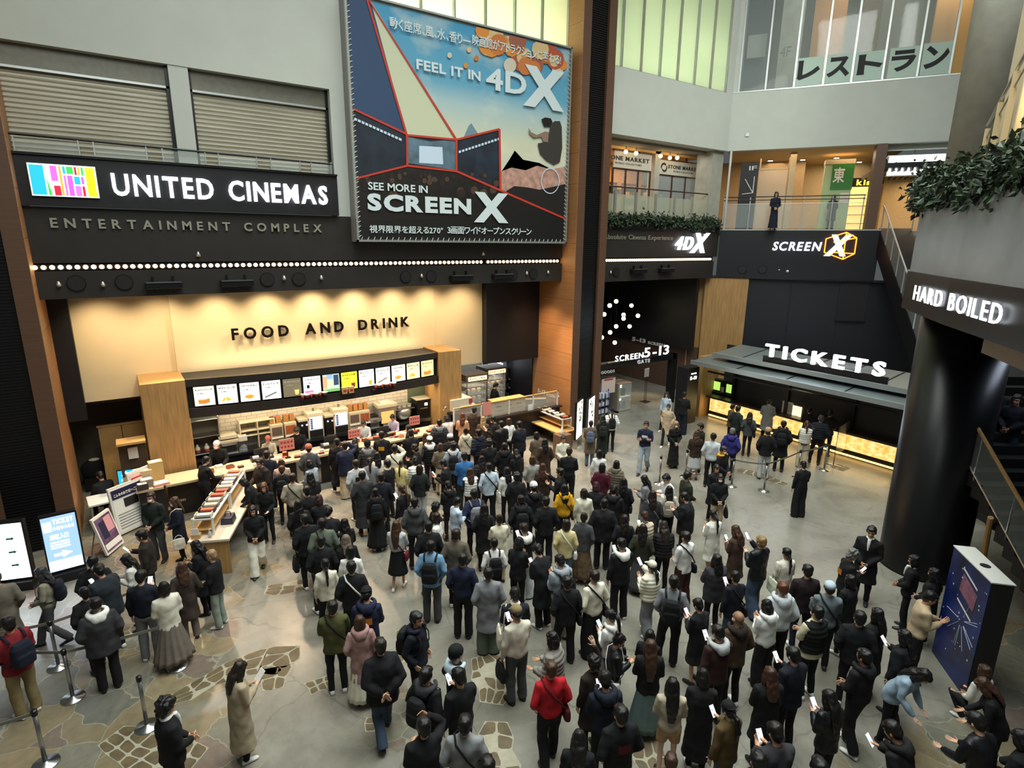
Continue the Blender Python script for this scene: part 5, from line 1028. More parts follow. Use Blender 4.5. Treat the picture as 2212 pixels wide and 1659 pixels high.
for (x0, x1, n) in ((1.4, 2.4, 4), (2.6, 3.6, 8), (3.7, 4.6, 5), (5.4, 6.4, 5), (6.8, 7.8, 6), (8.0, 8.7, 4)):
    for i in range(n):
        X = x0+(x1-x0)*(i+.5)/n; Yc = 16.38+rr.random()*.5; h = rr.uniform(.02, .12); s = rr.uniform(.06, .11); c = rr.randrange(6); ci = ('beige', 'rust-red', 'dark red', 'white', 'black', 'tan')[c]
        t = thing('snack_box', '%s small box on the counter %s, %s from left' % (ci, where[k].replace('beside the left', 'by the left'), (ords+['seventh', 'eighth'])[i]), 'box', (X, Yc, 1.02), rr.uniform(-.3, .3), 'small boxes on the serving counter'); MB().box(-s, s, -s*.8, s*.8, 0, h, m_tray[c]).build('box', t); MB().box(-s*.9, s*.9, -s*.7, s*.7, h, h+.006, m_tray[(c+3) % 6]).build('lid', t)
    k += 1
for i, (X, Y) in enumerate(((2.9, 17.7), (4.9, 17.55), (6.6, 17.3))):
    t = thing('till', 'black till with lit bluish display behind the serving counter, %s' % ('left one', 'middle one', 'right one')[i], 'till', (X, 16.85, 1.02)); MB().box(-.3, .3, -.12, .2, 0, .1, m_dark).build('base', t, bevel=.01); MB().box(-.2, .2, .05, .1, .1, .32, m_rub).build('monitor', t); MB().box(-.18, .18, .1, .105, .12, .3, glow('till_lit', '#8fa6e8', 2.2)).build('screen', t); MB().box(-.26, -.1, -.1, .0, .1, .16, m_wlac).box(.1, .24, -.1, 0, .1, .13, m_alu).build('key_block', t)
# popcorn display cases and the goods room behind
for i, (x, y, Y) in enumerate(((1020, 835, 18.6), (1062, 825, 19.2))):
    q = fy(x, y, Y); t = thing('popcorn_case', 'lit glass popcorn case with dark roof, the %s one' % ('left', 'right')[i], 'display case', (q[0], Y, 0)); MB().box(-.45, .45, -.35, .35, 0, .95, m_dark).build('cabinet', t); MB().box(-.5, .5, -.4, .4, 2.05, 2.3, mat('case_roof', '#5a4a3c', .5)).build('roof', t); MB().box(-.4, .4, -.42, -.4, 2.07, 2.22, glow('case_sign', '#ffe0a0', 2.5)).build('lit_sign', t)
    letters('POPCORN', -.33, .33, 2.1, 2.19, .005, m_ink, FAC, t, .04, .2, each=False, name='lettering', b0=-.42)
    for z in (1.2, 1.5, 1.8): MB().box(-.42, .42, -.32, .32, z, z+.015, m_glass).build('shelf', t)
    MB().box(-.44, .44, -.34, -.335, .95, 2.05, m_acr).build('glass_front', t)
    for a in (-.44, .42): MB().box(a, a+.03, -.35, -.32, .95, 2.05, m_steel).build('corner_post', t)
    lamp('case_lamp', 'AREA', (q[0], Y-.05, 2.03), 7, WARM2, .7, .5)
    for k, z in enumerate((.97, 1.22, 1.52)):
        for a in (-.25, .0, .25): tt = thing('popcorn_tub', 'popcorn tub in the %s glass case, %s shelf, %s' % (('left', 'right')[i], ('lowest', 'middle', 'upper')[k], ('left', 'centre', 'right')[int(a*4)+1]), 'tub', (q[0]+a, Y-.1, z)); MB().lathe([(.06, 0), (.085, .14)], (0, 0, 0), (m_cup, m_wlac, m_cuprim)[k], 10).build('tub', tt); MB().ball((0, 0, .14), (.075, .075, .03), mat('popcorn', '#e6c98a', .8), 8, 6).build('popcorn', tt)
t = thing('receipt_box', 'tan and black machine box with red stripe beside the right oak pillar', 'machine', (fy(985, 850, 17.6)[0], 17.5, 0)); MB().box(-.4, .4, -.2, .4, 0, 1.2, m_dark).box(-.42, .42, -.3, .45, 1.35, 1.75, m_crm).build('body', t); MB().box(.3, .43, -.32, -.3, 1.55, 1.72, m_redp).build('stripe', t); MB().box(-.3, .3, -.05, .1, 1.2, 1.36, m_alu).build('neck', t)
t = thing('white_cabinet', 'white display box with printed notices on the popcorn counter', 'cabinet', (fy(1100, 870, 16.85)[0], 16.85, 1.04)); MB().box(-.7, .7, -.05, .35, 0, .5, mat('pale_box', '#cdb99a', .5)).build('box', t, bevel=.01); MB().box(-.72, .72, -.07, .37, .5, .53, m_lwood).build('lid', t)
p = MB()
for a in (-.6, -.12, .3): p.box(a, a+.22, -.055, -.05, .3, .34, m_ink).box(a, a+.3, -.055, -.05, .16, .18, m_ggrey)
p.build('print', t)
t = thing('notice_board', 'pink notice sheet standing on the popcorn counter', 'notice', (fy(1051, 880, 16.68)[0], 16.66, 1.04)); MB().box(-.17, .17, 0, .01, .12, .62, m_pinkp).build('sheet', t); MB().box(-.015, .015, .01, .03, 0, .5, m_wlac).build('stand', t)
t = thing('card_holder', 'small white card at the right end of the popcorn counter', 'card', (fy(1146, 878, 16.7)[0], 16.68, 1.04)); MB().box(-.12, .12, 0, .02, 0, .22, m_paper).build('card', t)
t = thing('popcorn_warmer', 'small tan warmer box of snacks behind the popcorn counter', 'warmer', (fy(1006, 880, 17.3)[0], 17.35, 0)); MB().box(-.3, .3, -.2, .25, 0, .95, m_dark).build('cabinet', t); MB().box(-.32, .32, -.22, .27, 1.45, 1.5, m_alu).build('roof', t); MB().box(-.3, .3, .2, .24, .95, 1.45, m_lwood).box(-.3, .3, -.2, .2, 1.18, 1.2, m_alu).build('shelf', t); MB().box(-.2, .2, -.1, .1, 1.2, 1.32, m_ora).build('snack', t)
g_goods = glow('goods_lit', '#dfe8f4', 1.6)
for i, x in enumerate((1068, 1108, 1140)):
    q = fy(x, 770, 20.6); t = thing('goods_shelf', 'white lit goods shelf in the room behind the popcorn counter, %s' % ('left', 'middle', 'right')[i], 'shelf', (q[0], 20.5, 0)); MB().box(-.55, .55, .2, .25, 0, 2.2, m_wlac).build('back_panel', t); MB().box(-.55, .55, .1, .2, 1.75, 2.0, g_goods).build('lit_panel', t)
    for z in (.5, .9, 1.3): MB().box(-.55, .55, -.2, .2, z, z+.03, m_wlac).build('shelf', t)
    for a in (-.54, .52): MB().box(a, a+.025, -.2, .2, 0, 2.2, m_dark).build('upright', t)
    g = MB(); r2 = random.Random(i+40)
    for z in (.53, .93, 1.33):
        for k in range(6): g.box(-.5+k*.165, -.38+k*.165, -.15, .1, z, z+r2.uniform(.1, .3), mat('rg%d' % (k % 4), ('#b9c2cf', '#3a3d44', '#e9e9ec', '#7b8ea8')[k % 4], .5))
    tag(g.build('goods', t), kind='stuff')
lamp('goods_room', 'AREA', (12.2, 20.2, 2.6), 26, (.95, .97, 1.), 3, .8)
t = thing('low_partition', 'grey low partition with pale rail behind the popcorn counter', 'partition', (11.6, 18.4, 0)); fp = frame((0, 0, 0), (2.2, -1.0, 0)); MB().box(0, 2.3, 0, .06, 0, 1.1, m_ggrey, fp).build('board', t); MB().box(0, 2.3, -.02, .08, 1.1, 1.14, m_crm, fp).build('rail', t)
for i, x in enumerate((1090, 1130)): q = fy(x, 745, 20.7); t = thing('wall_notice', 'grey printed notice high on the wall behind the popcorn cases, %s' % ('left', 'right')[i], 'notice', (q[0], 20.78, q[2]-.2)); MB().box(-.5, .5, -.01, .02, 0, .55, mat('grey_notice', '#a2a09a', .6)).build('sheet', t); p = MB(); [p.box(-.35, .35, -.015, -.01, .1+.09*k, .13+.09*k, m_ggrey) for k in range(4)]; p.build('print', t)
lamp('column_wash', 'SPOT', (12.2, 17.6, 5.7), 420, (1, .68, .38), target=(13.95, 17.4, 2.2), spot=math.radians(80), blend=1., soft=.1)
# wall wash and floor light from the dark beam
for i in range(9):
    x = -.4+i*1.36; lamp('wall_washer', 'SPOT', (x, 17.62, 5.78), 190, (1, .78, .50), target=(x, 18.6, 3.9), spot=math.radians(112), blend=1., soft=.08)
for i in range(6):
    x = 1+i*2.35; lamp('beam_downlight', 'SPOT', (x, 17.2, 5.75), 1500, (1, .72, .48), target=(x, 14.6, 0), spot=math.radians(84), blend=1., soft=.15)
w = None
# sign on the column, bench with a tray rack
t = thing('letter_sign', 'white 5-13 SCREEN with an up arrow on the wooden column', 'sign', (13.93, 17.5, 2.1))
fC = lambda a, b, c: (b, -a, c)
ya, yb_ = fx(1162, 845, 13.93)[1]-17.5, fx(1207, 862, 13.93)[1]-17.5; zc = fx(1185, 855, 13.93)[2]-2.1
letters('5-13', -ya, -ya+(ya-yb_)*.36, zc-.02, zc+.16, .01, m_wlac, fC, t, .04, .15, each=False, name='lettering'); letters('SCREEN', -ya+(ya-yb_)*.42, -ya+(ya-yb_)*.84, zc-.02, zc+.1, .01, m_wlac, fC, t, .03, .1, each=False, name='lettering')
ar = MB(); a0 = -yb_-.05
for p, q in (((a0, zc-.02), (a0, zc+.18)), ((a0, zc+.18), (a0-.07, zc+.1)), ((a0, zc+.18), (a0+.07, zc+.1))): ar.tube([fC(p[0], -.01, p[1]), fC(q[0], -.01, q[1])], .012, m_wlac, 5)
ar.build('arrow', t)
t = thing('wooden_bench', 'pale wooden side table against the column, carrying a tray rack', 'table', (12.85, 16.0, 0)); MB().box(-.42, .5, -.95, .9, .52, .57, m_lwood).build('table_top', t, bevel=.01)
for x, y in ((-.35, -.85), (.4, -.85), (-.35, .8), (.4, .8)): MB().box(x-.04, x+.04, y-.04, y+.04, 0, .52, m_oak).build('leg', t)
MB().box(.42, .5, -.9, .85, .1, .52, m_oak).build('panel', t)
def rack(loc, rz, L, lab, nb, sh):
    t = thing('tray_rack', lab, 'rack', loc, rz)
    for x in (-.2, .2):
        for y in (-L/2, L/2): MB().box(x-.02, x+.02, y-.02, y+.02, 0, .42, m_wlac).build('leg', t)
    MB().box(-.22, .22, -L/2, L/2, .36, .39, m_wlac).build('tray_board', t); MB().box(-.2, .2, -L/2, L/2, .12, .14, m_lwood).build('lower_board', t)
    r2 = random.Random(nb)
    for k in range(nb):
        y = -L/2+.12+(L-.24)*k/(nb-1); c, s = math.cos(rz), math.sin(rz); p = (loc[0]-s*y, loc[1]+c*y, loc[2]+.39); cc = r2.randrange(4)
        tt = thing('condiment_box', '%s open box on the %s, %s from the far end' % (('black', 'grey', 'cream', 'brown')[cc], sh, (ords+['seventh'])[nb-1-k]), 'box', p, rz, 'condiment boxes on tray racks'); MB().box(-.17, .17, -.09, .09, 0, .02, m_tray[4]).box(-.17, -.15, -.09, .09, .02, .09, (m_rub, m_ggrey, m_crm, m_cup)[cc]).box(.15, .17, -.09, .09, .02, .09, (m_rub, m_ggrey, m_crm, m_cup)[cc]).build('box', tt); MB().box(-.13, .13, -.06, .06, .02, .07, m_tray[r2.choice((0, 3, 3, 1))]).build('contents', tt)
rack((13.0, 16.1, .57), 0, 1.6, 'white tray rack on the column side table, with napkins', 6, 'column table rack')
# ------------------------------------------------------------------ left side: trolley table, ticket square, boards
tp = [fz(415, 1165, .85), fz(485, 1172, .85), fz(545, 1050, .85), fz(505, 1045, .85)]
A0 = (tp[0]+tp[1])/2; A1 = (tp[2]+tp[3])/2; dv = (A1-A0)[:2]; LL = np.linalg.norm(dv); rz = math.atan2(-dv[0], dv[1]); cc = (A0+A1)/2
t = thing('serving_table', 'long pale serving table with wooden front left of the food queue', 'table', (cc[0], cc[1], 0), rz)
MB().box(-.42, .42, -LL/2, LL/2, .8, .86, mat('table_white', '#d9c8b4', .35)).build('table_top', t, bevel=.008); MB().box(-.38, .38, -LL/2+.05, -LL/2+.1, 0, .8, m_oak).build('end_panel', t); MB().box(-.38, .38, LL/2-.1, LL/2-.05, 0, .8, m_oak).build('end_panel', t); MB().box(-.38, -.33, -LL/2+.05, LL/2-.05, .0, .8, m_oak).build('side_panel', t)
u = np.array([math.cos(rz), math.sin(rz)]); v = np.array([-math.sin(rz), math.cos(rz)])
on = lambda a, b, z=.86: (cc[0]+u[0]*a+v[0]*b, cc[1]+u[1]*a+v[1]*b, z)
rack(on(-.15, -LL*.2), rz, 1.3, 'white tray rack on the serving table, the nearer one', 5, 'nearer serving rack'); rack(on(-.12, LL*.25), rz, 1.4, 'white tray rack on the serving table, the farther one', 6, 'farther serving rack')
t = thing('handbag', 'dark navy bag lying on the serving table', 'bag', on(.2, -LL*.22), rz); MB().prism([(-.14, 0), (.14, 0), (.11, .16), (-.11, .16)], -.16, .16, mat('navy_leather', '#1d2036', .4), lambda a, b, c: (a, c, b)).build('body', t, bevel=.02); MB().tube([(-.06, 0, .16), (-.05, 0, .25), (.05, 0, .25), (.06, 0, .16)], .01, m_rub, 6).build('handle', t)
t = thing('paper_stack', 'white paper stand at the near end of the serving table', 'paper', on(-.28, -LL/2+.16), rz); MB().box(-.09, .09, -.06, .06, 0, .1, m_lwood).build('holder', t); MB().box(-.075, .075, -.05, -.04, .1, .24, m_paper).build('sheet', t)
t = thing('pump_bottle', 'clear pump bottle at the near end of the serving table', 'bottle', on(.0, -LL/2+.14), rz); MB().lathe([(.035, 0), (.035, .12), (.012, .15), (.012, .19)], (0, 0, 0), mat('clear_plastic', '#d8d4c8', .2, alpha=.6), 12).build('bottle', t, True); MB().box(-.01, .05, -.01, .01, .19, .205, m_wlac).build('pump', t)
# dark service desk with kitchen clutter left of it
p = fz(365, 1035, 1.0); t = thing('service_desk', 'dark service desk behind the white-masked pair, with cluttered top', 'desk', (.95, 16.3, 0)); 
MB().box(-1.15, -.55, -.05, .7, .96, 1.02, MATS['counter_pale']).build('desk_top', t); MB().box(-1.1, -.52, 0, .65, 0, .96, m_black).build('carcass', t); letters('UNITED', .62-1.1, 1.0-1.1, .5, .56, .01, m_brass, FAC, t, .02, .1, each=False, name='lettering')
rr = random.Random(5)
for i, (x, y, s, h, c, nm) in enumerate(((.0, 16.85, .2, .35, '#d2b58a', 'tan carton stack'), (.3, 16.9, .16, .5, '#c9a86a', 'tall tan carton'), (.05, 16.5, .14, .2, '#8a7f72', 'grey paper tray'), (.35, 16.45, .18, .06, '#d9a08e', 'pink leaflet stack'), (-.05, 16.35, .12, .15, '#40352d', 'brown basket'))):
    t = thing('carton' if 'carton' in nm else 'paper_tray', nm+' on the cluttered service desk by the left oak pillar', 'box', (x, y, 1.02), rr.uniform(-.2, .2)); MB().box(-s, s, -s*.8, s*.8, 0, h, mat('clut%d' % i, c, .7)).build('box', t); MB().box(-s*.8, s*.8, -s*.6, s*.6, h, h+.01, m_paper).build('papers', t)
t = thing('wooden_kiosk', 'brown wooden stand with dispensers left of the left oak pillar', 'stand', (-.15, 17.3, 0)); MB().box(-.3, .3, -.25, .3, 0, 1.05, m_oak).build('base', t); MB().box(-.3, .3, .1, .3, 1.05, 2.0, mat('kiosk_dark', '#4a3a2c', .5)).build('back_panel', t); MB().box(-.32, .32, -.2, .32, 2.0, 2.06, m_lwood).build('top', t); MB().box(-.1, .12, .02, .1, 1.55, 1.85, m_wlac).build('dispenser', t); MB().box(-.15, .15, -.1, .1, 1.05, 1.15, m_acr).build('tray', t)
q = fy(268, 960, 19.2); t = thing('wooden_partition', 'tan wooden folding partition in the dim corner at left', 'partition', (q[0], 19.4, 0)); MB().box(-.55, -.01, 0, .06, 0, 1.95, m_lwood).build('panel', t); MB().box(.01, .6, 0, .06, 0, 1.95, m_lwood).build('panel', t); MB().box(-.58, .63, -.02, .08, 1.95, 1.99, m_lwood).build('cap_rail', t)
for i in range(5):
    t = thing('queue_pole', 'stored brass queue pole before the wooden partition, %s from the left' % ords[i], 'pole', (-.45+i*.1, 18.9, 0)); MB().tube([(0, 0, .03), (0, 0, 1.0)], .02, mat('brass', '#8a6a3a', .35, .8), 8).build('tube', t); MB().lathe([(.03, 1.0), (.04, 1.04), (.02, 1.08)], (0, 0, 0), MATS['brass'], 10).build('head', t); MB().lathe([(.12, 0), (.12, .03)], (0, 0, 0), m_dark, 14).build('base_plate', t)
# seats and coats behind the left column
for i, (x, y, lab) in enumerate(((193, 965, 'dark padded chair with shiny frame in the corner behind the left column'), (172, 940, 'dark chair half hidden by the left wooden column'))):
    q = fz(x, y, .9); t = thing('chair', lab, 'chair', (q[0], q[1]-.0, 0), .3); MB().box(-.25, .25, -.25, .25, .42, .48, m_rub).build('seat', t, bevel=.02); MB().box(-.24, .24, .2, .26, .55, .95, m_rub).build('backrest', t, bevel=.02); MB().tube([(-.24, .24, .48), (-.24, .26, .98), (.24, .26, .98), (.24, .24, .48)], .015, m_steel, 8).build('back_frame', t)
    for a, b in ((-.22, -.22), (.22, -.22), (-.22, .22), (.22, .22)): MB().tube([(a, b, 0), (a, b, .42)], .014, m_steel, 6).build('leg', t)
q = fz(200, 1000, .8); t = thing('draped_coats', 'heap of black coats over a seat back beside the left column', 'coat', (q[0], q[1], .3)); mb = MB(); mb.ball((0, 0, .3), (.32, .2, .32), mat('black_coat', '#0e0d0e', .9), 14, 10).ball((.15, .05, .25), (.25, .2, .25), MATS['black_coat'], 12, 8); mb.build('coat_heap', t, True); MB().ball((.05, -.02, .6), (.14, .09, .05), m_crm, 12, 8).build('fur_collar', t, True); MB().box(-.25, .25, -.2, .2, -.3, .1, m_dark).build('seat', t)
q = fz(235, 1085, .75); t = thing('desk', 'white desk corner behind the notice boards at left', 'desk', (q[0]+.45, q[1]+.45, 0), .1); MB().box(-.9, .7, -.35, .35, .7, .74, m_paper).build('desk_top', t)
for a, b in ((-.85, -.3), (.65, -.3), (-.85, .3), (.65, .3)): MB().box(a-.02, a+.02, b-.02, b+.02, 0, .7, m_alu).build('leg', t)
p0, p1 = fd(262, 1020, 17.3), fd(312, 1010, 17.3)
q = fz(290, 1050, .8); t = thing('monitor', 'monitor with bright cyan picture on the desk at left', 'monitor', (q[0], q[1]+.1, .74), math.radians(-8)); MB().box(-.34, .34, 0, .04, .1, .52, m_dark).build('frame', t); MB().box(-.32, .32, -.006, 0, .12, .5, mat('cyan_screen', '#2aa8d0', .5, emit='#25a9d6', estr=1.1)).build('screen', t); MB().box(-.12, .12, -.06, .1, 0, .015, m_dark).box(-.03, .03, .02, .06, 0, .2, m_dark).build('stand', t)
sp_ = MB(); rr = random.Random(8)
for k in range(7): sp_.ball((rr.uniform(-.27, .27), -.007, rr.uniform(.16, .45)), (.04, .002, .04), glow('cyan_pale', '#a8ecf4', 1.2), 10, 6)
sp_.build('picture', t)
def board(x0, x1, yb0, yb1, h, lab, mface, nm='notice_board', tilt=.12, w=None):
    a, b = fz(x0, yb0), fz(x1, yb1); d = (b-a)[:2]; wd = np.linalg.norm(d); t = thing(nm, lab, 'notice board', (a[0], a[1], 0), math.atan2(d[1], d[0])); wd = w or wd
    f = lambda a_, b_, c_: (a_, b_+c_*tilt, c_)
    MB().box(0, wd, 0, .05, .05, h, m_wlac, f).build('board', t); MB().box(.04, wd-.04, -.006, 0, .1, h-.05, mface, f).build('sheet', t); MB().tube([(.1, .45, 0), (.1, .05+h*tilt*.8, h*.8)], .015, m_steel, 6).build('rear_leg', t); MB().tube([(wd-.1, .45, 0), (wd-.1, .05+h*tilt*.8, h*.8)], .015, m_steel, 6).build('rear_leg', t); return t, wd, f
t, wd, f = board(258, 330, 1162, 1128, 1.25, 'white notice board with a navy heading and dark picture, left of the pink one', m_paper)
MB().box(.05, wd-.05, -.012, -.006, .95, 1.18, mat('navy_print', '#1c1c3c', .6), f).build('heading', t); letters('こんなのお客様へご案内', .1, wd-.1, 1.0, 1.08, .004, m_paper, f, t, .03, .1, each=False, name='lettering', b0=-.012); MB().box(wd*.35, wd*.75, -.012, -.006, .68, .9, m_ink, f).build('picture', t)
p = MB(); [p.box(.1, wd-.12, -.01, -.006, .18+.07*k, .2+.07*k, m_ggrey, f) for k in range(6)]; p.build('print', t)
t, wd, f = board(303, 365, 1140, 1108, 1.45, 'pale pink price board reading ¥2,000 behind the masked pair', mat('pink_sheet', '#e2c3b8', .7))
MB().box(.08, wd-.08, -.012, -.006, 1.22, 1.3, m_redp, f).build('heading', t); letters('¥2,000', wd*.35, wd*.7, 1.02, 1.12, .004, m_ink, f, t, .03, .1, each=False, name='lettering', b0=-.008); p = MB(); [p.box(.1, wd-.12, -.01, -.006, .3+.1*k, .33+.1*k, m_pinkp, f) for k in range(6)]; p.build('print', t)
t, wd, f = board(235, 270, 1205, 1175, .95, 'slanted dark film poster stand with pink picture beside the wooden column', mat('poster_mix', '#6a4f6c', .5, var=.6, vscale=5), 'poster_stand', .25)
p = MB(); p.box(.05, wd-.05, -.012, -.006, .15, .28, m_paper, f).box(.12, wd*.5, -.012, -.006, .4, .8, mat('poster_dark', '#2b2c44', .5), f).box(wd*.5, wd-.08, -.012, -.006, .5, .85, mat('poster_pink', '#d89ba4', .5), f); p.build('print', t)
# white lit boards
def litboard(x0, x1, yt0, yt1, yb0, yb1, lab, mface, nm):
    a, b = fz(x0, yb0), fz(x1, yb1); d = (b-a)[:2]; wd = np.linalg.norm(d); t = thing(nm, lab, 'lit board', (a[0], a[1], 0), math.atan2(d[1], d[0])); h = 1.5
    MB().box(0, wd, 0, .14, .2, h+.05, m_dark).build('case', t, bevel=.01); MB().box(.03, wd-.03, -.01, 0, .26, h, mface).build('lit_face', t); MB().box(0, wd, -.1, .24, 0, .2, m_dark).build('base', t); return t, wd
t, wd = litboard(-70, 78, 0, 0, 1288, 1268, 'bright white lit board at the left edge with small green arrows', glow('board_white', '#f4faff', 3.2), 'lit_board')
ar = MB()
for k in range(3): ar.prism([(wd-.33, .55+k*.3), (wd-.24, .55+k*.3), (wd-.24, .53+k*.3), (wd-.19, .57+k*.3), (wd-.24, .61+k*.3), (wd-.24, .59+k*.3), (wd-.33, .59+k*.3)], .01, .014, mat('green_arrow', '#1f7f78', .5), lambda a, b, c: (a, -c, b))
ar.build('arrow', t)
t, wd = litboard(110, 190, 0, 0, 1262, 1240, 'lit pale blue TICKET SQUARE board with a white arrow', glow('board_blue', '#8fb0d8', 1.3), 'lit_board')
MB().box(.04, wd-.04, -.014, -.01, .27, .5, g_board).box(.05, wd*.3, -.014, -.01, 1.18, 1.4, g_board).build('white_field', t)
letters('TICKET', wd*.34, wd-.08, 1.32, 1.44, .004, g_board, FAC, t, .05, .2, each=False, name='lettering', b0=-.01); letters('SQUARE', wd*.34, wd-.08, 1.18, 1.27, .004, g_board, FAC, t, .05, .2, each=False, name='lettering', b0=-.01); letters('回収入口', .14, wd-.2, .98, 1.1, .004, g_board, FAC, t, .03, .1, each=False, name='lettering', b0=-.01)
p = MB(); [p.box(.12, wd-.2, -.014, -.01, .78+.06*k, .81+.06*k, g_board) for k in range(3)]; p.prism([(.15, .6), (wd-.35, .6), (wd-.35, .55), (wd-.18, .63), (wd-.35, .71), (wd-.35, .66), (.15, .66)], .01, .014, g_board, lambda a, b, c: (a, -c, b)); p.build('arrow', t)
lamp('board_spill', 'AREA', (-2.3, 14.25, 1.0), 26, BLUE, 2.4, 1.2, (-2.2, 11, .4))
# ------------------------------------------------------------------ queue posts
m_belt = mat('queue_belt', '#77756c', .8)
def post(x, y, lab):
    q = fz(x, y); t = thing('queue_post', lab, 'queue post', (q[0], q[1], 0)); MB().lathe([(.17, 0), (.165, .015), (.05, .03), (.03, .05)], (0, 0, 0), m_steel, 24).build('base_plate', t, True); MB().tube([(0, 0, .04), (0, 0, .84)], .028, m_steel, 12).build('tube', t, True); MB().lathe([(.035, .82), (.038, .84), (.038, .9), (.02, .915)], (0, 0, 0), m_dark, 12).build('belt_head', t); return q
L1 = post(99, 1650, 'steel queue post nearest the bottom left corner'); L2 = post(318, 1570, 'steel queue post left of the person in the beige trench'); L3 = post(158, 1508, 'steel queue post behind the person in the red jacket'); L4 = post(384, 1440, 'steel queue post below the grey pleated skirt'); L5 = post(127, 1440, 'steel queue post in front of the white lit board, farthest of the left group'); L0 = fz(-80, 1590); L00 = fz(-60, 1500)
def belt(a, b, lab, z=.86, sag=.03):
    t = thing('queue_belt', lab, 'queue belt', ((a[0]+b[0])/2, (a[1]+b[1])/2, z)); c = (a+b)/2; mb = MB(); n = 10; V = []; d = (b-a)[:2]; d = d/np.linalg.norm(d)
    for i in range(n+1):
        s = .03+.94*i/n; p = a+(b-a)*s; zz = -sag*4*s*(1-s); V += [(p[0]-c[0]-d[1]*.004, p[1]-c[1]+d[0]*.004, zz-.025), (p[0]-c[0]-d[1]*.004, p[1]-c[1]+d[0]*.004, zz+.025), (p[0]-c[0]+d[1]*.004, p[1]-c[1]-d[0]*.004, zz-.025), (p[0]-c[0]+d[1]*.004, p[1]-c[1]-d[0]*.004, zz+.025)]
    mb.add(V, [f for i in range(n) for f in ((4*i, 4*i+4, 4*i+5, 4*i+1), (4*i+2, 4*i+3, 4*i+7, 4*i+6), (4*i+1, 4*i+5, 4*i+7, 4*i+3), (4*i, 4*i+2, 4*i+6, 4*i+4))], m_belt); mb.build('belt', t)
Lx = fz(600, 1560)
belt(L3, L4, 'grey queue belt across the person in the charcoal puffer'); belt(L00, L3, 'grey queue belt at the left edge across the red jacket'); belt(L1, fz(-120, 1720), 'grey queue belt leaving the bottom left corner'); belt(L5, fz(330, 1350), 'grey queue belt from the farthest left post into the queue'); belt(fz(-90, 1480), L5, 'grey queue belt running left from the farthest left post'); belt(L1, L2, 'grey queue belt between the two nearest posts at bottom left') if False else None
R = [post(1424, 1045, 'steel queue post alone right of the crowd, nearest to the walking man'), post(1480, 1030, 'steel queue post beside the person in the black dress'), post(1650, 1060, 'steel queue post left of the person with wide black trousers'), post(1780, 1015, 'steel queue post nearest to the notice screens'), post(1722, 1030, 'steel queue post behind the person with wide black trousers'), post(1580, 1050, 'steel queue post behind the person in black and yellow')]
belt(R[1], R[5], 'grey queue belt before the person in the grey skirt'); belt(R[5], R[2], 'dark queue belt below the purple jacket'); belt(R[2], R[4], 'grey queue belt behind the two people with backpacks'); belt(R[4], R[3], 'grey queue belt near the white puffer vest')
# screens and notices by the right end of the ticket counter
for i, (x, y, w_, h, lab, m) in enumerate(((1868, 985, .8, 1.25, 'dark notice stand covered with small print at the end of the ticket counter', mat('dark_notice', '#2a2422', .6, var=.3, vscale=12)), (1925, 1000, .9, 1.25, 'yellow and blue notice stand next to the round pillar', mat('yellow_notice', '#c9a23a', .6)))):
    q = fz(x, y); t = thing('notice_stand', lab, 'notice stand', (q[0], q[1], 0), -math.pi/2-.1); MB().box(-w_/2, w_/2, 0, .04, .35, h, m).build('board', t); MB().box(-w_*.2, w_*.35, -.005, 0, h-.3, h-.08, m_paper).build('sheet', t)
    if i: MB().box(-w_*.45, w_*.45, -.006, 0, .4, .7, mat('blue_print2', '#3a4a8a', .5)).build('print', t)
    for a in (-w_*.4, w_*.4): MB().tube([(a, .02, .02), (a, .02, .4)], .015, m_steel, 6).build('leg', t); MB().box(a-.02, a+.02, -.22, .22, 0, .02, m_steel).build('foot', t)
for i, (x0, y0, x1, y1, lab) in enumerate(((1800, 1005, 1850, 965, 'clear framed screen on feet right of the black puffer'), (1822, 985, 1862, 950, 'second clear framed screen, behind the first'))):
    a, b = fz(x0, y0), fz(x1, y1); d = (b-a)[:2]; wd = np.linalg.norm(d); t = thing('clear_screen', lab, 'screen', (a[0], a[1], 0), math.atan2(d[1], d[0])); f = MB().tube([(0, 0, .02), (0, 0, 1.35), (wd, 0, 1.35), (wd, 0, .02)], .015, m_dark, 6); f.build('frame', t); MB().box(.02, wd-.02, -.004, .004, .3, 1.33, m_acr).build('sheet', t)
    for a_ in (0, wd): MB().box(a_-.02, a_+.02, -.25, .25, 0, .02, m_steel).build('foot', t)
# tall poster box at the lower right
c = [fz(2063, 1178, 2.15), fz(2098, 1182, 2.15), fz(2184, 1263, 2.15), fz(2145, 1258, 2.15)]
e = (c[3]-c[0])[:2]; wd = np.linalg.norm(e); t = thing('poster_box', 'tall dark blue poster box with white top and round hole, by the stairs', 'poster box', (c[0][0], c[0][1], 0), math.atan2(e[1], e[0]))
mp_ = mat('galaxy_print', '#16235a', .35, var=.9, vscale=2.2)
MB().box(0, wd, 0, .3, 0, 2.13, m_ink).build('body', t); MB().box(.01, wd-.01, -.012, 0, .02, 2.12, mp_).build('print', t); MB().box(-.01, wd+.01, -.02, .31, 2.13, 2.15, m_paper).build('top_sheet', t)
MB().lathe([(.075, 0), (.075, .004)], (wd*.55, .15, 2.15), m_rub, 20).build('hole', t)
p = MB(); rr = random.Random(2)
for k in range(26): x, z = rr.uniform(.05, wd-.05), rr.uniform(.1, 2.0); s = rr.uniform(.005, .014); p.box(x-s, x+s, -.016, -.012, z-s, z+s, mat('star_print', '#c9d4ee', .5))
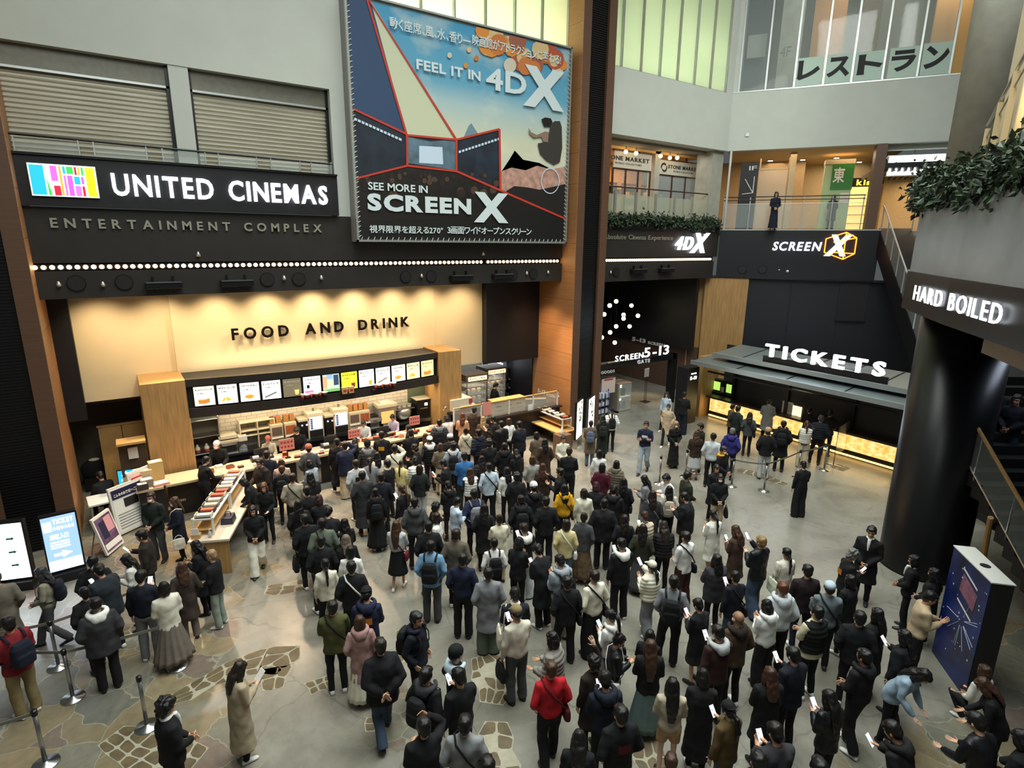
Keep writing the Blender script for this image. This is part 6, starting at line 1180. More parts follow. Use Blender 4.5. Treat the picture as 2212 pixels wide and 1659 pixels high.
for k in range(10): x, z = wd*.55, 1.1; a = rr.uniform(0, 6.28); p.tube([(x+.1*math.cos(a), -.014, z+.1*math.sin(a)), (x+.4*math.cos(a)*wd, -.014, z+.5*math.sin(a))], .004, MATS['star_print'], 4)
p.build('star_print', t)
MB().prism([(wd*.35, 1.55), (wd*.75, 1.42), (wd*.78, 1.72), (wd*.38, 1.86)], .012, .016, mat('logo_print', '#8a5a70', .5, var=.4, vscale=8), lambda a, b, c: (a, -c, b)).build('logo', t)
for i, z in enumerate((1.36, 1.93)): MB().prism([(wd*.35, z), (wd*.75, z-.13), (wd*.75, z-.10), (wd*.35, z+.03)], .012, .016, m_paper, lambda a, b, c: (a, -c, b)).build('lettering', t)
t = thing('wooden_post', 'pale wooden post standing behind the tall poster box', 'post', fz(2112, 1275, 0)); q = t.location; tt = fd(2140, 1118, 11.2); MB().tube([(0, 0, 0), tuple(np.array([tt[0]-q[0], tt[1]-q[1], tt[2]]))], .05, m_lwood, 8).build('post_shaft', t)
# ------------------------------------------------------------------ people: figures grown from tapering limbs
TS = bpy.data.scenes.new('workbench')
def shell(parts, voxel, smooth=3):
    """parts: list of closed ring stacks (list of rings); returns verts, faces of one continuous skin"""
    V = []; F = []
    for rings in parts:
        n = len(rings[0]); k = len(V)
        for r in rings: V += [tuple(p) for p in r]
        for i in range(len(rings)-1):
            for j in range(n): F.append((k+i*n+j, k+i*n+(j+1) % n, k+(i+1)*n+(j+1) % n, k+(i+1)*n+j))
        F.append(tuple(k+j for j in range(n))[::-1]); F.append(tuple(k+(len(rings)-1)*n+j for j in range(n)))
    me = bpy.data.meshes.new('s'); me.from_pydata(V, [], F); me.update()
    bm = bmesh.new(); bm.from_mesh(me); bmesh.ops.recalc_face_normals(bm, faces=bm.faces); bm.to_mesh(me); bm.free()
    o = bpy.data.objects.new('s', me); TS.collection.objects.link(o)
    r = o.modifiers.new('r', 'REMESH'); r.mode = 'VOXEL'; r.voxel_size = voxel; r.adaptivity = 0
    s = o.modifiers.new('s', 'SMOOTH'); s.factor = .5; s.iterations = smooth
    vl = TS.view_layers[0]; vl.update(); dg = vl.depsgraph
    e = bpy.data.meshes.new_from_object(o.evaluated_get(dg), depsgraph=dg)
    co = np.zeros(len(e.vertices)*3); e.vertices.foreach_get('co', co); co = co.reshape(-1, 3)
    nl = len(e.loops); lv = np.zeros(nl, int); e.loops.foreach_get('vertex_index', lv)
    lt = np.zeros(len(e.polygons), int); e.polygons.foreach_get('loop_total', lt)
    nrm = np.zeros(len(e.vertices)*3); e.vertices.foreach_get('normal', nrm); nrm = nrm.reshape(-1, 3)
    fs = []; i = 0
    for t in lt: fs.append(lv[i:i+t]); i += t
    TS.collection.objects.unlink(o); bpy.data.objects.remove(o); bpy.data.meshes.remove(me); bpy.data.meshes.remove(e)
    return co, fs, nrm
def ringH(c, rx, ry, n=20, p=1.):       # level ring
    return [(c[0]+rx*math.copysign(abs(math.cos(t))**p, math.cos(t)), c[1]+ry*math.copysign(abs(math.sin(t))**p, math.sin(t)), c[2]) for t in np.linspace(0, 2*math.pi, n+1)[:-1]]
def limb(pts, rad, n=12, flat=None):
    pts = [np.array(p, float) for p in pts]; out = []; a0 = None
    for i, p in enumerate(pts):
        d = pts[min(i+1, len(pts)-1)]-pts[max(i-1, 0)]; d /= (np.linalg.norm(d)+1e-9)
        if a0 is None: a = np.cross(d, (0, 1., 0) if abs(d[1]) < .9 else (1., 0, 0))
        else: a = a0-d*(a0@d)
        a /= np.linalg.norm(a); a0 = a; b = np.cross(d, a); r = rad[i]; rx, ry = r if isinstance(r, tuple) else (r, r)
        out.append([p+a*rx*math.cos(t)+b*ry*math.sin(t) for t in np.linspace(0, 2*math.pi, n+1)[:-1]])
    return out
def ball(c, r, n=14, k=9):
    r = r if isinstance(r, tuple) else (r, r, r); out = []
    for i in range(k+1):
        a = -math.pi/2*.97+math.pi*.97*i/k; out.append(ringH((c[0], c[1], c[2]+r[2]*math.sin(a)), r[0]*math.cos(a), r[1]*math.cos(a), n))
    return out
# poses (1.70 m figure facing +Y, its right hand at +X)
ARMS = {      # elbow, wrist for the right (+x) and left (-x) side
 'down': ((.225, -.02, 1.11), (.235, .05, .87), (-.225, -.02, 1.11), (-.235, .05, .87)),
 'pocket': ((.26, -.07, 1.13), (.20, .07, .94), (-.26, -.07, 1.13), (-.20, .07, .94)),
 'phone': ((.21, .03, 1.12), (.075, .25, 1.22), (-.21, .03, 1.12), (-.06, .25, 1.20)),
 'phone1': ((.21, .03, 1.12), (.08, .26, 1.25), (-.225, -.02, 1.11), (-.235, .05, .87)),
 'high': ((.23, .12, 1.20), (.10, .33, 1.42), (-.21, .03, 1.12), (-.06, .26, 1.22)),
 'cross': ((.22, .06, 1.13), (-.07, .19, 1.17), (-.22, .06, 1.13), (.07, .16, 1.13)),
 'front': ((.22, .02, 1.11), (.06, .22, .98), (-.22, .02, 1.11), (-.05, .22, .97)),
 'up': ((.30, .14, 1.40), (.10, .14, 1.60), (-.21, .03, 1.12), (-.08, .24, 1.15)),
 'raise': ((.28, .16, 1.42), (.22, .26, 1.66), (-.225, -.02, 1.11), (-.235, .05, .87)),
 'back': ((.25, -.13, 1.12), (.05, -.19, .97), (-.25, -.13, 1.12), (-.05, -.19, .96)),
 'reach': ((.22, .12, 1.14), (.16, .38, 1.06), (-.22, .10, 1.13), (-.12, .36, 1.04)),
 'carry': ((.22, .06, 1.10), (.14, .30, 1.04), (-.22, .06, 1.10), (-.14, .30, 1.04)),
}
LEGS = {      # hip, knee, ankle, toe yaw ; right then left
 'stand': (((.09, 0, .87), (.10, .015, .47), (.105, -.02, .085), .15), ((-.09, 0, .87), (-.10, .015, .47), (-.105, -.02, .085), -.15)),
 'relax': (((.09, 0, .87), (.10, .0, .47), (.10, -.05, .085), .1), ((-.09, 0, .87), (-.14, .07, .48), (-.17, .06, .085), -.4)),
 'walk': (((.09, 0, .86), (.09, .18, .48), (.085, .27, .09), .05), ((-.09, 0, .86), (-.09, .03, .45), (-.085, -.25, .14), -.05)),
 'step': (((.09, 0, .87), (.10, .10, .48), (.10, .11, .085), .1), ((-.09, 0, .87), (-.09, .02, .46), (-.10, -.13, .10), -.1)),
 'sit': (((.09, 0, .86), (.12, .42, .88), (.12, .44, .49), .05), ((-.09, 0, .86), (-.12, .42, .88), (-.12, .44, .49), -.05)),
 'squat': (((.09, 0, .86), (.16, .36, .98), (.13, .12, .66), .15), ((-.09, 0, .86), (-.16, .36, .98), (-.13, .12, .66), -.15)),
}
DROP = {'sit': .41, 'squat': .575}
LEAN0 = {'phone': 3, 'carry': 3, 'reach': 8}
TILT0 = {'phone': 24, 'phone1': 20, 'high': 4, 'front': 10, 'cross': 4, 'carry': 12, 'reach': 22}
def bendv(co, lean, tilt, dz=0.):
    """leans the upper body and bows the head, smoothly"""
    co = co.copy()
    if tilt:
        w = np.clip((co[:, 2]-1.42)/.10, 0, 1); w = w*w*(3-2*w); w *= np.clip((.20-np.abs(co[:, 0]))/.05, 0, 1)
        th = -np.radians(tilt)*w; y = co[:, 1]-.0; z = co[:, 2]-1.46; c, s = np.cos(th), np.sin(th)
        co[:, 1] = y*c-z*s; co[:, 2] = 1.46+y*s+z*c
    if lean:
        w = np.clip((co[:, 2]-.86)/.22, 0, 1); w = w*w*(3-2*w); th = -np.radians(lean)*w; y = co[:, 1].copy(); z = co[:, 2]-.92; c, s = np.cos(th), np.sin(th)
        co[:, 1] = y*c-z*s; co[:, 2] = .92+y*s+z*c
    co[:, 2] -= dz; return co
def mkmesh(name, co, fs, mats, fm=None):
    me = bpy.data.meshes.new(name); me.from_pydata([tuple(p) for p in co], [], [tuple(int(i) for i in f) for f in fs])
    for m in mats: me.materials.append(m)
    me.polygons.foreach_set('use_smooth', [True]*len(fs))
    if fm is not None: me.polygons.foreach_set('material_index', fm)
    me.update(); return me
def ruffle(co, nrm, amp, fr, seed=0):
    d = np.array([mnoise.noise(Vector((p[0]*fr+seed, p[1]*fr, p[2]*fr*.8))) for p in co]); return co+nrm*(d*amp)[:, None]
m_skin = mat('skin', '#c99a7c', .55, var=.05); m_lip = mat('lips', '#a0584c', .5); m_eye = mat('eye_dark', '#15100e', .3); m_brow = mat('brow', '#1f1511', .8)
def hand_geo(wr, d, thumb, palm, curl):
    """palm, five unequal fingers bent at the knuckles, thumb from the side of the palm"""
    d = d/np.linalg.norm(d); th = thumb-d*(thumb@d); th /= np.linalg.norm(th); pn = np.cross(d, th); pn = pn if pn@palm > 0 else -pn; parts = []
    def R(c, a, b, ra, rb, n=8): return [c+a*ra*math.cos(t)+b*rb*math.sin(t) for t in np.linspace(0, 2*math.pi, n+1)[:-1]]
    parts.append([R(wr-d*.03, th, pn, .025, .021), R(wr, th, pn, .026, .019), R(wr+d*.04, th, pn, .037, .017), R(wr+d*.08, th, pn, .040, .015), R(wr+d*.095, th, pn, .036, .011)])
    for k, (off, ln) in enumerate(((.030, .072), (.010, .082), (-.010, .076), (-.029, .058))):
        p = wr+d*.085+th*off; dd = d+th*off*1.2; dd /= np.linalg.norm(dd); rs = [R(p-dd*.012, th, pn, .0092, .0092, 6)]
        for s in range(3):
            a = curl*(.35+.4*s); v = dd*math.cos(a)+pn*math.sin(a); rs.append(R(p, th, np.cross(v, th), .0090-.0008*s, .0088-.0008*s, 6)); p = p+v*ln/3
        rs.append(R(p, th, np.cross(v, th), .0062, .006, 6)); parts.append(rs)
    p = wr+d*.028+th*.030; v = th*.75+d*.65; v /= np.linalg.norm(v); rs = []
    for s in range(3): rs.append(R(p, d, pn, .0105-.001*s, .0105-.001*s, 6)); p = p+v*.026; v = v+pn*.35*curl+d*.25; v /= np.linalg.norm(v)
    rs.append(R(p, d, pn, .006, .006, 6)); parts.append(rs); return parts
def hands(arms):
    e = ARMS[arms]; out = []
    for sgn, el, wr in ((1, e[0], e[1]), (-1, e[2], e[3])):
        el, wr = np.array(el), np.array(wr); d = wr-el; d /= np.linalg.norm(d)
        low = wr[2] < 1.0 and abs(wr[0]) > .12
        if arms == 'back': th, pl, cu = np.array([0, -.3, 1.]), np.array([0, -1., .2]), .5
        elif low: d = d*.6+np.array([0, 0, -.4]); th, pl, cu = np.array([0, 1., 0]), np.array([-sgn, 0, 0.]), .45
        elif arms in ('front', 'cross'): th, pl, cu = np.array([0, .2, 1.]), np.array([0, -1., 0]), .7
        elif arms in ('carry', 'reach'): d = d+np.array([0, .5, 0]); th, pl, cu = np.array([sgn*1., 0, .3]), np.array([0, 0, 1.]), .6
        elif arms == 'raise': th, pl, cu = np.array([-sgn, 0, 0.]), np.array([0, 1., 0]), .15
        else: th, pl, cu = np.array([-sgn*.9, .1, .5]), np.array([-sgn*.5, -.6, .3]), .8
        out += hand_geo(wr, d, th, pl, cu)
    return out
def app(V, F, fm, parts, mi):
    for rings in parts:
        n = len(rings[0]); k = len(V)
        for r in rings: V += [tuple(p) for p in r]
        for i in range(len(rings)-1):
            for j in range(n): F.append((k+i*n+j, k+i*n+(j+1) % n, k+(i+1)*n+(j+1) % n, k+(i+1)*n+j)); fm.append(mi)
        F.append(tuple(k+j for j in range(n))[::-1]); F.append(tuple(k+(len(rings)-1)*n+j for j in range(n))); fm += [mi, mi]
CACHE = {}
HC = np.array([0, -.005, 1.595])
def body_mesh(arms, legs, lean, tilt):
    k = ('body', arms, legs, lean, tilt)
    if k in CACHE: return CACHE[k]
    e = ARMS[arms]; P = []
    P.append([ringH((0, 0, z), a, b) for z, a, b in ((.80, .13, .095), (.90, .15, .10), (1.05, .128, .09), (1.22, .15, .10), (1.34, .155, .085), (1.40, .12, .07), (1.43, .07, .06))])
    P.append(limb([(0, -.01, 1.38), (0, .0, 1.45), (0, .012, 1.55)], [.06, .05, .052], 14))
    P.append(ball((0, -.015, 1.608), (.076, .094, .092), 18, 12)); P.append(ball((0, .022, 1.548), (.058, .068, .075), 16, 10))
    P.append(ball((0, .094, 1.562), (.012, .016, .022), 8, 6)); P.append(ball((0, .075, 1.495), (.022, .016, .016), 8, 6)); P.append(ball((.0, .075, 1.613), (.05, .018, .014), 10, 6))
    for s in (1, -1): P.append(ball((s*.078, -.012, 1.572), (.012, .022, .032), 8, 6))
    for sgn, el, wr in ((1, e[0], e[1]), (-1, e[2], e[3])):
        sh = np.array((sgn*.165, 0, 1.365)); el = np.array(el); wr = np.array(wr); P.append(limb([np.array((sgn*.10, 0, 1.365)), sh, (sh+el)/2, el, el*.6+wr*.4, wr], [.045, .045, .041, .036, .037, .027]))
    for (hip, kn, an, yaw), sgn in zip(LEGS[legs], (1, -1)):
        hip, kn, an = map(np.array, (hip, kn, an)); P.append(limb([hip+np.array([0, 0, .06]), hip, (hip+kn)/2, kn, kn*.68+an*.32, an], [.072, .070, .056, .044, .042, .032]))
    co, fs, nr = shell(P, .0115, 2)
    cen = np.array([co[f].mean(0) for f in fs]); fm = np.zeros(len(fs), int)
    fr = cen[:, 1] > .045
    for s in (1, -1): fm[fr & ((cen[:, 0]-s*.031)**2/.018**2+(cen[:, 2]-1.588)**2/.010**2 < 1)] = 2; fm[fr & ((cen[:, 0]-s*.033)**2/.024**2+(cen[:, 2]-1.613)**2/.0075**2 < 1)] = 3
    fm[(cen[:, 1] > .06) & (cen[:, 0]**2/.026**2+(cen[:, 2]-1.528)**2/.009**2 < 1)] = 1
    V = [tuple(p) for p in co]; F = [tuple(f) for f in fs]; fm = list(fm)
    app(V, F, fm, hands(arms), 0)
    co = bendv(np.array(V), lean, tilt, DROP.get(legs, 0)); CACHE[k] = mkmesh('body', co, F, [m_skin, m_lip, m_eye, m_brow], fm); return CACHE[k]
TOPS = {   # hem height, ease, sleeve ease, puff
 'jacket': (.80, .03, .012, 0), 'sweater': (.86, .022, .008, 0), 'hoodie': (.85, .03, .014, 0), 'puffer': (.86, .065, .032, 1), 'coat': (.50, .04, .014, 0), 'longcoat': (.26, .045, .016, 0),
 'shirt': (.83, .014, .002, 0), 'cropped': (.98, .03, .016, 0), 'vest': (.88, .05, None, 1), 'bigcoat': (.72, .07, .03, 0), 'dress': (.10, .012, .003, 0)}
def top_mesh(kind, arms, lean, tilt, drop):
    k = ('top', kind, arms, lean, drop)
    if k in CACHE: return CACHE[k]
    hem, e, se, puff = TOPS[kind]; A = ARMS[arms]; P = []
    rings = []
    if kind == 'dress': rings += [ringH((0, 0, z), a, b, 28) for z, a, b in ((.10, .23, .20), (.4, .2, .165), (.7, .175, .14))]
    elif hem < .6: rings += [ringH((0, -.01, hem), .215+e*.5, .17+e*.5, 24), ringH((0, 0, (hem+.85)/2), .19+e*.5, .145+e*.5, 24)]
    elif kind in ('sweater', 'hoodie', 'puffer', 'cropped', 'vest'): rings += [ringH((0, 0, hem), .148+e*.55, .102+e*.55, 24), ringH((0, 0, hem+.06), .165+e, .118+e, 24)]
    else: rings += [ringH((0, 0, hem), .168+e, .118+e, 24), ringH((0, 0, hem+.06), .166+e, .116+e, 24)]
    zs = [z for z in ((.92, .158, .108), (1.05, .146, .105), (1.22, .165, .115), (1.33, .17, .102), (1.385, .15, .088), (1.425, .10, .075), (1.455, .068, .066)) if z[0] > hem+.08]
    for z, a, b in zs: f = 1 if z < 1.3 else max(.25, 1-(z-1.3)*5); rings.append(ringH((0, -.004, z), a+e*f, b+e*f, 24))
    P.append(rings)
    for sgn, el, wr in ((1, A[0], A[1]), (-1, A[2], A[3])):
        sh = np.array((sgn*.165, 0, 1.36)); el = np.array(el); wr = np.array(wr)
        if se is None: P.append(limb([np.array((sgn*.09, 0, 1.36)), sh, sh*.88+el*.12], [.075, .08, .075])); continue
        d = (wr-el); wr2 = wr+d/np.linalg.norm(d)*.005
        P.append(limb([np.array((sgn*.09, 0, 1.37)), sh, (sh+el)/2, el, (el+wr)/2, wr2], [.068, .07+se*.6, .056+se, .05+se, .047+se, .036+se*.6]))
    co, fs, nr = shell(P, .0165, 3); co = ruffle(co, nr, .016 if not puff else .008, 9, len(CACHE))
    if puff: w = (co[:, 2] > hem+.03) & (co[:, 2] < 1.40); co[w] += nr[w]*(.013*np.abs(np.sin(co[w][:, 2]*42))-.006)[:, None]
    co = bendv(co, lean, 0, drop); CACHE[k] = mkmesh('top', co, fs, [None]); return CACHE[k]
def hood_mesh(lean, drop):
    k = ('hood', lean, drop)
    if k in CACHE: return CACHE[k]
    pts = [(.13*math.sin(t), -.02-.10*math.cos(t)*1.1+.03, 1.445-.02*math.cos(t)) for t in np.linspace(-2.6, 2.6, 15)]
    P = [limb(pts, [.024+.030*(math.cos(t*.5))**2 for t in np.linspace(-2.6, 2.6, 15)], 10), ball((0, -.12, 1.385), (.105, .05, .085), 14, 9)]
    co, fs, nr = shell(P, .014, 3); CACHE[k] = mkmesh('hood', bendv(ruffle(co, nr, .012, 12), lean, 0, drop), fs, [None]); return CACHE[k]
TR = {'slim': (.088, .064, .055, .06), 'straight': (.095, .078, .074, .045), 'wide': (.105, .108, .118, .02), 'shorts': (.10, .085, None, .5)}
def trouser_mesh(kind, legs, lean):
    k = ('tr', kind, legs)
    if k in CACHE: return CACHE[k]
    a, b, c, hem = TR[kind]; P = [[ringH((0, 0, z), x, y, 22) for z, x, y in ((.79, .12, .10), (.86, .168, .118), (.93, .162, .112), (1.03, .142, .102))]]
    for hip, kn, an, yaw in LEGS[legs]:
        hip, kn, an = map(np.array, (hip, kn, an)); d = an-kn; d /= np.linalg.norm(d)
        if c is None: P.append(limb([hip+np.array([0, 0, .05]), hip, hip*.4+kn*.6], [a, a, b])); continue
        P.append(limb([hip+np.array([0, 0, .05]), hip, (hip+kn)/2, kn, (kn+an)/2, an+d*(.085-hem)], [a, a, (a+b)/2, b, (b+c)/2, c], 14))
    co, fs, nr = shell(P, .016, 2); co = ruffle(co, nr, .014, 8, 3); CACHE[k] = mkmesh('trousers', bendv(co, 0, 0, DROP.get(legs, 0)), fs, [None]); return CACHE[k]
def skirt_mesh(hem, flare, pleat):
    k = ('sk', hem, flare, pleat)
    if k in CACHE: return CACHE[k]
    n = 60; V = []; F = []; zs = np.linspace(1.02, hem, 12)
    for i, z in enumerate(zs):
        f = i/11
        for j in range(n):
            t = 2*math.pi*j/n; r = 1+pleat*f*math.sin(t*14); V.append(((.145+flare*f)*r*math.cos(t), (.105+flare*.95*f)*r*math.sin(t), z))
    for i in range(11):
        for j in range(n): F.append((i*n+j, (i+1)*n+j, (i+1)*n+(j+1) % n, i*n+(j+1) % n))
    F.append(tuple(range(n))); F.append(tuple(11*n+j for j in range(n))[::-1]); CACHE[k] = mkmesh('skirt', np.array(V), F, [None]); return CACHE[k]
def shoe_mesh(legs, side):
    k = ('shoe', legs, side)
    if k in CACHE: return CACHE[k]
    hip, kn, an, yaw = LEGS[legs][side]; an = np.array(an); lift = an[2]-.085; P = []
    for y, w, h in ((-.075, .026, .05), (-.06, .036, .075), (-.01, .038, .085), (.05, .042, .07), (.11, .045, .052), (.16, .038, .042), (.185, .02, .03)):
        P.append([(w*math.cos(t), y, max(0., h*.5+h*.55*math.sin(t)) if math.sin(t) > -.9 else 0.) for t in np.linspace(0, 2*math.pi, 15)[:-1]])
    V = []; F = []; fm = []; app(V, F, fm, [P], 0); V = np.array(V)
    if lift > .02 and legs in ('walk', 'step'): th = -lift*4.5; y = V[:, 1]-.16; z = V[:, 2].copy(); V[:, 1] = .16+y*math.cos(th)-z*math.sin(th); V[:, 2] = y*math.sin(th)+z*math.cos(th)
    c, s = math.cos(yaw), math.sin(yaw); x = V[:, 0].copy(); V[:, 0] = x*c+V[:, 1]*s+an[0]; V[:, 1] = -x*s+V[:, 1]*c+an[1]
    if legs in DROP: V[:, 2] += an[2]-.085-DROP[legs]
    CACHE[k] = mkmesh('shoe', V, F, [None]); return CACHE[k]
def hair_mesh(style, lean, tilt, drop):
    k = ('hair', style, lean, tilt, drop)
    if k in CACHE: return CACHE[k]
    amp, fr = .010, 22
    cap = [ball((0, -.028, 1.628), (.088, .096, .088), 18, 11), ball((0, -.05, 1.575), (.076, .068, .085), 16, 10), ball((0, .035, 1.662), (.068, .060, .036), 14, 8)]
    sides = [ball((s*.072, -.005, 1.60), (.02, .04, .05), 10, 8) for s in (1, -1)]
    P = list(cap)
    if style == 'short': P += sides
    elif style == 'curly': P = [ball((0, -.025, 1.635), (.105, .115, .105), 18, 11), ball((0, -.05, 1.57), (.095, .08, .10), 16, 10)]; amp, fr = .028, 26
    elif style == 'buzz': P = [ball((0, -.022, 1.618), (.080, .096, .088), 18, 11)]; amp = .002
    elif style in ('bob', 'bigbob'):
        g = 1.15 if style == 'bigbob' else 1.; P += [ball((0, -.045, 1.545), (.098*g, .075*g, .115), 18, 11)]+[ball((s*.078*g, .008, 1.545), (.028, .052, .105), 12, 9) for s in (1, -1)]
    elif style in ('long', 'vlong'):
        ln = 1.26 if style == 'long' else 1.08
        P += [limb([(0, -.05, 1.66), (0, -.075, 1.52), (0, -.115, 1.42), (0, -.145, 1.34), (0, -.15, ln)], [(.08, .05), (.098, .05), (.105, .04), (.10, .032), (.06, .022)], 16)]+[limb([(s*.07, .0, 1.64), (s*.086, .01, 1.54), (s*.095, .0, 1.44), (s*.10, .02, 1.36)], [(.022, .05), (.026, .05), (.024, .05), (.012, .03)], 10) for s in (1, -1)]
    elif style == 'pony': P += sides+[limb([(0, -.09, 1.64), (0, -.15, 1.63), (0, -.175, 1.54), (0, -.165, 1.40), (0, -.16, 1.28)], [.022, .03, .038, .034, .012], 12)]
    elif style == 'lowpony': P += sides+[limb([(0, -.10, 1.56), (0, -.14, 1.50), (0, -.165, 1.38), (0, -.16, 1.18)], [.03, .032, .034, .012], 12)]
    elif style == 'bun': P += sides+[ball((0, -.095, 1.69), .045, 12, 9)]
    elif style == 'capshort': P = [ball((0, -.05, 1.575), (.08, .07, .08), 16, 10)]+sides
    elif style == 'caplong': P = [ball((0, -.05, 1.575), (.08, .07, .08), 16, 10)]+sides+[limb([(0, -.10, 1.56), (0, -.15, 1.50), (0, -.175, 1.38), (0, -.16, 1.24)], [.03, .042, .04, .012], 12)]
    co, fs, nr = shell(P, .0115, 2)
    # keep the face free
    f = (co[:, 1] > .02) & (co[:, 2] < 1.635) & (np.abs(co[:, 0]) < .068); co[f, 1] -= np.minimum(.07, (co[f, 1]-.02)); 
    co = ruffle(co, nr, amp, fr, 5); CACHE[k] = mkmesh('hair', bendv(co, lean, tilt, drop), fs, [None]); return CACHE[k]
def hat_mesh(kind, lean, tilt, drop):
    k = ('hat', kind, lean, tilt, drop)
    if k in CACHE: return CACHE[k]
    if kind == 'beanie': P = [ball((0, -.022, 1.655), (.095, .11, .09), 20, 12), [ringH((0, -.02, z), .097, .112, 22) for z in (1.605, 1.62, 1.655, 1.665)]]
    else:
        P = [ball((0, -.02, 1.645), (.092, .108, .082), 20, 12)]; s = -1 if kind == 'capback' else 1
        P.append([[(x*.085*w, s*(.07+y), 1.645-.25*y+t) for x, t in ((-1, 0), (-.5, .012), (0, .016), (.5, .012), (1, 0), (.5, .004), (0, .006), (-.5, .004))] for y, w in ((0, 1), (.04, 1), (.085, .8), (.11, .4))])
    co, fs, nr = shell(P, .011, 2); CACHE[k] = mkmesh('hat', bendv(co, lean, tilt, drop), fs, [None]); return CACHE[k]
def mask_mesh(lean, tilt, drop):
    k = ('mask', lean, tilt, drop)
    if k in CACHE: return CACHE[k]
    co, fs, nr = shell([ball((0, .055, 1.533), (.055, .05, .042), 14, 9)], .010, 1); CACHE[k] = mkmesh('mask', bendv(co, lean, tilt, drop), fs, [None]); return CACHE[k]
# carried things (their own frame = wearer's frame)
def pack_mesh(lean, drop):
    k = ('pack', lean, drop)
    if k not in CACHE:
        co, fs, nr = shell([[ringH((0, -.225, z), a, b, 20, .7) for z, a, b in ((.96, .11, .05), (.99, .145, .085), (1.12, .15, .09), (1.28, .14, .08), (1.36, .10, .05))], [ringH((0, -.30, z), a, .03, 16, .7) for z, a in ((1.0, .09), (1.02, .115), (1.15, .115), (1.17, .09))]], .013, 2)
        CACHE[k] = mkmesh('backpack_body', bendv(co, lean, 0, drop), fs, [None])
    return CACHE[k]
def strap_mesh(kind, lean, drop):
    k = ('strap', kind, lean, drop)
    if k not in CACHE:
        P = []
        if kind == 'pack':
            for s in (1, -1): P.append(limb([(s*.10, -.16, 1.36), (s*.115, -.09, 1.44), (s*.12, .03, 1.445), (s*.125, .135, 1.33), (s*.15, .13, 1.15), (s*.19, .0, 1.02), (s*.13, -.16, 1.0)], [(.018, .006)]*7, 8))
        elif kind == 'cross': P.append(limb([(.20, .06, .95), (.16, .145, 1.08), (.02, .16, 1.24), (-.10, .13, 1.38), (-.13, .02, 1.45), (-.10, -.11, 1.40), (.04, -.16, 1.22), (.17, -.14, 1.04), (.20, -.02, .95)], [(.015, .006)]*9, 8))
        else: P.append(limb([(-.22, .08, 1.0), (-.19, .06, 1.30), (-.155, .0, 1.445), (-.19, -.08, 1.30), (-.22, -.08, 1.0)], [(.012, .006)]*5, 8))
        V = []; F = []; fm = []; app(V, F, fm, P, 0); CACHE[k] = mkmesh('strap', bendv(np.array(V), lean, 0, drop), F, [None])
    return CACHE[k]
def bag_mesh(kind, lean, drop):
    k = ('bag', kind, lean, drop)
    if k not in CACHE:
        if kind == 'cross': R = [[ringH((.235, -.03, z), a, b, 16, .7) for z, a, b in ((.76, .035, .09), (.78, .05, .115), (.88, .05, .115), (.95, .035, .10))]]
        elif kind == 'tote': R = [[ringH((-.265, 0, z), a, b, 16, .7) for z, a, b in ((.70, .03, .13), (.73, .055, .165), (.9, .05, .165), (1.02, .02, .16))]]
        else: R = [[ringH((-.25, .06, z), a, b, 16, .7) for z, a, b in ((.46, .04, .11), (.48, .06, .14), (.62, .055, .14), (.74, .02, .13))]]
        co, fs, nr = shell(R, .013, 2); CACHE[k] = mkmesh('bag_body', bendv(ruffle(co, nr, .012, 10), lean, 0, drop), fs, [None])
    return CACHE[k]
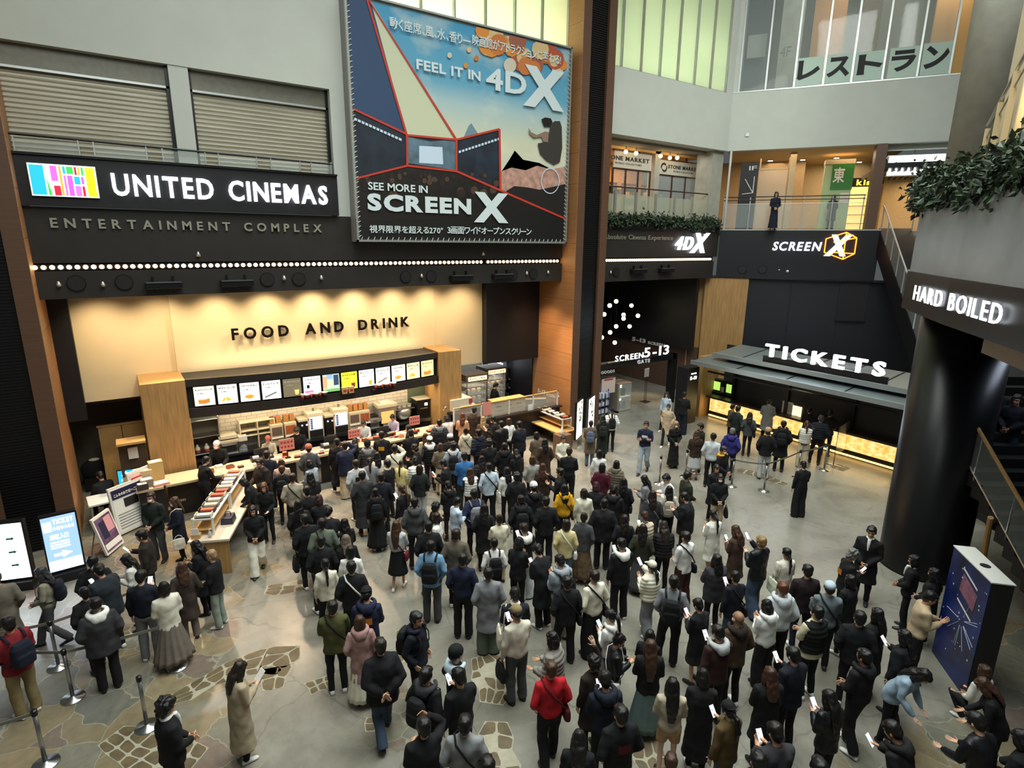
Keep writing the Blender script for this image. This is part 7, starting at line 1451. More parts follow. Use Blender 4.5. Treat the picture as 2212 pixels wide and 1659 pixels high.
# each line: head x, head y in the photo, build, facing (0 = away, 90 = to the right, 180 = towards us), top, legs wear, hair, arms, stance, extras
PEOPLE = '''
729 947 m 5 longcoat:black slim:black short:black down relax
743 953 m 350 bigcoat:navy wide:beige short:black up stand
766 947 w 0 jacket:black skirt:black long:black phone stand tote=white
793 951 m 5 vest:charcoal slim:black short:black pocket stand hood=grey hat=beanie:black
801 920 w 190 shirt:white slim:black short:dkbrown reach stand s=staff
850 898 w 215 shirt:lavender slim:black short:black reach stand s=staff
659 942 m 190 sweater:black slim:black short:black reach stand mask s=staff
666 960 m 0 jacket:dkgrey slim:black short:black pocket stand hat=beanie:salmon
666 993 w 320 sweater:greyblue slim:black bob:black reach stand
824 931 m 10 jacket:black slim:black short:black front stand print=yellow
853 961 m 350 jacket:cream slim:black short:black up stand cb=black
889 927 m 355 jacket:black slim:black short:black front stand
882 917 w 270 jacket:black slim:black long:black front stand
917 935 w 0 sweater:beige wide:mauve long:brown down stand
934 944 m 350 vest:black slim:black short:black pocket stand hood=white hat=capback:white
947 955 w 5 sweater:taupe skirt:beige bob:brown pocket stand
949 905 m 355 puffer:charcoal slim:black short:black pocket stand hood=grey bp=black
960 894 w 330 hoodie:pinkwhite slim:black bob:dkbrown reach stand
893 961 w 285 jacket:black slim:black curly:black phone stand
813 977 w 350 coat:cream slim:black long:black down stand
799 987 w 0 jacket:grey slim:black pony:black pocket stand
836 992 m 315 jacket:black slim:black short:black front stand collar=cream
866 993 w 30 hoodie:ltyellow slim:ltgrey lowpony:dkbrown down stand h=1.45
896 985 w 345 puffer:white slim:ltgrey bob:black phone stand
906 1003 w 0 jacket:greenblack straight:ltgrey bob:dkbrown pocket stand
954 992 m 285 jacket:black slim:black short:black phone stand ph=white
769 992 m 340 jacket:ltgrey slim:black short:dkbrown pocket stand print=black
790 1017 m 355 longcoat:charcoal slim:black short:black pocket stand
815 1021 m 0 jacket:navyblack slim:black short:black pocket stand
811 1054 w 0 hoodie:black longskirt:black short:black down stand hoodself bp=black:grey
867 1047 w 320 sweater:black straight:beige lowpony:brown phone1 stand ph=white
899 1074 m 0 hoodie:dkgrey slim:black short:black pocket stand hoodself
942 1105 w 290 sweater:white wide:charcoal bob:dkbrown front stand
631 1022 m 5 sweater:greybeige straight:black short:dkbrown pocket stand cb=black
608 1005 w 10 jacket:black slim:black short:brown front stand bp=black
670 1020 w 340 bigcoat:black slim:black long:black front stand
663 1050 m 350 jacket:black slim:black short:black front stand
676 1069 w 350 jacket:black slim:black bob:burgundy phone stand
654 1077 w 355 coat:black slim:black long:black pocket stand
707 1094 m 20 bigcoat:black slim:black short:black phone stand
671 1111 m 345 jacket:black slim:black short:black pocket stand hb=black
695 1114 m 355 coat:greygreen straight:dkgrey short:black pocket relax cb=black
733 1122 w 340 sweater:black slim:black long:black front stand tote=beige
699 1155 m 0 jacket:black slim:black short:black pocket relax
740 1156 w 350 jacket:black slim:black long:ash down stand
756 1179 w 10 sweater:white slim:black bob:black down stand
702 1207 w 355 shirt:cream slim:black lowpony:black down relax
758 1212 m 0 jacket:black straight:black short:black pocket stand cb=white
790 1268 m 5 hoodie:navy slim:black capshort:black phone stand hoodself hat=capback:black print=orange
717 1298 m 0 jacket:olive slim:black short:black cross stand cb=black
855 1124 w 15 cropped:ltgrey skirt:black vlong:brown cross step cb=maroon
925 1125 m 350 jacket:black slim:black short:black pocket stand
930 1167 m 10 jacket:denim straight:dkgrey short:black pocket stand bp=black
980 852 m 180 shirt:black slim:black short:black carry stand hat=cap:black print=white s=staff
963 877 w 215 shirt:black slim:black short:black reach stand hat=cap:pinkwhite s=staff
998 891 w 5 shirt:peach slim:dkbrown long:auburn front stand
1017 875 m 20 coat:dkbrown slim:black short:black front stand
1044 899 w 5 jacket:brown slim:black long:blonde front stand
1064 898 m 275 jacket:black slim:black short:black phone stand mask ph=white
1083 908 m 330 jacket:blackleather slim:black short:black front stand
1098 903 w 330 sweater:white slim:black bob:brown pocket stand
1122 909 m 320 bigcoat:navyblack straight:dknavy short:black front stand
1034 926 m 320 puffer:dknavy slim:black short:black pocket stand hood=dknavy
1006 925 w 0 jacket:cream2 slim:black bun:black down stand hood=cream2 cb=black
972 937 m 350 jacket:black slim:black short:black pocket stand hat=cap:white
977 954 m 0 jacket:greyblue slim:black curly:black pocket stand hood=ltgrey bp=black
1003 976 m 350 jacket:blue slim:greenblack short:black front stand
1056 948 m 350 jacket:black slim:black curly:black front stand
1092 956 m 10 jacket:black slim:black short:black pocket stand hood=black
1113 969 w 335 jacket:black slim:black vlong:black phone stand ph=white
1159 932 w 330 longcoat:browngrey slim:black bob:black front stand
1178 947 w 350 coat:brownleather slim:black long:black pocket stand
1217 940 w 165 sweater:cream slim:black short:black front stand
1230 966 m 5 sweater:black straight:black short:dkbrown front stand
1211 1010 m 285 jacket:black slim:black short:black high stand mask
1151 984 w 350 sweater:grey2 slim:black bob:brown pocket stand
1173 1000 w 350 coat:dkbrown slim:black long:brown down stand
1041 984 w 350 puffer:brownblack slim:black long:black pocket stand
1061 999 m 345 shirt:ltblue straight:black short:black pocket relax cb=black
1092 1008 w 340 sweater:white slim:black long:black down stand tote=cream
1116 1020 w 0 bigcoat:black slim:black curly:black pocket stand
1016 1010 w 350 vest:white slim:black long:brown pocket stand
1152 1041 m 340 hoodie:black slim:black short:black phone stand hoodself hat=beanie:white ph=cream
1011 1059 m 345 jacket:plaidnavy slim:black short:black pocket stand bp=grey
967 1038 w 340 hoodie:black slim:black short:black phone stand hoodself
960 1082 w 60 sweater:black straight:charcoal curly:black pocket stand
983 1076 w 60 sweater:ltblue2 slim:black short:black phone stand ph=white
1046 1088 w 5 coat:black slim:black long:black pocket stand
1126 1069 m 350 jacket:black slim:black short:black pocket stand hood=black bp=black
1180 1072 m 345 jacket:black straight:black short:black pocket stand
1224 1046 w 350 hoodie:yellow slim:black long:black pocket stand hoodself cb=dkbrown
1262 1053 w 350 jacket:cream3 slim:jeans bob:dkbrown down stand
1079 1112 w 345 coat:cream4 slim:beige bun:dkbrown cross stand
1087 1163 w 350 sweater:white slim:black short:black pocket stand bp=black hb=paleblue
1104 1158 w 20 jacket:black slim:black bob:black phone stand
1131 1129 m 330 sweater:black wide:ltgrey short:dkbrown phone1 stand hood=white ph=lilac
1157 1173 m 320 coat:black straight:black short:black phone stand lean=14 ph=white
1207 1196 m 325 hoodie:greyblue2 straight:greybeige short:black phone stand hoodself bp=black
1226 1244 m 340 jacket:black straight:black short:black pocket relax cb=black
1229 1120 w 355 jacket:paleyellow straight:jeans bob:dkbrown pocket stand cb=white
985 1142 m 10 coat:taupebrown slim:black short:dkbrown pocket stand
999 1195 m 10 sweater:navy straight:black short:black pocket stand
1055 1226 m 355 coat:greyshirt wide:greygreen short:black pocket stand
1112 1267 m 350 sweater:navyblack slim:black short:black phone stand collar=white tote=cream
1114 1306 m 330 sweater:oatmeal straight:dkgrey short:black phone1 stand hat=cap:khaki ph=violet hb=black
1277 908 w 0 coat:browngrey straight:jeans short:dkbrown front stand bp=slate
1303 896 w 350 longcoat:greenblack slim:black long:black front stand bp=greenblack
1322 881 w 350 puffer:white slim:black lowpony:black pocket stand hat=cap:black bp=black
1397 909 m 190 sweater:navy straight:ltjeans short:black cross walk print=white
1441 846 w 200 shirt:paleblue slim:black long:black down walk
1445 872 w 195 coat:beige slim:black short:dkbrown pocket walk
1461 909 w 160 dress:black none:black long:blonde front stand mask
1480 846 m 20 jacket:black wide:dknavy short:black carry stand
1514 913 m 250 jacket:black slim:black short:black front stand cb=black
1506 930 w 350 jacket:dkbrown skirt:ltgrey long:brown front stand
1542 935 m 10 sweater:greywhite slim:black short:black pocket stand
1564 963 m 120 jacket:black slim:black short:black front stand mask hood=yellow
1296 971 w 0 shirt:white skirt:white bob:black down stand
1301 1000 w 10 jacket:burgundyleather slim:black bob:black pocket stand
1332 994 w 20 puffer:taupe slim:black bob:black pocket stand hood=taupe
1390 1026 w 280 longcoat:grey slim:black long:black phone stand
1442 1025 m 230 sweater:white2 slim:black short:black phone stand
1482 1018 m 60 jacket:dkgreen slim:black short:black front stand
1557 1023 w 165 jacket:black straight:beige bob:black front stand mask hb=black
1549 1003 w 150 coat:black slim:black short:black front stand
1411 1059 w 350 longcoat:charcoal slim:black long:dkbrown pocket stand cb=grey
1447 1048 w 350 sweater:creamknit slim:black long:black pocket stand bp=greige
1476 1062 m 290 bigcoat:black slim:black short:black phone stand
1348 1032 w 0 coat:black slim:black long:black pocket stand cb=black
1328 1046 m 10 hoodie:black slim:black short:black phone stand hoodself
1285 1041 w 0 coat:black slim:black bob:burgundy phone stand
1306 1077 m 0 bigcoat:black straight:black short:black pocket stand
1387 1103 w 330 vest:beigequilt slim:black short:brown phone stand ph=white
1355 1111 w 350 coat:black slim:black long:brownblack pocket stand
1390 1132 w 0 jacket:darkolive longskirt:dkgrey long:black pocket stand
1434 1124 w 340 puffer:black slim:black long:dkbrown phone stand
1342 1161 m 330 jacket:black straight:black short:black phone1 stand ph=navy hood=white
1482 1147 m 310 shirt:white3 wide:redbrown short:brownblack front stand cb=black
1539 1101 w 320 coat:offwhite shorts:beige lowpony:black phone step
1257 1109 w 10 jacket:dkgrey longskirt:printbrown bun:dkbrown pocket stand
1410 1212 w 310 puffer:creamwhite wide:grey caplong:black high step hat=cap:cream ph=lilac
1285 1231 m 320 sweater:ivory wide:black short:dkbrown pocket stand cb=black
1457 1243 m 0 sweater:grey straight:black short:black pocket relax bp=black
1551 1197 w 330 bigcoat:charcoal slim:black long:black cross stand
1506 1291 w 310 coat:black shorts:black short:black phone stand ph=pink
1316 1315 w 310 hoodie:white slim:black pony:black phone stand hoodself cb=black ph=cyan
1192 1364 w 290 puffer:striped slim:black bigbob:black carry stand hb=black
1191 1429 m 340 sweater:red straight:black short:brown pocket step cb=maroon
1343 1369 w 75 jacket:blackleather slim:black bun:black phone stand cb=white
1407 1380 w 350 jacket:black longskirt:greyteal vlong:brown front stand
1405 1362 w 10 jacket:black slim:black bob:black front stand h=1.4
1283 1417 w 320 coat:brownblack slim:black curly:black raise stand
1306 1446 m 340 hoodie:dknavy slim:black short:black phone stand hoodself ph=white
1343 1525 m 330 jacket:black slim:black short:black pocket stand print=maroon
1252 1574 w 0 jacket:black slim:black long:black phone stand
1459 1463 w 350 sweater:knitbeige shorts:tan vlong:black front stand
898 1321 m 120 jacket:navyblack slim:black short:black pocket stand bp=black hood=dknavy
821 1379 m 350 bigcoat:black straight:dkjeans short:dkbrown back walk
777 1327 w 0 coat:dustypink longskirt:ivory bob:brown pocket stand hood=dustypink
984 1399 m 70 jacket:navyblack slim:black short:black pocket stand hood=paleblue hat=beanie:black
976 1436 m 330 sweater:black slim:black short:black phone1 stand ph=white
932 1443 m 40 hoodie:black slim:black short:black pocket stand hood=charcoal bp=black
915 1551 m 340 jacket:black slim:black short:black up stand
1004 1547 m 5 sweater:grey3 slim:black short:black pocket stand cb=black
1053 1636 m 350 jacket:black slim:black short:black pocket stand
1451 1629 w 0 jacket:brown slim:black short:brown pocket stand
1588 1133 w 310 coat:brown2 slim:black long:brown phone stand ph=black
1647 1158 m 310 jacket:blackleather wide:dkjeans short:ltbrown high step ph=black
1701 1183 w 320 jacket:offwhite2 wide:ivory lowpony:black front stand tote=palegreen
1747 1219 m 335 jacket:maroonblack slim:dknavy short:black front stand
1588 1232 w 320 jacket:navyblack straight:dkjeans short:black phone1 stand ph=pink cb=black
1693 1257 m 330 hoodie:greywhite straight:black short:auburn pocket stand hoodself
1656 1293 w 320 hoodie:white2 wide:black bob:black phone stand hoodself
1597 1321 m 320 jacket:brown3 slim:black buzz:skinhair pocket stand hood=brownblack mask
1551 1348 m 320 jacket:maroonbrown slim:black short:black phone1 stand hood=ltgrey ph=white
1795 1257 m 345 sweater:greyblue3 slim:black short:black cross stand hat=cap:ltblue cb=black
1839 1241 w 300 coat:black slim:black bob:black front stand
1848 1188 w 60 jacket:black slim:black curly:grey phone stand print=orange ph=black
1885 1136 m 185 coat:black slim:black short:black front stand collar=white
1769 1308 m 310 jacket:varsity slim:black short:black cross stand mask
1866 1318 m 350 jacket:black slim:black short:black pocket stand
1893 1315 w 300 coat:black slim:black vlong:black front stand
1979 1200 w 275 jacket:black slim:black bob:black front stand collar=white
2018 1225 w 290 coat:black slim:black long:black front stand
2018 1278 m 70 sweater:sand slim:black short:black phone stand
1954 1359 w 290 bigcoat:black slim:black long:black phone1 step ph=white
1870 1402 m 300 hoodie:black straight:black short:black front step hoodself
1713 1396 m 310 jacket:navyblack slim:black short:black phone1 stand ph=white
1666 1441 w 330 coat:black slim:black long:brown front stand
1790 1488 w 310 jacket:blackleather slim:black vlong:black phone stand ph=white
1516 1443 w 350 longcoat:black slim:black bob:black phone stand
1573 1514 w 310 jacket:olivebrown slim:jeans caplong:black phone1 stand hat=capback:black ph=black
1671 1561 m 320 jacket:charcoal slim:black short:black phone stand ph=white
1644 1621 m 330 jacket:black slim:black short:black pocket stand
1920 1554 m 285 hoodie:black slim:black short:black phone1 stand hoodself ph=white lean=16
2011 1456 w 110 jacket:palejeans slim:black long:black reach stand lean=30
2115 1463 w 260 jacket:black slim:black long:brown reach stand lean=22
2112 1537 m 300 jacket:blackleather slim:black short:black reach stand lean=12
1772 1638 m 330 jacket:black slim:black short:black pocket stand
2190 1571 w 290 bigcoat:black slim:black bob:black reach stand lean=14
2130 1436 w 300 shirt:white4 slim:black bob:brown front squat
324 1062 m 215 jacket:greenblack straight:dkgrey short:dkbrown front stand mask
375 1073 w 265 coat:dknavy slim:black long:brown front stand mask cb=cream hb=cream
443 975 m 60 sweater:black slim:black short:black reach stand
474 967 m 195 sweater:black slim:black short:black reach stand hat=cap:pinkwhite print=white s=staff
534 986 m 235 bigcoat:brownblack straight:dkbrown short:black carry stand
498 1036 w 280 longcoat:black slim:black bob:black reach stand lean=22
569 1043 w 200 jacket:black slim:black bob:auburn carry stand
545 1092 w 185 jacket:black wide:offwhite2 bob:black front walk
573 977 m 10 jacket:dknavy slim:black short:black pocket stand
588 993 w 5 coat:pinkbeige slim:black bob:brown front stand
582 948 w 190 sweater:beige2 slim:black short:black reach stand hat=cap:salmon s=staff
213 1017 m 340 jacket:black slim:black short:black reach sit
275 988 m 210 jacket:black slim:black short:black reach sit
86 1224 w 285 sweater:khakigrey straight:dkgrey long:dkgrey2 front walk bp=dknavy
197 1200 m 10 jacket:black slim:black short:black pocket stand
208 1217 m 330 bigcoat:bluegreyblack slim:black short:black phone stand ph=white
266 1198 w 280 jacket:white5 straight:greybeige long:black phone stand
301 1145 m 285 jacket:brownblack slim:black short:black phone1 stand ph=white hb=black
303 1230 m 20 sweater:navyblack2 straight:grey short:black phone1 stand ph=white
352 1256 w 350 jacket:whitefuzz pleat:taupe2 bob:black front stand
391 1214 w 350 coat:brown4 straight:taupe2 long:brown pocket stand
418 1167 w 300 coat:black slim:black long:black phone stand
455 1187 w 300 jacket:black straight:ltjeans2 short:blonde front stand
204 1291 m 0 bigcoat:charcoal straight:black short:black pocket stand hood=white
181 1268 w 350 jacket:black slim:black short:black pocket step
14 1332 m 340 jacket:redmaroon straight:khaki short:black front stand bp=dknavy
-14 1235 m 0 coat:greybrown straight:grey short:black pocket stand
356 1508 m 75 jacket:black slim:black curly:black front stand collar=white
521 1426 w 70 longcoat:trench slim:black long:dkbrown phone stand ph=paper
1584 872 w 60 jacket:brown5 slim:black short:black front stand
1595 876 m 40 jacket:greenblack slim:black short:black pocket relax
1621 890 w 0 jacket:dkgrey3 slim:black long:dkbrown pocket stand cb=black
1663 860 m 10 coat:grey4 slim:black short:black front stand
1694 908 m 0 coat:black slim:black short:black pocket stand hood=black bp=black
1660 924 m 350 jacket:black straight:ltjeans3 short:dkbrown pocket stand hat=beanie:tan
1744 909 w 350 vest:whitegrey wide:beige2 pony:redbrown up stand
1775 896 m 0 puffer:navyblack slim:black short:dkgrey2 pocket relax
1795 885 m 15 jacket:black slim:black short:black front stand
1786 869 w 10 jacket:black slim:black short:black front stand
1749 854 m 185 shirt:black slim:black short:black reach stand s=staff
1776 852 w 200 shirt:orangered slim:black short:black front stand hat=cap:khaki s=staff
1583 924 m 10 hoodie:purple slim:black short:grey pocket stand hoodself
1736 995 w 330 sweater:black wide:black short:black phone1 stand
1073 826 m 60 shirt:black slim:black short:black reach stand s=staff
1097 794 m 0 jacket:greenblack slim:black short:black front stand
1802 420 w 10 coat:greyblack slim:black long:black front stand z=7.8
1829 429 w 70 jacket:greygreen2 slim:grey short:black phone stand z=7.8
1678 413 w 170 dress:dknavy none:black bob:black front stand z=7.8
2160 832 m 190 jacket:black straight:jeans short:black phone stand d=12.6
2200 851 m 200 jacket:varsity2 straight:dkjeans short:black front walk d=12.2
'''
PAL = dict(black='#17171a', charcoal='#333336', dkgrey='#454649', dkgrey2='#2c2c2e', dkgrey3='#3f4142', grey='#7a7c80', grey2='#97948c', grey3='#87888a', grey4='#6d6f6c', ltgrey='#b0b2b3', white='#e2e1dc', white2='#dcdcd9', white3='#e0dedb', white4='#e0ddd2', white5='#d9d6cd', cream='#d9d2bf', cream2='#cfc4ad', cream3='#ddd8c2', cream4='#d6cfb8', ivory='#dcd5c2', offwhite='#d8d6ca', offwhite2='#d9d4c4',
 beige='#b9a68a', beige2='#c3b496', beige3='#c5ae8c', sand='#b7a184', oatmeal='#cdc6b6', knitbeige='#b5a892', beigequilt='#c3b49c', creamknit='#cfc6b8', creamwhite='#e2dcc8', greybeige='#a39a8a', greige='#a59b8b', khaki='#857552', khakigrey='#8c8674', olive='#4a4a2a', olivebrown='#5c4a2c', darkolive='#34362a', brown='#54402f', brown2='#46332a', brown3='#4a3a2c', brown4='#3a302b', brown5='#57473a', dkbrown='#35281f', brownblack='#28211d', brownleather='#3a2a20', browngrey='#5f5246', taupe='#6a6052', taupe2='#6f665d', taupebrown='#5c5348', greybrown='#6b6257', redbrown='#3a1f1a', printbrown='#5d4a38', tan='#b08e6a',
 navy='#1d2238', dknavy='#181c2a', navyblack='#171a24', navyblack2='#161a26', blue='#2f659c', greyblue='#8e99a6', greyblue2='#8d949c', greyblue3='#69737a', bluegreyblack='#242a30', denim='#6d93b3', jeans='#52647a', dkjeans='#39485c', ltjeans='#8f9ba4', ltjeans2='#8a958c', ltjeans3='#b4b8b8', palejeans='#8fa3b5', ltblue='#b4c2d0', ltblue2='#b9c8da', paleblue='#b9cbd8', lavender='#c6b8c9', greywhite='#bfc4c9', greenblack='#1f2622', dkgreen='#23291f', greygreen='#5a6356', greygreen2='#7b8574', greyteal='#5e716f', greyshirt='#77787c', greyblack='#24282a', slate='#566074', plaidnavy='#2a3048',
 red='#b01a24', redmaroon='#7a2026', maroon='#5e1a22', maroonblack='#23171b', maroonbrown='#3a2422', burgundy='#3d1a1e', burgundyleather='#4d1a2a', pinkwhite='#dcc3bd', dustypink='#a07c78', pinkbeige='#b39a8a', peach='#d9a27c', salmon='#b5614e', orange='#c87a2e', orangered='#b5512e', yellow='#cf9a1e', paleyellow='#cfbf8a', ltyellow='#dccf8e', purple='#2f2c70', mauve='#a5888c', palegreen='#c3cbb4', striped='#8a857e', varsity='#d8cfae', varsity2='#1b1d26', whitefuzz='#d9d3c4', whitegrey='#d0cdc0', trench='#a8987e', blackleather='#15151a', printed='#555', auburn='#5a2d1c', blonde='#9a7b54', ash='#6b5d4f', ltbrown='#8a6a44', brownish='#4a3527', skinhair='#8f6a50', lilac='#c7a6d8', pink='#e0a0b8', cyan='#7fc6e6', violet='#9a8fe0', paper='#efe9da')
HAIRC = dict(black='#0f0d0d', dkbrown='#231711', brown='#3f281b', brownblack='#1d1411', auburn='#5a2d1c', blonde='#977a55', ash='#6b5d4f', grey='#6d6c68', ltbrown='#86683f', burgundy='#33161a', redbrown='#4a2319', dkgrey='#2e2d2d', dkgrey2='#2e2e30', skinhair='#8f6a50')
WORDS = dict(navyblack='blue-black', navyblack2='dark navy', greenblack='green-black', brownblack='brown-black', cream2='light cream', cream3='pale cream', cream4='cream ruffled', greyblue='grey-blue', greyblue2='blue-grey', greyblue3='slate grey', ltgrey='light grey', dkgrey='dark grey', dkgrey3='slate-dark', dkgrey2='dark grey', ltblue='light blue', ltblue2='powder blue', dkbrown='dark brown', ltyellow='pale yellow', offwhite='off-white', offwhite2='ivory white', pinkwhite='pinkish white', greybeige='grey-beige', greywhite='grey-white', blackleather='black leather', brownleather='brown leather', burgundyleather='burgundy leather', knitbeige='beige knitted', creamknit='cream knitted', beigequilt='beige quilted', plaidnavy='plaid navy', browngrey='brown-grey', grey2='fuzzy grey', grey3='mid grey', grey4='long grey', greyshirt='grey overshirt', taupebrown='taupe-brown', maroonblack='maroon-black', maroonbrown='maroon-brown', dustypink='dusty pink', pinkbeige='pink-beige', bluegreyblack='dark blue-grey', whitefuzz='fuzzy white', whitegrey='grey-white', redmaroon='red', palejeans='pale denim', ltjeans='light jeans', varsity='cream and black', varsity2='dark varsity', white2='plain white', white3='crisp white', white4='loose white', white5='short white', brown2='soft brown', brown3='mid brown', brown4='long brown', brown5='tan-brown', khakigrey='khaki-grey', olivebrown='olive-brown', darkolive='dark olive', striped='grey striped', creamwhite='cream', trench='shiny beige', greyblack='grey-black', greygreen='grey-green', greygreen2='pale green', greybrown='grey-brown', paleyellow='pale yellow', beige2='sand-coloured', dknavy='dark navy', orangered='orange', dkgreen='dark green', peach='peach', paleblue='pale blue', palegreen='pale green', greyteal='grey-teal', printbrown='patterned brown', redbrown='red-brown', dkjeans='dark denim', jeans='denim', ltjeans2='pale denim', ltjeans3='faded pale', taupe2='taupe', mauve='mauve', skinhair='shaved', ltbrown='light brown')
NOUN = dict(jacket='jacket', sweater='sweater', hoodie='hoodie', puffer='puffer jacket', coat='coat', longcoat='long coat', shirt='shirt', cropped='cropped cardigan', vest='padded vest', bigcoat='wide jacket', dress='long dress', slim='trousers', straight='trousers', wide='wide trousers', shorts='shorts', skirt='skirt', longskirt='long skirt', pleat='pleated skirt')
HN = dict(short='short %s hair', bob='%s bobbed hair', bigbob='thick %s bobbed hair', long='long %s hair', vlong='very long %s hair', pony='%s ponytail', lowpony='low %s ponytail', bun='%s hair bun', curly='curly %s hair', buzz='%s head', capshort='short %s hair', caplong='long %s hair')
def cloth(c, k=''):
    m = mat('cloth_'+c, PAL.get(c, HAIRC.get(c, '#444444')), .45 if 'leather' in c else .85, var=.5 if c in ('plaidnavy', 'printbrown') else .12, vscale=11 if c in ('plaidnavy', 'printbrown') else 6, bump=.25, bscale=14, spec=.3)
    return m
def hairm(c): return mat('hair_'+c, HAIRC.get(c, '#141010'), .42, var=.2, vscale=12, stretch=(5, 5, .6), bump=.3, bscale=30)
m_shoe = [mat('shoe_%d' % i, c, .5) for i, c in enumerate(('#111112', '#d9d7d2', '#1c1b1a', '#2b2320', '#141414'))]
SK = [mat('skin_%d' % i, c, .55, var=.05) for i, c in enumerate(('#c99a7c', '#d4a68a', '#bf8f70', '#d9b199'))]
MATS_T = {}
def part(name, me, m, root):
    o = bpy.data.objects.new(name, me); COL.objects.link(o); o.parent = root
    s = o.material_slots[0]; s.link = 'OBJECT'; s.material = m; return o
rows = []
for ln in PEOPLE.strip().splitlines():
    a = ln.split(); r = dict(x=float(a[0]), y=float(a[1]), sex=a[2], face=float(a[3]), top=a[4].split(':'), bot=a[5].split(':'), hair=a[6].split(':'), arms=a[7], legs=a[8], ex={})
    for t_ in a[9:]: k, _, v_ = t_.partition('='); r['ex'][k] = v_ or True
    rows.append(r)
# --- wording
def cw(c): return WORDS.get(c, c)
for r in rows:
    ex = r['ex']; r['topw'] = (cw(r['top'][1])+' '+NOUN[r['top'][0]]).replace('overshirt coat', 'overshirt').replace('long grey coat', 'grey coat')
    if 'hat' in ex: k, c = ex['hat'].split(':'); r['headw'] = cw(c)+' '+('beanie' if k == 'beanie' else 'cap')
    else: r['headw'] = HN[r['hair'][0]] % cw(r['hair'][1])
    r['botw'] = '' if r['bot'][0] == 'none' else (cw(r['bot'][1])+' '+NOUN[r['bot'][0]])
    xw = ''
    if 'bp' in ex: xw = cw(ex['bp'].split(':')[0])+' backpack'
    elif 'cb' in ex: xw = cw(ex['cb'])+' crossbody bag'
    elif 'tote' in ex: xw = cw(ex['tote'])+' shoulder bag'
    elif 'mask' in ex: xw = 'face mask'
    elif 'ph' in ex: xw = 'phone in hand'
    elif 'hood' in ex: xw = cw(ex['hood'])+' hood'
    elif 'print' in ex: xw = ex['print']+' print'
    r['xw'] = xw; st = 'staff member' if ex.get('s') else 'person'
    if ex.get('s'): st = 'staff person'
    b = '%s with %s, %s' % (st, r['headw'], r['topw'])
    if xw: b += ', '+xw
    r['base'] = b; r['st'] = st
from collections import Counter
tc_ = Counter(r['topw'] for r in rows); bc_ = Counter(r['base'] for r in rows)
anch = [r for r in rows if tc_[r['topw']] == 1]
for r in rows:
    if bc_[r['base']] == 1:
        r['label'] = r['base']+(', '+r['botw'] if r['botw'] and len((r['base']+' '+r['botw']).split()) <= 16 else ''); continue
    used = [q for q in rows if q['base'] == r['base'] and q is not r]
    def rel(q, a):
        dx, dy = q['x']-a['x'], q['y']-a['y']
        return ('just left of' if dx < 0 else 'just right of') if abs(dx) > abs(dy) else ('just behind' if dy < 0 else 'just in front of')
    best = None
    for a in sorted([a for a in anch if a is not r], key=lambda a: (a['x']-r['x'])**2+(a['y']-r['y'])**2):
        d = (a['x']-r['x'])**2+(a['y']-r['y'])**2
        if all(not (rel(q, a) == rel(r, a) and (q['x']-a['x'])**2+(q['y']-a['y'])**2 <= d*1.3) for q in used): best = a; break
    if best is None: best = min(anch, key=lambda a: (a['x']-r['x'])**2+(a['y']-r['y'])**2)
    r['label'] = '%s, %s the %s' % (r['base'], rel(r, best), best['topw'])
    if len(r['label'].split()) > 16: r['label'] = '%s in %s, %s the %s' % (r['st'], r['topw'], rel(r, best), best['topw'])
g_phone = glow('phone_screen', '#dfe9ff', .9)
def phone(P, rz, sc, col, who, idx):
    t = thing('tablet_paper' if col == 'paper' else 'phone', '%s %s held by %s' % (cw(col), 'sheet of paper' if col == 'paper' else 'phone', who), 'phone' if col != 'paper' else 'paper', P, rz, 'phones held in the crowd' if col != 'paper' else None)
    k = ('phone', col)
    if k not in CACHE:
        fr_ = lambda a, b, c: (a, b*math.cos(.75)-c*math.sin(-.75)*-1, c*math.cos(.75)+b*math.sin(.75))
        tl = lambda a, b, c: (a, c*math.sin(.7)+b*math.cos(.7), c*math.cos(.7)-b*math.sin(.7))
        s = 1.6 if col == 'paper' else 1.
        CACHE[k] = (MB().box(-.038*s, .038*s, 0, .009, -.078*s, .078*s, mat('phone_'+col, PAL.get(col, '#e8e8e6'), .35), tl).mesh('case'), MB().box(-.034*s, .034*s, -.0015, 0, -.072*s, .072*s, g_phone if col not in ('paper',) else m_paper, tl).mesh('screen'))
    for nm, me in zip(('case', 'screen'), CACHE[k]): o = bpy.data.objects.new(nm, me); COL.objects.link(o); o.parent = t
def short(r):
    w = 'the person in '+r['topw']
    return w if tc_[r['topw']] == 1 else None
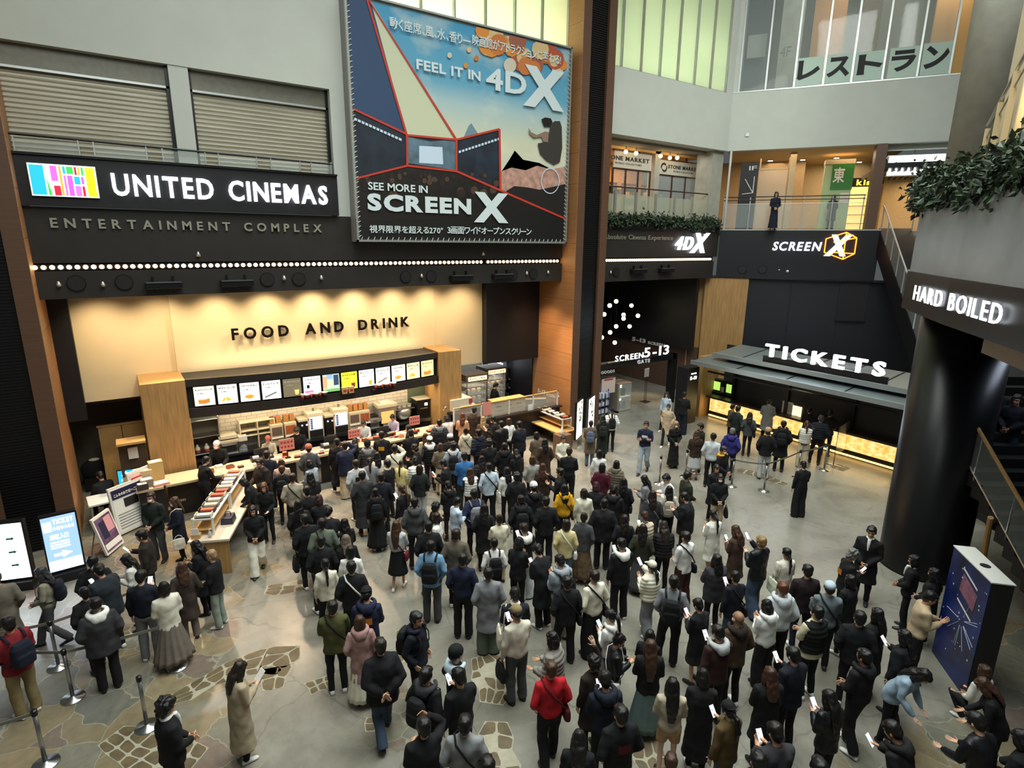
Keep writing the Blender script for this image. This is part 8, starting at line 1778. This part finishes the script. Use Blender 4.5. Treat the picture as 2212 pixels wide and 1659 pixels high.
def place(r, i):
    ex = r['ex']; arms, legs = r['arms'], r['legs']; lean = float(ex.get('lean', LEAN0.get(arms, 0))); tilt = TILT0.get(arms, 6); drop = DROP.get(legs, 0)
    if arms == 'up': tilt = 8
    h = float(ex.get('h', 1.71 if r['sex'] == 'm' else 1.60)); h += ((i*37) % 7-3)*.008; sc = h/1.715; sw = sc*(1.0 if r['sex'] == 'm' else .93)
    tp = bendv(np.array([[0., -.03, 1.715]]), lean, tilt, drop)[0]*np.array([sw, sw, sc])
    z0 = float(ex.get('z', 0.))
    if 'd' in ex: hp = fd(r['x'], r['y'], float(ex['d'])); z0 = hp[2]-tp[2]
    else: hp = fz(r['x'], r['y'], z0+tp[2])
    aw = (hp-CAM)[:2]; aw /= np.linalg.norm(aw); ph = math.radians(r['face']); f = np.array([aw[0]*math.cos(ph)+aw[1]*math.sin(ph), -aw[0]*math.sin(ph)+aw[1]*math.cos(ph)])
    rz = math.atan2(-f[0], f[1]); c, s = math.cos(rz), math.sin(rz); loc = np.array([hp[0]-(c*tp[0]-s*tp[1]), hp[1]-(s*tp[0]+c*tp[1]), z0])
    r.update(lean=lean, tilt=tilt, drop=drop, sc=sc, sw=sw, rz=rz, loc=loc)
# nobody stands inside a counter or inside a neighbour
STAND = [(.2, 9.0, 16.3, 17.15, 's'), (8.75, 13.9, 16.5, 17.2, 's'), (1.2, 8.9, 17.85, 18.7, 'b'), (20.1, 21.1, 7.0, 14.8, 'x'), (13.85, 15.5, 16.2, 18.7, 'f'), (12.35, 13.4, 15.0, 16.95, 'x'), (-.25, .45, 16.2, 17.1, 's')]
def settle():
    fl_ = [r for r in rows if r['loc'][2] == 0]
    for r in fl_: r['l0'] = r['loc'].copy()
    for it in range(14):
        for x0, x1, y0, y1, k in STAND:
            m = .2
            for r in fl_:
                p = r['loc']
                if x0-m < p[0] < x1+m and y0-m < p[1] < y1+m:
                    st = r['ex'].get('s')
                    if k == 's': p[1] = y1+m+.03 if st or p[1] > y1 else y0-m
                    elif k == 'b': p[1] = y0-m
                    elif k == 'f': p[1] = y0-m
                    elif k == 'x': p[0] = x1+m if (st or p[0] > x1) else x0-m
        q = tb_u; 
        for r in fl_:          # the serving table
            d = r['loc'][:2]-np.array(cc[:2]); a_, b_ = d@u, d@v
            if abs(a_) < .60 and abs(b_) < LL/2+.18: r['loc'][:2] += u*(math.copysign(.61, a_)-a_)
        for i, a in enumerate(fl_):
            for b in fl_[i+1:]:
                d = b['loc'][:2]-a['loc'][:2]; n = np.linalg.norm(d)
                if n < .47:
                    d = d/(n+1e-6); e = (.47-n)*.5; a['loc'][:2] -= d*e*.5; b['loc'][:2] += d*e*.5
tb_u = None
for i, r in enumerate(rows): place(r, i)
settle()
def person(r, i):
    ex = r['ex']; arms, legs = r['arms'], r['legs']; lean, tilt, drop, sc, sw, rz, loc = (r[k] for k in ('lean', 'tilt', 'drop', 'sc', 'sw', 'rz', 'loc')); c, s = math.cos(rz), math.sin(rz)
    R = thing('person', r['label'], 'person', loc, rz, None, (sw, sw, sc))
    bo = part('body', body_mesh(arms, legs, lean, tilt), SK[i % 4], R)
    kind, col = r['top'][0], r['top'][1]
    nm = {'jacket': 'jacket', 'bigcoat': 'jacket', 'puffer': 'puffer_jacket', 'coat': 'coat', 'longcoat': 'coat', 'sweater': 'sweater', 'hoodie': 'hoodie', 'shirt': 'shirt', 'cropped': 'cardigan', 'vest': 'vest', 'dress': 'dress'}[kind]
    to = part(nm, top_mesh(kind, arms, lean, 0, drop), cloth(col), R)
    if kind == 'vest': part('sweater', top_mesh('shirt', arms, lean, 0, drop), cloth('black' if col in ('white', 'beigequilt') else 'charcoal'), R)
    if col == 'varsity': part('yoke', top_mesh('vest', arms, lean, 0, drop), cloth('black'), R)
    hc = ex.get('hood') or (col if 'hoodself' in ex else None)
    if hc: part('hood', hood_mesh(lean, drop), cloth(hc), to)
    if 'collar' in ex:
        k = ('collar', lean, drop)
        if k not in CACHE:
            co, fs, nr = shell([[ringH((0, .0, z), a, b, 20) for z, a, b in ((1.435, .088, .082), (1.455, .082, .078), (1.478, .066, .064))], limb([(0, .09, 1.44), (0, .125, 1.36), (0, .145, 1.22)], [.035, .03, .015])], .012, 2); CACHE[k] = mkmesh('collar', bendv(co, lean, 0, drop), fs, [None])
        part('collar', CACHE[k], cloth(ex['collar']), to)
    bk, bc = r['bot']
    if bk in TR:
        part('shorts' if bk == 'shorts' else 'trousers', trouser_mesh(bk, legs, lean), cloth(bc), R)
    elif bk != 'none':
        hem, fl, pl = {'skirt': (.42, .10, .03), 'longskirt': (.14, .15, .05), 'pleat': (.16, .20, .09)}[bk]; part('skirt', skirt_mesh(hem, fl, pl), cloth(bc), R)
    sm = m_shoe[1] if (i*7) % 10 < 4 else m_shoe[(i % 4)+(1 if i % 4 == 1 else 0)]
    for sd in (0, 1): part('shoe', shoe_mesh(legs, sd), sm, R)
    hs, hcol = r['hair']
    if 'hat' in ex:
        hk, hcc = ex['hat'].split(':'); part('hair', hair_mesh(hs if hs.startswith('cap') else ('capshort' if hs == 'short' or hk != 'beanie' and hs not in ('lowpony', 'long') else ('caplong' if hs in ('lowpony', 'long') else 'capshort')), lean, tilt, drop), hairm(hcol), R)
        part('beanie' if hk == 'beanie' else 'cap', hat_mesh(hk, lean, tilt, drop), cloth(hcc), R)
    else: part('hair', hair_mesh(hs, lean, tilt, drop), hairm(hcol), R)
    if 'mask' in ex: part('face_mask', mask_mesh(lean, tilt, drop), m_paper, R)
    if 'print' in ex:
        bkside = 110 > r['face'] or r['face'] > 250; k = ('print', bkside, kind)
        e_ = TOPS[kind][1]
        if k not in CACHE:
            V = []; F = []; sg = -1 if bkside else 1
            for a in range(6):
                for b in range(4):
                    x = -.085+.034*a; z = 1.16+.04*b; y = sg*((.117+e_)*math.sqrt(max(0, 1-(x/(.165+e_))**2))+.012); V.append((x, y, z))
            for a in range(5):
                for b in range(3): F.append((a*4+b, a*4+b+1, (a+1)*4+b+1, (a+1)*4+b)[::sg])
            CACHE[k] = mkmesh('print', np.array(V), F, [None])
        part('print', CACHE[k], cloth(ex['print']), to)
    # carried things stay things of their own
    def carry(nm, lab, cat, meshes):
        T = thing(nm, lab, cat, loc, rz, None, (sw, sw, sc))
        for n_, me, m in meshes: part(n_, me, m, T)
        return T
    who = r['who']
    if 'bp' in ex:
        cs = ex['bp'].split(':'); carry('backpack', '%s backpack worn by %s' % (cw(cs[0]), who), 'backpack', (('pack_body', pack_mesh(lean, drop), cloth(cs[0])), ('strap', strap_mesh('pack', lean, drop), cloth(cs[0]))))
        if len(cs) > 1: pass
    if 'cb' in ex: carry('crossbody_bag', '%s crossbody bag on %s' % (cw(ex['cb']), who), 'bag', (('bag_body', bag_mesh('cross', lean, drop), cloth(ex['cb'])), ('strap', strap_mesh('cross', lean, drop), cloth(ex['cb']))))
    if 'tote' in ex: carry('tote_bag', '%s tote bag on the shoulder of %s' % (cw(ex['tote']), who), 'bag', (('bag_body', bag_mesh('tote', lean, drop), cloth(ex['tote'])), ('strap', strap_mesh('tote', lean, drop), cloth(ex['tote']))))
    if 'hb' in ex:
        k = ('handle',)
        if k not in CACHE: V = []; F = []; fm = []; app(V, F, fm, [limb([(-.25, -.04, .73), (-.245, .0, .80), (-.24, .06, .825), (-.245, .12, .80), (-.25, .16, .73)], [.009]*5, 6)], 0); CACHE[k] = mkmesh('handle', np.array(V), F, [None])
        carry('handbag', '%s bag carried by %s' % (cw(ex['hb']), who), 'bag', (('bag_body', bag_mesh('hand', 0, drop), cloth(ex['hb'])), ('handle', CACHE[k], cloth(ex['hb']))))
    if 'ph' in ex and arms in ARMS:
        e_ = ARMS[arms]; wr = np.array(e_[1]); el = np.array(e_[0]); d = wr-el; d /= np.linalg.norm(d); p = wr+d*.085+np.array([-.02, .0, .035]); p = bendv(p[None], lean, 0, drop)[0]*np.array([sw, sw, sc])
        phone((loc[0]+c*p[0]-s*p[1], loc[1]+s*p[0]+c*p[1], loc[2]+p[2]), rz, sc, ex['ph'], who, i)
whos = Counter()
for r in rows:
    w_ = 'the person in '+r['topw']
    if tc_[r['topw']] > 1: w_ = 'the one with '+r['label'].split(' with ', 1)[1] if ' with ' in r['label'] else r['label']
    r['who'] = w_
def fit16(s):
    w_ = s.split(); return ' '.join(w_[:16]) if len(w_) > 16 else s
_thing = thing
def thing(name, label, cat, *a, **k): return _thing(name, fit16(label).rstrip(','), cat, *a, **k)
for i, r in enumerate(rows): person(r, i)
bpy.data.scenes.remove(TS)
